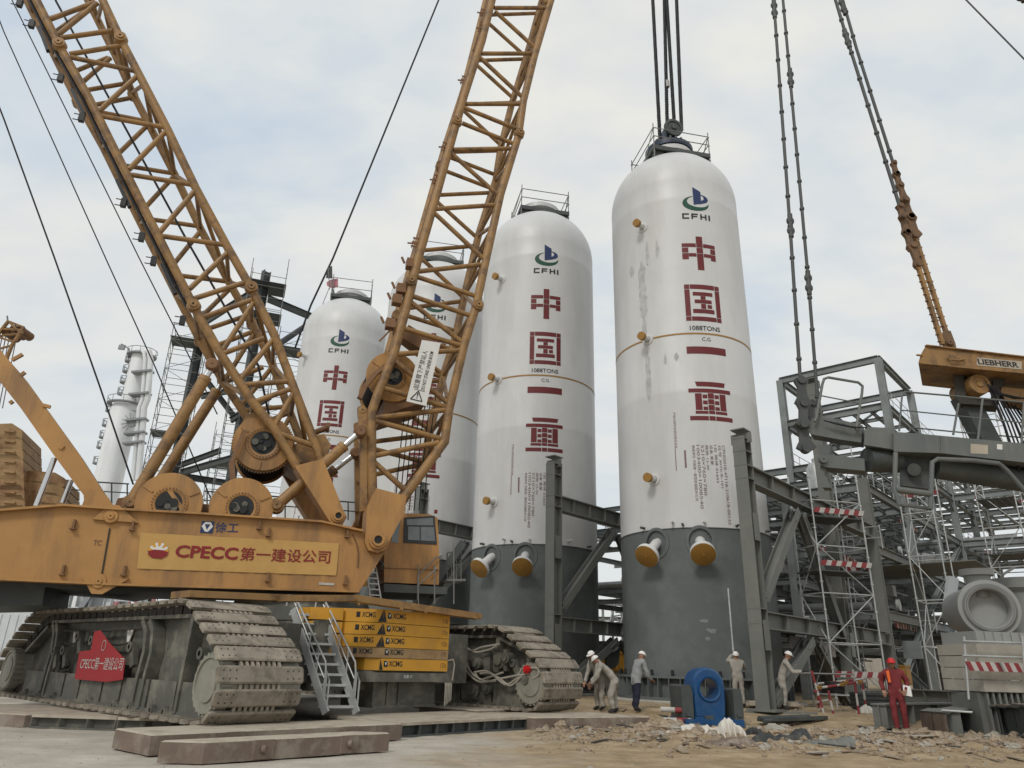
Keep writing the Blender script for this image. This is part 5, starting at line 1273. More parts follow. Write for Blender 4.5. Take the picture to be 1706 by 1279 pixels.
q.build('reeving_rope', 'rope', c2)
q = MB()
for k in range(3): q.tube([LP(1648+k*3, 642, .2), LP(1660+k*3, 655, .2), LP(1690+k*8, 664, .3), LP(1740, 660, .4)], .02, 6)
q.build('loose_rope', 'rope', c2)
# grey guide frame
gb = yprism([(1489, 719), (1530, 722), (1706, 738.5), (1900, 757), (1900, 793), (1706, 770), (1567, 754.5), (1489, 752)], .0, 1.0)
gb.bar(LP(1568, 727, -.01), LP(1568, 755, -.01), .03, .03, up=V((0, 1, 0)))
gd = gb.build('guide_frame', 'guidegrey', c2)
yprism([(1617, 739), (1646, 741), (1646, 756.5), (1617, 755)], -.006, 0).build('data_plate', 'mattop', gd)
yprism([(1661, 739.5), (1670, 740.5), (1670, 749), (1661, 748)], -.006, 0).build('data_plate', 'paper', gd)
yprism([(1441, 710.5), (1487, 713), (1489, 720), (1489, 750), (1486, 748), (1439.6, 741)], .1, .95).build('end_block', 'guidegrey', gd)
yprism([(1347, 708), (1351, 697), (1364, 692), (1400, 699), (1437, 708), (1435, 737), (1400, 732), (1350, 723)], .25, .8).build('nose_arm', 'guidegrey', gd)
q = yprism([(1366, 774), (1368, 760), (1380, 757), (1440, 764), (1441, 784), (1376, 778)], .3, .9)
q.lathe(LP(1370, 766, .3), V((0, -1, 0)), [(.02, .1), (.10, .1), (.12, 0)], 16); q.build('lower_arm', 'guidegrey', gd)
yprism([(1360, 742), (1384, 740), (1381, 760), (1373, 790), (1384, 812), (1370, 812), (1366, 785), (1368, 760)], .4, .8).build('hanger', 'guidegrey', gd)
MB().cyl(LP(1444, 766, .5), LP(1494, 768, .6), .32, 24).build('cylinder_sleeve', 'steeldark', gd)
MB().cyl(LP(1555, 778, .6), LP(1860, 824, .8), .30, 24).build('main_cylinder', 'steeldark', gd)
q = MB()
q.tube([LP(1550, 848, -.05), LP(1552, 790, -.05), LP(1553, 770, -.05), LP(1562, 764.5, -.05), LP(1620, 767, -.05), LP(1664, 772, -.05), LP(1676, 782, -.05), LP(1706, 816, -.05), LP(1740, 850, -.05)], .06, 10)
q.tube([LP(1492, 754, -.05), LP(1490, 815, -.05), LP(1499, 841, -.05)], .06, 10); q.tube([LP(1491, 815, -.05), LP(1550, 823, -.05)], .085, 10); q.tube([LP(1499, 840, .1), LP(1550, 847, .1)], .05, 8)
q.build('guard_hoop', 'guidegrey', gd)
q = yprism([(1499, 757), (1552, 762), (1552, 815), (1499, 808)], .45, .95); q.cyl(LP(1523, 782, .4), LP(1523, 782, .2), .16, 20); q.build('winch_unit', 'steeldark', gd)
q = MB()
q.tube([LP(1357, 702, .1), LP(1360, 696, .1), LP(1370, 640, .1), LP(1373, 631, .1), LP(1380, 628.5, .1), LP(1430, 637, .1), LP(1437, 643, .1), LP(1436, 655, .1), LP(1426, 716, .1)], .038, 8)
q.cyl(LP(1368, 659, .1), LP(1434, 672, .1), .018, 6)
q.tube([LP(1498, 718, .1), LP(1503, 656, .1), LP(1508, 652.5, .1), LP(1630, 663, .1), LP(1860, 684, .1)], .026, 8); q.cyl(LP(1501, 683, .1), LP(1860, 720, .1), .018, 6)
q.tube([LP(1515, 720, .8), LP(1517, 712, .8), LP(1600, 720, .8), LP(1860, 742, .8)], .02, 6)
for (x0, y0, x1, y1) in [(1637, 664, 1629, 734), (1597, 672, 1588, 724), (1706, 670, 1702, 738)]: q.cyl(LP(x0, y0, .1), LP(x1, y1, .1), .03, 8)
q.build('handrail', 'guidegrey', gd)
for k in range(4): MB().tube([LP(1372+10*k, 700+2*k, .1), LP(1392+10*k, 700+2*k+6, .05), LP(1420+8*k, 712, .1)], .018, 6).build('hose', 'rope', gd)
# link chain and pendant bars
def link(a_, b_, r0, r1, mate, th=.10, par=c2, name='pendant_link'):
    d = (b_-a_).normalized(); sv = d.cross(V((0, 1, 0))).normalized(); P = []
    L = (b_-a_).length
    for f, r in [(-.12, .0), (-.09, .7*r0), (0, r0), (.12, .85*r0), (.3, .55*r0), (.7, .55*r1), (.88, .85*r1), (1, r1), (1.09, .7*r1), (1.12, 0)]: P.append(a_+d*L*f+sv*r)
    for f, r in [(1.09, .7*r1), (1, r1), (.88, .85*r1), (.7, .55*r1), (.3, .55*r0), (.12, .85*r0), (0, r0), (-.09, .7*r0)]: P.append(a_+d*L*f-sv*r)
    q = MB().prism([p-V((0, th/2, 0)) for p in P], V((0, th, 0)))
    for p, r in ((a_, r0), (b_, r1)): q.cyl(p-V((0, th*.5+.06, 0)), p+V((0, th*.5+.06, 0)), r*.55, 14)
    return q.build(name, mate, par)
link(LP(1334, 634, .2), LP(1338, 672, .2), .20, .23, 'pendant'); link(LP(1338, 672, .05), LP(1338, 707, .05), .20, .20, 'pendant'); link(LP(1336, 707, .2), LP(1343, 746, .2), .22, .26, 'pendant')
link(LP(1352, 672, .7), LP(1350, 700, .7), .16, .16, 'pendant')
def pendant(pts, joints, d, r, mate):
    P = [LP(x, y, d) for x, y in pts]; q = MB().tube(P, r, 8)
    tot = (P[-1]-P[0]).length
    for i in range(len(P)-1):
        L = (P[i+1]-P[i]).length; n = max(1, int(L/1.0)); dd = (P[i+1]-P[i]).normalized()
        for k in range(n): c = P[i]+(P[i+1]-P[i])*((k+.5)/n); q.cyl(c-dd*.035, c+dd*.035, r*1.5, 8)
    o = q.build('pendant_bar', mate, c2)
    for x, y in joints:
        c = LP(x, y, d); dd = (P[1]-P[0]).normalized(); q = MB()
        for s_ in (-.17, .17): q.ball(c+dd*s_, (.12, .08, .14), 12, 8)
        q.cyl(c-dd*.4, c+dd*.4, r*1.5, 8); q.build('bar_joint', mate, o)
pendant([(1333, 628), (1318, 403), (1289, 0), (1276, -180)], [(1290, 15), (1317, 376)], .2, .052, 'pendant')
pendant([(1364, 690), (1347, 470), (1304.5, 0), (1288, -180)], [(1317, 130), (1347, 471)], .7, .050, 'pendant')
pendant([(1499, 344), (1412, 67), (1392, 0), (1330, -200)], [(1411, 64)], .2, .052, 'pendant'); pendant([(1490, 278), (1427, 81), (1404, 0), (1345, -200)], [(1404, 10)], .7, .050, 'pendant')
for a_, b_, r0, r1, d in [((1488.5, 272), (1493, 291), .10, .12, .7), ((1493, 291), (1499, 309), .13, .13, .7), ((1499, 309), (1507, 333), .12, .15, .6), ((1507, 333), (1516, 362), .15, .17, .7), ((1499, 344), (1503, 362), .13, .11, .2), ((1503, 362), (1510, 388), .11, .14, .3), ((1516, 363), (1524, 392), .2, .22, .7), ((1510, 388), (1519, 413), .13, .16, .3), ((1520, 410), (1529, 442), .17, .13, .2)]:
    link(LP(*a_, d), LP(*b_, d), r0, r1, 'pendant_rust', .12)
for a_, b_, d in [((1529, 442), (1570, 574), .2), ((1524, 392), (1580, 566), .7)]:
    A, B = LP(*a_, d), LP(*b_, d); q = MB().bar(A, B, .085, .13, up=V((0, 1, 0)))
    for k in range(12): p = A+(B-A)*((k+.5)/12); q.cbox(p, V((.17, 0, 0)), V((0, .1, 0)), UP*.03)
    q.build('pendant_bar', 'boom', c2)
q = yprism([(1571, 578), (1568, 556), (1574, 549), (1584, 551), (1592, 572), (1594, 583)], .2, .45); q.lathe(LP(1581, 571, .2), V((0, -1, 0)), [(.02, .08), (.08, .08), (.11, 0)], 16); q.build('pendant_anchor', 'pendant_rust', mh)
A, B = YP(1610, 0, 40), YP(1712, 104, 40); q = MB().tube([A+(A-B)*.6, A, B, B+(B-A)*.4], .06, 6)
tag(q.build('guy_wire', 'pendant', None, A), 'single dark wire slanting down through the top right corner of the sky', 'wire')
c = YP(1702, -8, 30); q = MB().ball(c, (.35, .3, .35), 14, 10).cyl(c, c+UP*3, .06, 8).cyl(c-UP*.2, c-UP*.5, .12, 10).tube([c+V((-.5, 0, .2)), c+V((-.4, 0, -.2)), c+V((.1, 0, -.6))], .04, 6)
tag(q.build('hook_block', 'trackdark', None, c), 'dark hook block just cut by the top right corner', 'hook')

# rope to a crane beyond, tagged by two flags on the last vessel
P = [YP(x, y, Y_) for x, y, Y_ in [(760, -80, 46), (729.5, 3, 46), (554.7, 430, 46.5), (518, 508, 47), (491, 581, 47.5)]]
tag(MB().tube(P, .075, 8).build('lifting_rope', 'rope', None, P[-1]), 'long dark rope slanting across the sky behind the boom to the last vessel', 'rope')
for pole, quad, mm, lab in [((549, 470, 547, 446), [(546, 445), (553, 442), (554, 464), (543, 463), (544, 455)], 'tarp', 'small dark flag flying beside the last vessel top'), ((557, 484, 552, 466), [(544, 470), (551, 465), (563, 464), (563.5, 478), (552, 479), (545, 476)], 'pink', 'small red flag beside the last vessel top')]:
    q = MB().cyl(YP(pole[0], pole[1]+12, 44.6), YP(pole[2], pole[3], 44.6), .03, 6, m=1)
    P = [YP(x, y, 44.6) for x, y in quad]; q.prism([p+V((0, .05*math.sin(i*2), 0)) for i, p in enumerate(P)], V((0, .03, 0)), 0)
    tag(q.build('flag', [mm, 'tube_old'], None, P[0]), lab, 'flag')

# ------------------------------------------------------------------ far things
def at_d(x, y, d): return YP(x, y, d)
Yf = 110.0
t = thing('distillation_column', 'distant white two stage column with ring platforms at left', 'column', YP(188, 830, Yf))
def ax_pt(y): return YP(208+(y-684)*(-20/109.0), y, Yf)
top_, mid, low = ax_pt(592), ax_pt(676), ax_pt(830)
cx = mid.x; rlo = (YP(231, 684, Yf)-YP(185, 684, Yf)).length/2*.93; rup = (YP(240, 600, Yf)-YP(207, 600, Yf)).length/2*.95
c = V((cx, Yf, 0)); cu2 = V((cx+.35*rlo, Yf, 0))
MB().lathe(c, UP, [(rlo, 0), (rlo, mid.z-.8), (rlo*.8, mid.z+.6), (rlo*.5, mid.z+1.0), (0, mid.z+1.0)], 40).build('lower_shell', 'farwhite', t)
MB().lathe(cu2, UP, [(rup, mid.z-1), (rup, top_.z), (rup*.9, top_.z+.5), (0, top_.z+.8)], 36).build('upper_shell', 'farwhite', t)
for y, wv, up_ in [(594, 1.18, 1), (605, -1, 1), (622, -1, 1), (640, -1, 1), (659, -1, 1), (676, 1.25, 0), (688, -1, 0), (712, -1, 0), (732, -1, 0), (749, -1, 0), (775, -1, 0)]:
    z = ax_pt(y).z; cc2, rad = (cu2, rup) if up_ else (c, rlo); q = MB()
    if wv > 0: q.lathe(cc2+UP*z, UP, [(rad, 0), (rad+.7, 0), (rad+.7, .2), (rad, .2)], 32)
    else: q.lathe(cc2+UP*z-V((rad*.9, .3, 0)), UP, [(.1, 0), (.9, 0), (.9, .2), (.1, .2)], 16)
    rad2 = rad+.7 if wv > 0 else .9; c3 = cc2+UP*z if wv > 0 else cc2+UP*z-V((rad*.9, .3, 0))
    q.lathe(c3, UP, [(rad2, 1.0), (rad2+.06, 1.0), (rad2+.06, 1.1), (rad2, 1.1)], 24)
    for k in range(10): p = c3+V((rad2*math.cos(k*.628), rad2*math.sin(k*.628), 0)); q.cyl(p, p+UP*1.1, .05, 4)
    q.build('ring_platform', 'fargrey', t)
for dx, r in ((245, .45), (236, .3)):
    q = MB().tube([YP(dx-15, 800, Yf-2), YP(dx-6, 700, Yf-2), YP(dx-5, 680, Yf-2), YP(dx+1, 665, Yf-2), YP(dx+6, 600, Yf-2), YP(dx+4, 586, Yf-2), YP(dx-8, 583, Yf-1), YP(225, 592, Yf)], r, 10); q.build('riser_pipe', 'farwhite', t)
for y in (620, 657, 700, 722, 738): 
    c3 = YP(238-(y-620)*.12, y, Yf-2); MB().cbox(c3, V((3.0, 0, .4)), V((0, 1.5, 0)), UP*.3).build('pipe_bracket', 'fargrey', t)
q = MB().cyl(YP(214, 600, Yf), YP(215, 580, Yf), .12, 6).tube([YP(215, 582, Yf), YP(209, 576, Yf), YP(202, 573, Yf)], .12, 6).bar(YP(198, 578, Yf), YP(208, 579, Yf), .3, .8); q.build('vent_pipe', 'fargrey', t)
q = MB(); c3 = YP(219, 703, Yf-rlo-.2); q.cyl(c3, c3+V((0, .4, 0)), .75, 20)
for k in range(13):
    an = k*math.pi/6.5; L = 1.6 if 1.8 < an < 4.6 else .95; q.bar(c3+V((math.cos(an)*.6, 0, math.sin(an)*.6)), c3+V((math.cos(an)*L, 0, math.sin(an)*L)), .12, .1, up=V((0, 1, 0)))
q.build('manway_flange', 'fargrey', t)
# tip of another lattice boom, cut by the left edge
t = thing('distant_boom', 'tip of another yellow lattice boom cut by the left edge', 'crane boom', YP(5, 590, 26))
q = MB(); ch = [((-60, 700), (-6, 560), (14, 535)), ((-30, 700), (20, 575), (40, 545))]
for off in (0, .9):
    for c4_ in ch: q.tube([YP(x, y, 26+off) for x, y in c4_], .07, 8)
for (a_, b_) in [((14, 535), (40, 545)), ((2, 548), (38, 550)), ((-6, 560), (33, 556)), ((-6, 560), (24, 570)), ((-16, 585), (20, 575)), ((-16, 585), (10, 600)), ((-30, 620), (8, 604)), ((14, 535), (36, 556)), ((36, 556), (40, 545))]:
    for off in (0, .9): q.cyl(YP(*a_, 26+off), YP(*b_, 26+off), .045, 6)
q.build('boom_lattice', 'boom', t)
for k, (x, y) in enumerate([(10, 552), (22, 548), (32, 549)]): c = YP(x, y, 26.1); MB().cyl(c, c+V((0, .7, 0)), .18, 16).build('tip_sheave', 'gear', t)
q = MB()
for k in range(5): q.cyl(YP(6+6*k, 548, 26.3), YP(-20+6*k, 680, 26.3), .02, 5)
q.cyl(YP(13, 536, 26.3), YP(12, 526, 26.3), .03, 6); q.build('tip_rope', 'tube_old', t)
# site cabins, wall and small steel behind the crane
q = MB(); p = YP(-40, 1080, 36)
q.box((p.x-6, 36, 0), (9.8, 0, 0), (0, 5, 0), (0, 0, 3.2))
for k in range(26): q.box((p.x-6+k*.39, 35.96, .1), (.18, 0, 0), (0, .04, 0), (0, 0, 2.9))
tag(q.build('site_cabin', 'hutwhite', None, (p.x, 38, 0)), 'white ribbed site cabin wall behind the near crawler track', 'cabin')
t = thing('cladded_steelwork', 'small white steel frame with pale cladding under the crane body', 'steel frame', YP(110, 1060, 42))
x0, x1 = YP(62, 1060, 42).x, YP(168, 1060, 42).x
for y_ in (42, 46):
    for x in (62, 98, 132, 168): a_ = YP(x, 1060, 42); q = MB(); q.ibeam(V((a_.x, y_, 0)), V((a_.x, y_, 6.2)), .4, .3); q.build('column', 'hutwhite', t)
    for z in (3.6, 4.5, 5.3, 6.1): MB().ibeam(V((x0, y_-.22, z)), V((x1, y_-.22, z)), .25, .2).build('beam', 'hutwhite', t)

MB().box((YP(100, 1060, 42).x+.2, 42.4, 3.8), (x1-YP(100, 1060, 42).x-.3, 0, 0), (0, .06, 0), (0, 0, 2.0)).build('cladding', 'hutwhite', t)
MB().bar(V((x0+2.0, 41.8, 3.4)), V((x0+3.0, 41.8, 5.6)), .2, .3).build('raking_brace', 'fargrey', t)
q = MB(); rr = random.Random(9)
for k in range(26):
    x = rr.uniform(172, 246); y = rr.uniform(996, 1022); a_ = YP(x, y, 50); q.bar(a_, a_+V((rr.uniform(-1.2, 1.2), 0, rr.uniform(-.8, .8))), .18, .18)
for x in (176, 200, 224, 246): a_ = YP(x, 1050, 50); q.bar(V((a_.x, 50, 0)), V((a_.x, 50, 6.6)), .2, .2)
for z in (4.2, 5.4, 6.4): q.bar(V((YP(172, 1010, 50).x, 50, z)), V((YP(248, 1010, 50).x, 50, z)), .2, .25)
tag(q.build('painted_steelwork', 'pink', None, YP(210, 1050, 50)), 'faded red steelwork seen under the crane body', 'steel frame')
# low hoarding that closes the site, with a pale band
for i, (xa, xb, Y_, h, mm, lab) in enumerate([(-200, -12, 88, 3.0, 'hutwhite', 'long pale hoarding far behind the crane'), (8, 230, 84, 3.4, 'concrete', 'long grey hoarding far behind the open structure')]):
    q = MB().box((xa, Y_, 0), (xb-xa, 0, 0), (0, .15, 0), (0, 0, h)); n = int((xb-xa)/4)
    for k in range(n+1): q.box((xa+k*4, Y_-.1, 0), (.15, 0, 0), (0, .1, 0), (0, 0, h+.1))
    tag(q.build('hoarding', mm, None, ((xa+xb)/2, Y_, 0)), lab, 'hoarding')
t = thing('gap_gantry', 'pale lattice boom and gantry glimpsed between the two nearest vessels', 'crane boom', YP(1020, 1060, 60))
q = MB()
for off in (0, 1.2):
    A0, A1, B0_, B1_ = YP(1012, 1052, 60+off), YP(1066, 860, 60+off), YP(1030, 1052, 60+off), YP(1082, 880, 60+off)
    q.cyl(A0, A1, .10, 6); q.cyl(B0_, B1_, .10, 6)
    for k in range(16): q.cyl(A0+(A1-A0)*k/16, B0_+(B1_-B0_)*(k+.5)/16, .06, 5); q.cyl(B0_+(B1_-B0_)*(k+.5)/16, A0+(A1-A0)*(k+1)/16, .06, 5)
q.build('boom_lattice', 'galv', t)
q = MB(); q.ibeam(YP(985, 1003, 62), YP(1070, 1005, 62), .5, .3); q.ibeam(YP(985, 1030, 62), YP(1070, 1032, 62), .3, .3)
for x in (1004, 1020, 1036): q.bar(YP(x, 1003, 62), YP(x+2, 1100, 62), .2, .2)
q.build('gantry_beam', 'galv', t)
p = YP(1030, 1100, 40); q = MB()
q.box((p.x-1.4, 40, 1.25), (2.8, 0, 0), (0, 1.2, 0), (0, 0, .9)); q.box((p.x-1.4, 40.1, .3), (2.8, 0, 0), (0, 1.0, 0), (0, 0, .95), 1); q.box((p.x-1.5, 39.9, 2.1), (3.0, 0, 0), (0, 1.4, 0), (0, 0, .12))
for k in range(5): q.box((p.x-1.3+k*.56, 39.95, 1.3), (.1, 0, 0), (0, .05, 0), (0, 0, .8))
tag(q.build('tool_container', ['slab', 'concrete'], None, p), 'orange yellow container seen in the gap between the nearest vessels', 'container')
q = MB(); p = YP(1016, 1092, 33); q.prism([YP(x, y, 33) for x, y in [(1010, 1078), (1020, 1086), (1026, 1084), (1034, 1076), (1032, 1092), (1031, 1106), (1022, 1114), (1012, 1112)]], V((0, .8, 0)))
tag(q.build('saddle_block', 'steeldark', None, p), 'dark notched steel saddle standing between the nearest vessels', 'steel block')

# ------------------------------------------------------------------ people
def person(label, x, y, z, heading, J, cloth, helm, scale=1.0, legs='coverall', coat=None):
    """J: joints in metres, x right, y forward, z up; one skinned body, clothing as material areas, helmet as a child"""
    jacket = coat or cloth
    rootm = Matrix.Translation((x, y, z)) @ Matrix.Rotation(heading, 4, 'Z') @ Matrix.Scale(scale, 4)
    bm = bmesh.new(); lay = bm.verts.layers.skin.verify(); vt = {}; area = {}
    def vtx(n, r, first=False):
        v = bm.verts.new(J[n]); v[lay].radius = (r, r*.82) if not isinstance(r, tuple) else r; v[lay].use_root = first; vt[n] = v
    bulk = 1.12 if coat else 1.0
    vtx('pelvis', (.155*bulk, .125*bulk), True); vtx('waist', (.150*bulk, .120*bulk)); vtx('chest', (.175*bulk, .135*bulk)); vtx('neck', .062); vtx('head', .075)
    for s_ in 'LR':
        vtx('sho'+s_, .085*bulk); vtx('elb'+s_, .074*bulk); vtx('wri'+s_, .055); vtx('hip'+s_, .125); vtx('kne'+s_, .098); vtx('ank'+s_, .080); vtx('toe'+s_, .042)
    E_ = [('pelvis', 'waist'), ('waist', 'chest'), ('chest', 'neck'), ('neck', 'head')]
    for s_ in 'LR': E_ += [('chest', 'sho'+s_), ('sho'+s_, 'elb'+s_), ('elb'+s_, 'wri'+s_), ('pelvis', 'hip'+s_), ('hip'+s_, 'kne'+s_), ('kne'+s_, 'ank'+s_), ('ank'+s_, 'toe'+s_)]
    for a_, b_ in E_: bm.edges.new((vt[a_], vt[b_]))
    me = bpy.data.meshes.new('p'); bm.to_mesh(me); bm.free()
    ob = bpy.data.objects.new('p', me); col.objects.link(ob)
    sk = ob.modifiers.new('s', 'SKIN'); sk.use_smooth_shade = True; ss = ob.modifiers.new('u', 'SUBSURF'); ss.levels = 2; ss.render_levels = 2
    dg = bpy.context.evaluated_depsgraph_get(); dg.update(); ev = bpy.data.meshes.new_from_object(ob.evaluated_get(dg))
    vs = [v.co.copy() for v in ev.vertices]; fs = [tuple(p.vertices) for p in ev.polygons]
    bpy.data.objects.remove(ob); bpy.data.meshes.remove(ev)
    def seg(p, a_, b_):
        a_, b_ = V(J[a_]), V(J[b_]); d = b_-a_; f = max(0, min(1, (p-a_).dot(d)/d.length_squared)); return (p-a_-d*f).length, f
    mb = MB()
    rr = random.Random(int(x*100)); fold = [(rr.uniform(14, 34), rr.uniform(0, 6)) for _ in range(4)]
    vs2 = []
    for p in vs:
        n_ = .012*noise.noise(p*9+V((x, 0, 0)))+.008*noise.noise(p*22)+.005*sum(math.sin(f_*(p.z+.6*p.x*(1 if i % 2 else -1)+.4*p.y)+o_) for i, (f_, o_) in enumerate(fold))
        cen = V((0, V(J['waist']).y, p.z)); d = V((p.x, p.y-cen.y, 0)); vs2.append(p+(d.normalized()*n_ if d.length > .01 and p.z < V(J['neck']).z else V((0, 0, 0))))
    mats = [jacket, legs, 'skin', 'boot', 'boot']
    mi = []
    for f in fs:
        p = sum((vs[i] for i in f), V((0, 0, 0)))/len(f); best = None
        for a_, b_ in E_:
            dd, t_ = seg(p, a_, b_)
            if best is None or dd < best[0]: best = (dd, a_, b_, t_)
        _, a_, b_, t_ = best
        k = 0
        if a_[:3] in ('hip', 'kne') or (a_ == 'pelvis' and b_[:3] == 'hip'): k = 1
        if coat and k == 1 and (a_ == 'pelvis' or (a_[:3] == 'hip' and t_ < .28)): k = 0
        if a_ == 'pelvis' and b_ == 'waist' and t_ < .3 and not coat: k = 1
        if b_ == 'head' or (b_ == 'neck' and t_ > .85): k = 2
        if a_[:3] == 'ank' or (b_[:3] == 'ank' and t_ > .88): k = 3
        if b_[:3] == 'wri' and t_ > .97: k = 2
        mi.append(k)
    mb.v = vs2; mb.f = [list(f) for f in fs]; mb.m = mi
    # head with brow, nose, jaw and ears
    hc = V(J['head'])+V(J.get('look', (0, .02, .08))); fd = V(J.get('face', (0, 1, -.1))).normalized(); rt = fd.cross(UP).normalized(); up = rt.cross(fd)
    def hp(q_):
        q2 = V(q_); jaw = max(0, -q2.z)/.12; q2.x *= 1-.35*jaw*jaw; q2.y *= 1-.15*jaw
        return rt*q2.x+fd*q2.y+up*q2.z
    mb.ball(hc, (.078, .098, .118), 16, 12, 2, hp)
    mb.ball(hc+fd*.098-up*.012, (.013, .018, .022), 8, 6, 2); mb.ball(hc+fd*.082+up*.022, (.05, .02, .012), 8, 6, 2); mb.ball(hc+fd*.086-up*.055, (.026, .012, .008), 8, 5, 2)
    for s_ in (-1, 1): mb.ball(hc+rt*.078*s_-up*.005, (.014, .02, .03), 8, 6, 2); mb.ball(hc+fd*.090+rt*.03*s_+up*.008, (.011, .008, .008), 8, 5, 4)
    mb.cyl(V(J['neck'])-V((0, 0, .02)), hc-up*.06, .055, 12, m=2)
    # hands: palm, four bent fingers of unequal length, thumb from the side of the palm
    for s_, sg in (('L', -1), ('R', 1)):
        wv = V(J['wri'+s_]); hd2 = (wv-V(J['elb'+s_])).normalized(); side = hd2.cross(UP)
        if side.length < .2: side = V((0, 1, 0)).cross(hd2)
        side.normalize(); pn = side.cross(hd2); curl = J.get('curl', .9)
        gl = 4 if J.get('gloves') else 2
        pc = wv+hd2*.05; mb.cbox(pc, side*.080, hd2*.095, pn*.03, gl)
        for k, L in enumerate((.068, .078, .073, .058)):
            b_ = wv+hd2*.095+side*(-.030+.020*k); p = [b_]; d = hd2.copy()
            for sgm, an in ((.45, .35*curl), (.32, .7*curl), (.23, .6*curl)):
                d = (d*math.cos(an)-pn*math.sin(an)).normalized(); p.append(p[-1]+d*L*sgm)
            mb.tube(p, .0095, 6, gl)
        tb = wv+hd2*.03+side*(-.042*sg); d = (hd2*.6-side*.6*sg-pn*.5).normalized(); mb.tube([tb, tb+d*.035, tb+(d+hd2*.5).normalized()*.062], .011, 6, gl)
    mb.v = [rootm @ p for p in mb.v]
    hpos = rootm @ hc
    o = mb.build('person', mats, None, (x, y, z), smooth=80); tag(o, label, 'person', None)
    # helmet
    h = MB(); prof = []
    def cv(p): return rootm @ p
    n1, n2 = 18, 7; vs3 = []; fs3 = []
    for j in range(n2+1):
        t_ = math.pi/2*j/n2
        for i in range(n1):
            p_ = 2*math.pi*i/n1; r_ = math.cos(t_); vs3.append(cv(hc+up*.035+rt*(.102*r_*math.cos(p_))+fd*(.122*r_*math.sin(p_)-.008)+up*(.112*math.sin(t_))))
    for j in range(n2):
        for i in range(n1): fs3.append((j*n1+i, j*n1+(i+1) % n1, (j+1)*n1+(i+1) % n1, (j+1)*n1+i))
    h.add(vs3, fs3)
    br = [hc+up*.035+rt*(.104*math.cos(a_))+fd*(.122*math.sin(a_)+(.055 if math.sin(a_) > 0 else .004)*max(0, math.sin(a_))**.6-.008) for a_ in [k*math.pi/12 for k in range(24)]]
    h.prism([cv(p) for p in br], cv(hc+up*.012)-cv(hc))
    h.build('helmet', helm, o, smooth=60)
    return o
def stand(**k):
    J = dict(pelvis=(0, 0, .93), waist=(0, .0, 1.12), chest=(0, 0, 1.36), neck=(0, .01, 1.50), head=(0, .03, 1.58), look=(0, .01, .03),
             shoL=(-.19, 0, 1.42), elbL=(-.26, -.02, 1.14), wriL=(-.24, .10, .92), shoR=(.19, 0, 1.42), elbR=(.26, -.02, 1.14), wriR=(.24, .10, .92),
             hipL=(-.10, 0, .88), kneL=(-.11, .03, .49), ankL=(-.12, -.02, .09), toeL=(-.14, .15, .04), hipR=(.10, 0, .88), kneR=(.11, .03, .49), ankR=(.12, -.02, .09), toeR=(.14, .15, .04))
    J.update(k); return J
def bend(a_, **k):
    """trunk tipped forward by a_ radians about the hips"""
    J = stand(); c0 = V((0, 0, .93)); M_ = Matrix.Rotation(-a_, 3, 'X')
    for n in ('waist', 'chest', 'neck', 'head', 'shoL', 'shoR'): J[n] = tuple(c0+M_ @ (V(J[n])-c0))
    J['look'] = tuple(M_ @ V((0, .01, .03))); J['face'] = tuple(Matrix.Rotation(-a_*.75, 3, 'X') @ V((0, 1, -.1)))
    J['pelvis'] = (0, -.10*a_, .92); J['waist'] = tuple(V(J['waist'])+V((0, -.05*a_, .01)))
    for n in ('hipL', 'hipR'): J[n] = (J[n][0], -.10*a_, .87)
    J.update(k); return J
def face_to(x, y, tx, ty): return math.atan2(-(tx-x), ty-y)
# red-clad man standing on the rubble, looking at the camera
p = GZ(1503, 1221, .05); x, y = p.x, p.y
red = person('person in red workwear and red helmet standing on the rubble holding white papers', x, y, gz(x, y)-.01, face_to(x, y, -2, 0)+.05,
       stand(wriL=(-.22, .16, 1.0), elbL=(-.30, -.04, 1.16), wriR=(.27, .10, .98), elbR=(.31, -.06, 1.18), kneR=(.10, .06, .49), ankR=(.08, .06, .09), toeR=(.09, .22, .04), pelvis=(0, 0, .93)), 'redcloth', 'helmet_red', 1.03, 'redcloth', 'redcloth')
hm = Matrix.Rotation(face_to(x, y, -2, 0)+.05, 3, 'Z'); bp = V((x, y, gz(x, y)))
MB().prism([bp+hm @ V(q_) for q_ in [(.07, .19, 1.20), (.13, .175, 1.20), (.15, .13, 1.47), (.08, .15, 1.49)]], hm @ V((0, .02, 0))).build('orange_strap', 'orange', red)
q = MB(); a_ = bp+hm @ V((-.34, .16, .88)); q.hexa([a_+hm @ V(v_) for v_ in [(-.03, 0, 0), (.16, .02, .02), (.17, .04, .03), (-.02, .03, .0), (-.02, -.05, .24), (.14, -.04, .27), (.15, -.02, .27), (-.01, -.03, .24)]])
tag(q.build('paper_bundle', 'paper', None, a_), 'white papers in the hand of the red-clad man', 'papers')
# white coverall, bending over bars beside the right frame
p = YP(1304, 1140, 24.9); x, y = p.x, p.y
person('person in pale coverall bending over bars in front of the right steel column', x, y, gz(x, y), face_to(x, y, x+2.4, y-.9), bend(.32, elbL=(-.24, .34, 1.10), wriL=(-.14, .62, 1.12), elbR=(.24, .34, 1.08), wriR=(.13, .60, 1.10), gloves=True), 'coverall', 'helmet_white', 1.03)
bx = GZ(1335, 1180, .3); q = MB()
for k in range(3): q.cyl((x+.45+.05*k, y-.32-.05*k, gz(x, y)+1.08+.01*k), (x+1.95, y-.75-.04*k, gz(x, y)+1.10), .022, 8)
tag(q.build('scaffold_bars', 'tube_old', None, (x+1, y-.5, 1.3)), 'bars held by the man bending beside the right column', 'bars')
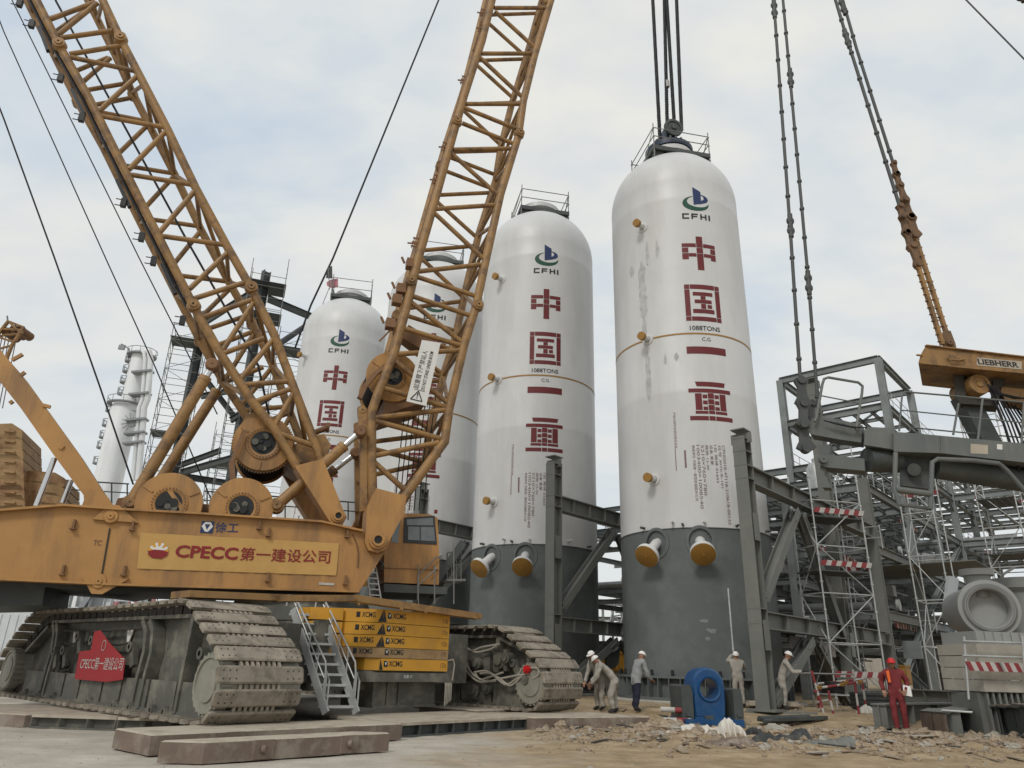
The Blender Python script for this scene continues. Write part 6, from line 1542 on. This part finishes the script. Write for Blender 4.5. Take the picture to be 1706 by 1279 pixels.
# man seen from behind holding a tall pole
p = YP(1230, 1140, 25.4); x, y = p.x, p.y; hd2 = face_to(x, y, x+.3, y+3)
person('person in pale clothes seen from behind holding up a tall pole at the slung vessel', x, y, gz(x, y), hd2, stand(elbL=(-.26, .22, 1.42), wriL=(-.06, .30, 1.66), shoL=(-.18, .02, 1.45), elbR=(.30, .16, 1.20), wriR=(.06, .33, 1.34), gloves=True, face=(0, 1, .35)), 'coverall', 'helmet_white', .98)
ht = Matrix.Rotation(hd2, 3, 'Z') @ V((-.01, .32, 1.55)); A = V((x, y, gz(x, y)))+ht
tp_ = YP(1213, 980, A.y+.2); dn = A+(A-tp_).normalized()*.9
q = MB().cyl(dn, tp_, .028, 8)
for k in range(6): c = dn+(tp_-dn)*(k/5.5); q.cyl(c, c+(tp_-dn).normalized()*.05, .036, 8)
tag(q.build('survey_pole', 'galv', None, dn), 'long pale pole held upright in front of the grey skirt', 'pole')
# grey jacket, stooping at the skirt
p = GZ(1062, 1179, .30); x, y = p.x, p.y
person('person in grey jacket and dark trousers working at the foot of the slung vessel', x, y, gz(x, y), face_to(x, y, x+2, y+1.0), bend(.30, elbL=(-.22, .28, 1.06), wriL=(-.12, .50, .98), elbR=(.24, .26, 1.0), wriR=(.15, .46, .90), kneR=(.12, -.06, .50), ankR=(.14, -.16, .09), toeR=(.15, .02, .04)), 'greyjacket', 'helmet_white', 1.0, 'navy', 'greyjacket')
# two in pale coveralls bending beyond the far track
p = GZ(1021, 1177, .33); x, y = p.x, p.y
person('person in pale coverall bending deeply beyond the far track, the nearer of a pair', x, y, gz(x, y), face_to(x, y, x-2, y+.2), bend(.72, elbL=(-.22, .46, .96), wriL=(-.12, .62, .76), elbR=(.22, .46, .94), wriR=(.14, .60, .74), kneL=(-.12, .08, .48), kneR=(.14, -.02, .49), ankR=(.15, -.12, .09), toeR=(.16, .06, .04)), 'coverall', 'helmet_white', 1.02)
p = GZ(1003, 1177, .33); x2, y2 = p.x, p.y+.5
person('person in pale coverall half hidden behind the bending man beyond the far track', x2, y2, gz(x2, y2), face_to(x2, y2, x2-1.5, y2-1.0), bend(.42, elbL=(-.22, .30, .98), wriL=(-.12, .46, .80), elbR=(.22, .30, .96), wriR=(.14, .46, .78)), 'coverall', 'helmet_white', 1.0)
for i, xx in enumerate((1037, 1043)):
    p = YP(xx, 1104, 44); person(['distant person in a yellow vest, the left one in the gap between vessels', 'distant person in a yellow vest, the right one in the gap between vessels'][i], p.x, 44, .3, 2.8+i*.6, stand(), 'yellowgreen', 'helmet_white', 1.0, 'navy')

# ------------------------------------------------------------------ things on the ground at the right
def gp(x, y, z=0.05):
    p = GZ(x, y, z)
    for _ in range(4): p = GZ(x, y, gz(p.x, p.y))
    return p
# blue lifting trunnion shoe
p = gp(1178, 1206); fx = V((math.cos(R(8)), math.sin(R(8)), 0)); fy = V((-fx.y, fx.x, 0)); b0 = V((p.x, p.y, gz(p.x, p.y)))
k_ = (YP(1200, 1150, p.y)-YP(1150, 1150, p.y)).length/50            # metres per photo pixel here
t = thing('trunnion_shoe', 'bright blue steel trunnion shoe with a round hole standing before the slung vessel', 'lifting lug', b0)
pts = [(-26, 8), (-28, 30), (-28, 58), (-26, 70), (-20, 79), (-11, 85), (0, 87.5), (11, 85), (20, 79), (26, 70), (28, 58), (28, 30), (26, 8)]
def slab_with_hole(mb, pts, c, r, y0, y1, n=36):
    """front, back, outer and hole faces of a plate with one round hole"""
    def P(x_, z_, y_): return b0+fx*(x_*k_)+UP*(z_*k_)+fy*y_
    ray_ = []
    for i in range(n):
        an = 2*math.pi*i/n; d = (math.cos(an), math.sin(an)); best = 1e9
        for a_, b_ in zip(pts, pts[1:]+pts[:1]):
            ex_, ey_ = b_[0]-a_[0], b_[1]-a_[1]; den = d[0]*ey_-d[1]*ex_
            if abs(den) < 1e-9: continue
            t_ = ((a_[0]-c[0])*ey_-(a_[1]-c[1])*ex_)/den; u_ = ((a_[0]-c[0])*d[1]-(a_[1]-c[1])*d[0])/den
            if t_ > 0 and -1e-6 <= u_ <= 1+1e-6: best = min(best, t_)
        ray_.append((c[0]+d[0]*best, c[1]+d[1]*best))
    bev = .06
    rings = [[P(c[0]+r*math.cos(2*math.pi*i/n), c[1]+r*math.sin(2*math.pi*i/n), y1) for i in range(n)],
             [P(c[0]+r*math.cos(2*math.pi*i/n), c[1]+r*math.sin(2*math.pi*i/n), y0) for i in range(n)],
             [P(c[0]+(q_[0]-c[0])*.90, c[1]+(q_[1]-c[1])*.90, y0) for q_ in ray_], [P(*q_, y0+bev) for q_ in ray_], [P(*q_, y1) for q_ in ray_], ]
    vs = sum(rings, []); m = len(rings)
    mb.add(vs, [(a_*n+i, a_*n+(i+1) % n, ((a_+1) % m)*n+(i+1) % n, ((a_+1) % m)*n+i) for a_ in range(m) for i in range(n)])
q = MB(); slab_with_hole(q, pts, (0, 55), 15.5, -.30, .36)
q.lathe(b0+UP*(55*k_)-fy*.30, -fy, [(16*k_, 0), (16*k_, .03), (19*k_, .05), (20.5*k_, 0)], 36); q.build('hole_plate', 'blue_lug', t)
MB().box(b0-fx*(50*k_)-fy*.62, fx*(98*k_), fy*1.2, UP*(10*k_)).bar(b0-fx*(30*k_)-fy*.40+UP*(10*k_), b0+fx*(30*k_)-fy*.40+UP*(10*k_), .16, .10).build('base_plate', 'blue_lug', t)
for xa, xb, h in ((-50, -31, 60), (38, 54, 56)):
    MB().prism([b0+fx*(x_*k_)+UP*(z_*k_)-fy*.40 for x_, z_ in [(xa, 10), (xb, 10), (xb, h*.8), (xb-3, h), (xa+2, h), (xa, h*.96)]], fy*.9).box(b0+fx*((xa+xb)/2*k_-.06)+UP*(14*k_)-fy*.44, fx*.12, fy*.05, UP*.08).build('side_block', 'steeldark', t)
MB().box(b0-fx*(14*k_)-fy*.50+UP*(10*k_), fx*(14*k_), fy*.2, UP*(5*k_)).build('stop_block', 'steeldark', t)
# soft lumps: sacks and tarpaulins
def lump(name, pts, Y_, dep, mate, label, cat, seed, amp=.05, flat=False):
    """a sagging cloth heap: an outline of tops over the ground, rounded through its depth"""
    rr = random.Random(seed); n, m = 90, 26; vs = []; ph = [(rr.uniform(2, 9), rr.uniform(2, 9), rr.uniform(0, 6)) for _ in range(6)]
    x0, x1 = pts[0][0], pts[-1][0]
    for i in range(n+1):
        x = x0+(x1-x0)*i/n
        for a_, b_ in zip(pts, pts[1:]):
            if a_[0] <= x <= b_[0]: top_ = a_[1]+(b_[1]-a_[1])*((x-a_[0])/(b_[0]-a_[0])); break
        w0 = YP(x, top_, Y_); gx = gz(w0.x, Y_)
        h = max(.02, w0.z-gx)
        for j in range(m+1):
            v_ = -1+2*j/m; prof = max(0, 1-abs(v_)**2.4)
            yy = Y_+v_*dep*(.75+.25*math.sin(i*.37+seed)); 
            np_ = V((w0.x*3.1, yy*3.1, seed*3.7)); wr = (noise.noise(np_)*1.1+noise.noise(np_*2.7)*.7+noise.noise(np_*6.1)*.35)*amp*(.3+prof)
            wr -= amp*.9*max(0, .22-abs(noise.noise(V((w0.x*4.3+yy*1.3, yy*2.0, seed))))) / .22*prof
            vs.append((w0.x+wr*.4, yy, gz(w0.x, yy)-.03+h*prof*(1+wr*1.2)+wr*.4))
    q = MB().add(vs, [(i*(m+1)+j, (i+1)*(m+1)+j, (i+1)*(m+1)+j+1, i*(m+1)+j+1) for i in range(n) for j in range(m)])
    o = q.build(name, mate, None, YP((x0+x1)/2, pts[0][1], Y_), smooth=180); return tag(o, label, cat)
yS = gp(1160, 1224).y
lump('plastic_sheet', [(1098, 1222), (1108, 1208), (1125, 1210), (1140, 1203), (1152, 1203), (1160, 1212), (1172, 1205), (1180, 1201), (1190, 1210), (1202, 1206)], yS, .34, 'sack', 'crumpled white plastic sheet below the blue shoe, left of the sack', 'plastic sheet', 3, .045)
lump('woven_sack', [(1196, 1216), (1200, 1202), (1208, 1194), (1216, 1194), (1228, 1204), (1236, 1212), (1242, 1222)], yS-.15, .36, 'sack', 'plump white woven sack leaning at the right foot of the blue shoe', 'sack', 5, .035)
yT = gp(1300, 1238).y
lump('dark_tarpaulin', [(1250, 1236), (1258, 1223), (1270, 1222), (1280, 1219), (1290, 1223), (1302, 1217), (1312, 1221), (1324, 1214), (1332, 1210), (1342, 1213), (1349, 1222), (1350, 1234)], yT, .36, 'tarp', 'folded dark tarpaulin heap on the rubble in front of the sacks', 'tarpaulin', 8, .06)
lump('dark_bag', [(1240, 1222), (1245, 1212), (1256, 1209), (1268, 1212), (1275, 1220)], yT+1.0, .3, 'tarp', 'small dark bag between the white sack and the dark tarpaulin', 'bag', 9, .04)
lump('brown_sheet', [(1165, 1236), (1185, 1229), (1215, 1227), (1245, 1226), (1258, 1231)], yS-1.6, .4, 'matrust', 'flat brown sheet lying on the rubble below the sacks', 'sheet', 12, .05)
lump('grey_sheet', [(1330, 1240), (1352, 1231), (1385, 1228), (1410, 1226), (1430, 1229)], gp(1380, 1240).y, .4, 'steel', 'flat grey sheet on the rubble right of the dark tarpaulin', 'sheet', 15, .05)
# bundles and bars lying behind
def bars(label, x0, y0, x1, y1, n, r, mate, cat='bars', name='steel_bars', spread=.16, h=.0):
    A, B = gp(x0, y0), gp(x1, y1); q = MB(); d = (B-A).normalized(); s_ = UP.cross(d); rr = random.Random(int(x0))
    for k in range(n):
        o_ = s_*(spread*(k-n/2))+UP*(r+h+(.05 if k % 3 == 0 else 0)); a_ = A+o_+d*rr.uniform(-.3, .3); b_ = B+o_+d*rr.uniform(-.3, .3)
        if k % 2: q.cyl(a_, b_, r, 8)
        else: q.bar(a_, b_, r*2.2, r*1.6)
    return tag(q.build(name, mate, None, (A+B)/2), label, cat)
bars('rusty bars lying beyond the far track toe', 1000, 1184, 1130, 1200, 6, .05, 'steeldark')
bars('long grey bars behind the blue shoe at right', 1232, 1198, 1345, 1200, 6, .06, 'steel', h=.1)
bars('pale planks stacked behind the dark bag', 1240, 1184, 1330, 1186, 5, .07, 'mattop', 'planks', 'planks', .2, .12)
bars('dark steel offcuts behind the tarpaulin', 1270, 1208, 1360, 1204, 5, .06, 'steeldark', h=.06)
lump('rag_heap', [(1320, 1190), (1330, 1180), (1345, 1184), (1358, 1192)], gp(1340, 1192).y, .3, 'tarp', 'dark rag heap left of the striped barrier', 'rags', 21, .06)
for k in range(2):
    A = gp(1122+0*k, 1196); 
p = gp(1118, 1208); q = MB(); 
for k in range(2): q.cyl((p.x-.2, p.y+.3*k, gz(p.x, p.y)+.12+.25*k), (p.x+.55, p.y+.1*k, gz(p.x, p.y)+.12+.25*k), .07, 10, m=0); q.cyl((p.x+.15, p.y+.1*k, gz(p.x, p.y)+.12+.25*k), (p.x+.45, p.y+.06*k, gz(p.x, p.y)+.12+.25*k), .074, 10, m=1)
tag(q.build('striped_pipe', ['whitetape', 'redtape'], None, p), 'short red and white striped pipes left of the blue shoe', 'pipe')
# red and white tube barrier
def stripe_tube(mb, a_, b_, r=.032, step=.30, ph=0):
    a_, b_ = V(a_), V(b_); L = (b_-a_).length; d = (b_-a_).normalized(); n = max(1, round(L/step))
    for k in range(n): mb.cyl(a_+d*(L*k/n), a_+d*(L*(k+1)/n), r, 8, m=(k+ph) % 2)
p = gp(1400, 1204); Yb = p.y; t = thing('tube_barrier', 'red and white striped tube barrier left of the red-clad man', 'barrier', (p.x, p.y, gz(p.x, p.y)))
def bp_(x, y, d=0.0): return YP(x, y, Yb+d)
T_ = [((1352, 1117), (1376, 1200), 0), ((1421, 1115), (1432, 1196), 0), ((1380, 1150), (1391, 1200), .0), ((1362, 1146), (1442, 1135), 0), ((1366, 1206), (1446, 1194), 0), ((1360, 1170), (1380, 1166), .6), ((1436, 1132), (1446, 1200), .7), ((1362, 1140), (1365, 1200), .7), ((1356, 1152), (1366, 1150), 0), ((1362, 1139), (1440, 1131), .7)]
for i, (a_, b_, d) in enumerate(T_):
    q = MB(); stripe_tube(q, bp_(*a_, d), bp_(*b_, d), .036, .33, i); q.build('striped_tube', ['redtape', 'whitetape'], t)
q = MB()
for (x, y) in [(1364, 1145), (1402, 1140), (1432, 1136), (1432, 1196), (1376, 1202), (1391, 1200), (1408, 1137), (1445, 1196)]: q.cbox(bp_(x, y, -.03), V((.10, 0, 0)), V((0, .1, 0)), UP*.10); q.cyl(bp_(x, y, -.10), bp_(x+5, y-2, -.05), .025, 6)
q.build('clamp', 'ochre', t)
for (a_, b_) in [((1364, 1146), (1364, 1206)), ((1442, 1135), (1446, 1194))]: 
    q = MB(); stripe_tube(q, bp_(*a_), bp_(*a_, .7), .03); stripe_tube(q, bp_(*b_), bp_(*b_, .7), .03); q.build('striped_tube', ['redtape', 'whitetape'], t)
p = bp_(1392, 1148, .4); tag(MB().lathe(bp_(1391, 1146, .35)-UP*.15, UP, [(0, 0), (.26, 0), (.3, .1), (.3, .32), (.24, .34), (.24, .1), (0, .1)], 20).build('black_tub', 'black', None, bp_(1391, 1146, .35)), 'black tub hanging on the striped barrier', 'tub')
lump('white_sack', [(1426, 1196), (1432, 1178), (1442, 1170), (1452, 1178), (1466, 1188), (1476, 1194)], Yb+.5, .3, 'sack', 'pale sack slumped between the barrier and the red-clad man', 'sack', 31, .04)
p = gp(1470, 1190); q = MB(); q.box((p.x-.5, p.y+.4, gz(p.x, p.y)), (1.3, 0, 0), (0, .7, 0), (0, 0, .55)); 
for k in range(4): q.box((p.x-.54, p.y+.36, gz(p.x, p.y)+.08+.13*k), (1.38, 0, 0), (0, .78, 0), (0, 0, .03))
tag(q.build('ribbed_crate', 'steeldark', None, p), 'dark ribbed crate behind the left arm of the red-clad man', 'crate')
p2 = p+V((-.1, .5, 0)); lump('torn_paper', [(1454, 1164), (1462, 1156), (1476, 1157), (1486, 1164)], p.y+.75, .25, 'paper', 'pale torn wrapping lying on the ribbed crate', 'wrapping', 33, .05)
bpy.data.objects['torn_paper'].location.z += 0
# steel beams laid out behind and right of the red-clad man
def ground_beam(label, x0, y0, x1, y1, h, wd, mate='steel', z0=.0, tilt=0):
    A, B = gp(x0, y0), gp(x1, y1); q = MB(); q.ibeam(A+UP*(h/2+z0), B+UP*(h/2+z0), h, wd)
    d = (B-A).normalized(); s_ = UP.cross(d)
    for f in (.01, .35, .7): q.box(A+(B-A)*f-s_*wd*.48+UP*(z0+h*.08), d*.02, s_*wd*.96, UP*h*.84)
    return tag(q.build('steel_beam', mate, None, (A+B)/2), label, 'steel beam', 'steel beams laid on the ground')
ground_beam('dark green grey beam lying right behind the red-clad man', 1468, 1213, 1590, 1205, .62, .40, 'steel')
ground_beam('long beam with pale top flange farthest behind the red-clad man', 1510, 1178, 1628, 1186, .55, .45, 'steel', .1)
ground_beam('short beam with a brown end in front of the beam stack', 1585, 1228, 1640, 1205, .60, .55, 'steel')
A = gp(1538, 1222); B = gp(1584, 1232); q = MB(); d = (B-A); s_ = V((.55, .83, 0))
q.box(A, d, s_*2.4, UP*.05); q.box(A+UP*.05, d, s_*.03, UP*.50, 1); q.box(A+UP*.5, d, s_*2.4, UP*.05); q.box(A+d*.45+UP*.05, d*.06, s_*2.4, UP*.45); q.box(A+d*.8+s_*.3+UP*.56, d*.9, s_*.5, UP*.02, 2)
tag(q.build('box_beam', ['steel', 'matrust', 'paper'], None, A), 'box beam with rusty brown end plate right of the red-clad man', 'steel beam', 'steel beams laid on the ground')
for k in range(5):
    A = gp(1648+k*25, 1224+k*3); q = MB(); dd = V((.25, 1, 0)).normalized()
    q.ibeam(A+UP*.36, A+dd*1.25+UP*.36, .68, .36, tf=.03); q.box(A-V((.18, 0, 0))+UP*.705, V((.36, 0, 0)), dd*1.25, UP*.02, 1)
    tag(q.build('steel_beam', ['steeldark', 'matrust'], None, A), ['first beam of the stack at the right edge, brown on top, next to the box beam', 'second beam of the brown topped stack at the right edge', 'third beam of the brown topped stack at the right edge', 'fourth beam of the brown topped stack, nearly cut by the right edge', 'last beam of the brown topped stack, beyond the right edge'][k], 'steel beam', 'brown topped beam stack')
# grey manifold with a big open flange on a concrete block
Ym = 20.6; c = YP(1647, 1013, Ym); fd = V((-.34, -.94, -.03)).normalized(); mpx = (YP(1660, 1013, Ym)-YP(1640, 1013, Ym)).length/20
t = thing('pipe_manifold', 'large pale grey pipe manifold with an open round flange at the right edge', 'pipe manifold', c-UP*1.0)
r1 = 45*mpx
MB().lathe(c, fd, [(r1*.66, -.30), (r1*.66, .12), (r1*.70, .17), (r1*.80, .17), (r1*.81, .13), (r1*.86, .13), (r1*.87, .10), (r1, .08), (r1*1.01, .04), (r1*1.01, -.10), (r1*.97, -.14), (r1*.9, -.5), (r1*.86, -2.8), (0, -2.8)], 64).lathe(c, fd, [(r1*.66, -.28), (0.0, -.28)], 48).build('main_pipe', 'pipe', t)
MB().lathe(c, fd, [(r1*.80, .175), (r1*.86, .135), (r1*.865, .14), (r1*.805, .18)], 64).lathe(c, fd, [(r1*.72, .175), (r1*.76, .18), (r1*.77, .175)], 64).build('gasket_ring', 'pipedark', t)
bx = c-fd*.55; MB().lathe(bx, UP, [(.34, .3), (.30, r1*1.02), (.34, r1*1.18), (.44, r1*1.22), (.44, r1*1.22+.17), (.0, r1*1.22+.18)], 32).build('top_branch', 'pipe', t)
b2 = YP(1706, 1010, Ym+1.0); MB().lathe(b2, UP, [(.62, -1.0), (.60, .35), (.72, .45), (.80, .47), (.80, .75), (0, .76)], 36).cyl(b2+UP*.0, b2-fd*1.5, .5, 24).build('side_branch', 'pipe', t)
MB().tube([YP(1668, 962, Ym+.3), YP(1672, 956, Ym+.2), YP(1690, 945, Ym+.2)], .035, 8).build('lifting_eye', 'pipe', t)
q = MB(); A = YP(1614, 1056, Ym-.2); q.box((A.x, Ym-.45, A.z-.35), (2.6, .5, 0), (-.1, 1.4, 0), (0, 0, .42))
for k in range(9): q.box((A.x+.02+.27*k, Ym-.47+.05*k, A.z-.34), (.10, .02, 0), (0, .05, 0), (0, 0, .40))
q.build('pipe_saddle', 'pipe', t)
A = YP(1618, 1072, Ym-.3); B = YP(1618, 1152, Ym-.3); q = MB(); hh = (A.z-B.z)/4
for k in range(4):
    for j in range(2): q.box((A.x+1.9*j-.05*k*0, Ym-.5+.22*j, B.z+hh*k+.01), (1.88, .22, 0), (-.2, 1.5, 0), (0, 0, hh-.02))
tag(q.build('concrete_block', 'concrete', None, B), 'stacked concrete blocks carrying the grey manifold at right', 'concrete block')
bz0 = B.z
q = MB()
for k in range(22): q.box((A.x+.05+.17*k, Ym-.44+.02*k, gz(A.x, Ym)-.1), (.06, 0, 0), (0, 1.2, 0), (0, 0, bz0-gz(A.x, Ym)+.1))
q.box((A.x-.1, Ym-.3, gz(A.x, Ym)-.1), (4, .46, 0), (0, 1.2, 0), (0, 0, bz0-gz(A.x, Ym)+.08))
tag(q.build('ribbed_skid', 'steel', None, (A.x, Ym, 0)), 'ribbed steel skid below the concrete blocks', 'skid')
t = thing('tube_rail', 'galvanised tube rail with striped tape round the concrete block', 'railing', YP(1616, 1180, Ym-.9))
for y in (1069, 1093): MB().cyl(YP(1604, y-1, Ym-.85), YP(1760, y+4, Ym-.6), .028, 8).build('rail', 'galv', t)
for x in (1606, 1703): MB().cyl(YP(x, 1060, Ym-.8), YP(x+8, 1165, Ym-.8), .028, 8).build('post', 'galv', t)
q = MB(); A = YP(1616, 1117, Ym-.86); B = YP(1760, 1122, Ym-.62); d = B-A; n = 18
for k in range(n):
    a_ = A+d*(k/n); sk = d*(.6/n)*-1; q.hexa([a_, a_+d/n, a_+d/n+V((0, .02, 0)), a_+V((0, .02, 0)), a_+sk+UP*.22, a_+d/n+sk+UP*.22, a_+d/n+sk+UP*.22+V((0, .02, 0)), a_+sk+UP*.22+V((0, .02, 0))], k % 2)
q.build('warning_board', ['redtape', 'whitetape'], t)
# lamp box on the post left of the manifold
q = MB(); A, B = YP(1580, 1020, 24), YP(1587, 962, 24); q.bar(A, B, .3, .2, up=V((0, 1, 0))); q.cyl(A-UP*.1, A, .1, 8); tag(q.build('site_lamp', 'hutwhite', None, A), 'white tubular lamp hanging left of the grey manifold', 'lamp')

# ------------------------------------------------------------------ more steel: pipe rack clutter between the right frame and the open structure
rr = random.Random(77)
t = thing('pipe_rack', 'dark crowded pipe rack filling the bays behind the right portal frame', 'pipe rack', GP(20, -1.5, 0, 6))
for L in (11.5, 17.5, 24.5, 31.5):
    for k in (-.5, -1.4, -2.4, -3.4):
        q = MB(); hcol(q, GP(L, k, .3, 6), (9.5 if L < 12 else 11.5)-.3, .36, .32); q.build('column', 'steellite', t)
for z in (2.6, 5.4, 8.7, 11.4):
    for L in (11.5, 17.5, 24.5, 31.5):
        if z > 9.5 and L < 12: continue
        MB().ibeam(GP(L, -.4, z, 6), GP(L, -3.6, z, 6), .30, .2).build('beam', 'steellite' if rr.random() < .75 else 'steel', t)
    for k in (-.5, -.95, -1.4, -1.9, -2.4, -3.4):
        if rr.random() < .9: MB().ibeam(GP(11.5 if z < 9.5 else 17.5, k, z, 6), GP(31.5, k, z, 6), .34, .2).build('girder', 'steellite', t)
q = MB()
for n in range(210):
    L = rr.uniform(11, 44); k = rr.uniform(-3.4, .1); z = rr.choice((2.4, 3.5, 5.5, 6.6, 8.8))+rr.uniform(.0, .5); ln = rr.uniform(1.5, 6)
    if rr.random() < .25: q.cyl(GP(L, k, z, 6), GP(L, k-ln/6, z, 6), rr.choice((.05, .08, .12, .17)), 8, m=rr.choice((0, 0, 1, 2)))
    else: q.cyl(GP(L, k, z, 6), GP(min(46, L+ln), k, z, 6), rr.choice((.04, .06, .10)), 8, m=rr.choice((0, 0, 1, 2)))
    if rr.random() < .3: p = GP(L, k, z, 6); q.cbox(p, TA*rr.uniform(.2, .9), TB*rr.uniform(.2, .8), UP*rr.uniform(.2, .9), m=rr.choice((0, 2, 3)))
tag(q.build('small_pipework', ['steellite', 'galv', 'steeldark', 'hutwhite'], t), kind='stuff')
q = MB()
for n in range(7):
    L = rr.choice((11.7, 17.7, 24.7)); k = rr.choice((.6, -.4, -1.4, -2.4)); z = rr.choice((3.6, 6.7, 9.5))
    if z > 9 and L < 12: continue
    q.cbox(GP(L+3.2, k-.5, z, 6), TB*5.8, TA*5.6, UP*.05)
q.build('added_plate_deck', 'steel', t)  # deck plates added so the bays beneath them fall darker
q = MB()
for n in range(60):
    L = rr.uniform(11.5, 40); k = rr.uniform(-3, 0); z = rr.choice((3.6, 6.7, 9.5)); p = GP(L, k, z, 6); d = TB if rr.random() < .5 else TA
    for hh in (.5, 1.0): q.cyl(p+UP*hh, p+d*2.4+UP*hh, .022, 5)
    for f in (0, 1.2, 2.4): q.cyl(p+d*f, p+d*f+UP*1.05, .022, 5)
q.build('handrail', 'galv', t)
for i, (L, k, z, ln) in enumerate([(12, -.3, 6.75, 5), (18, -.1, 3.65, 4), (22, -.1, 9.55, 4), (30, -.1, 6.6, 5)]):
    q = MB(); n = int(ln/.25)
    for j in range(n): q.cbox(GP(L+ln*(j+.5)/n, k, z+.12, 6), TB*(ln/n), TA*.03, UP*.24, m=j % 2)
    q.build('striped_toe_board', ['redtape', 'whitetape'], t)
for i, (L, k, w_, h_) in enumerate([(13, -1.2, 3.0, 2.2), (22, -.9, 4, 2.6), (27, .3, 3.5, 2.4), (19, -2.6, 4, 2.4), (33, -.2, 5, 2.8)]):
    p = GP(L, k, .3, 6); q = MB().box(p, TB*w_, -TA*2.0, UP*h_); q.box(p-TB*.1+TA*.1+UP*h_, TB*(w_+.2), -TA*2.2, UP*.1)
    for j in range(int(w_/.6)): q.box(p+TB*(.2+.6*j)+TA*.0, TB*.36, TA*.03, UP*h_*.8)
    tag(q.build('equipment_skid', ['steeldark', 'crawler', 'pipe', 'hutwhite', 'concrete'][i], None, p), ['dark equipment skid under the near end of the pipe rack', 'green grey equipment skid in the middle of the pipe rack', 'pale grey equipment skid near the manifold', 'white equipment cabinet deep under the pipe rack', 'concrete coloured shed at the back of the pipe rack'][i], 'equipment')
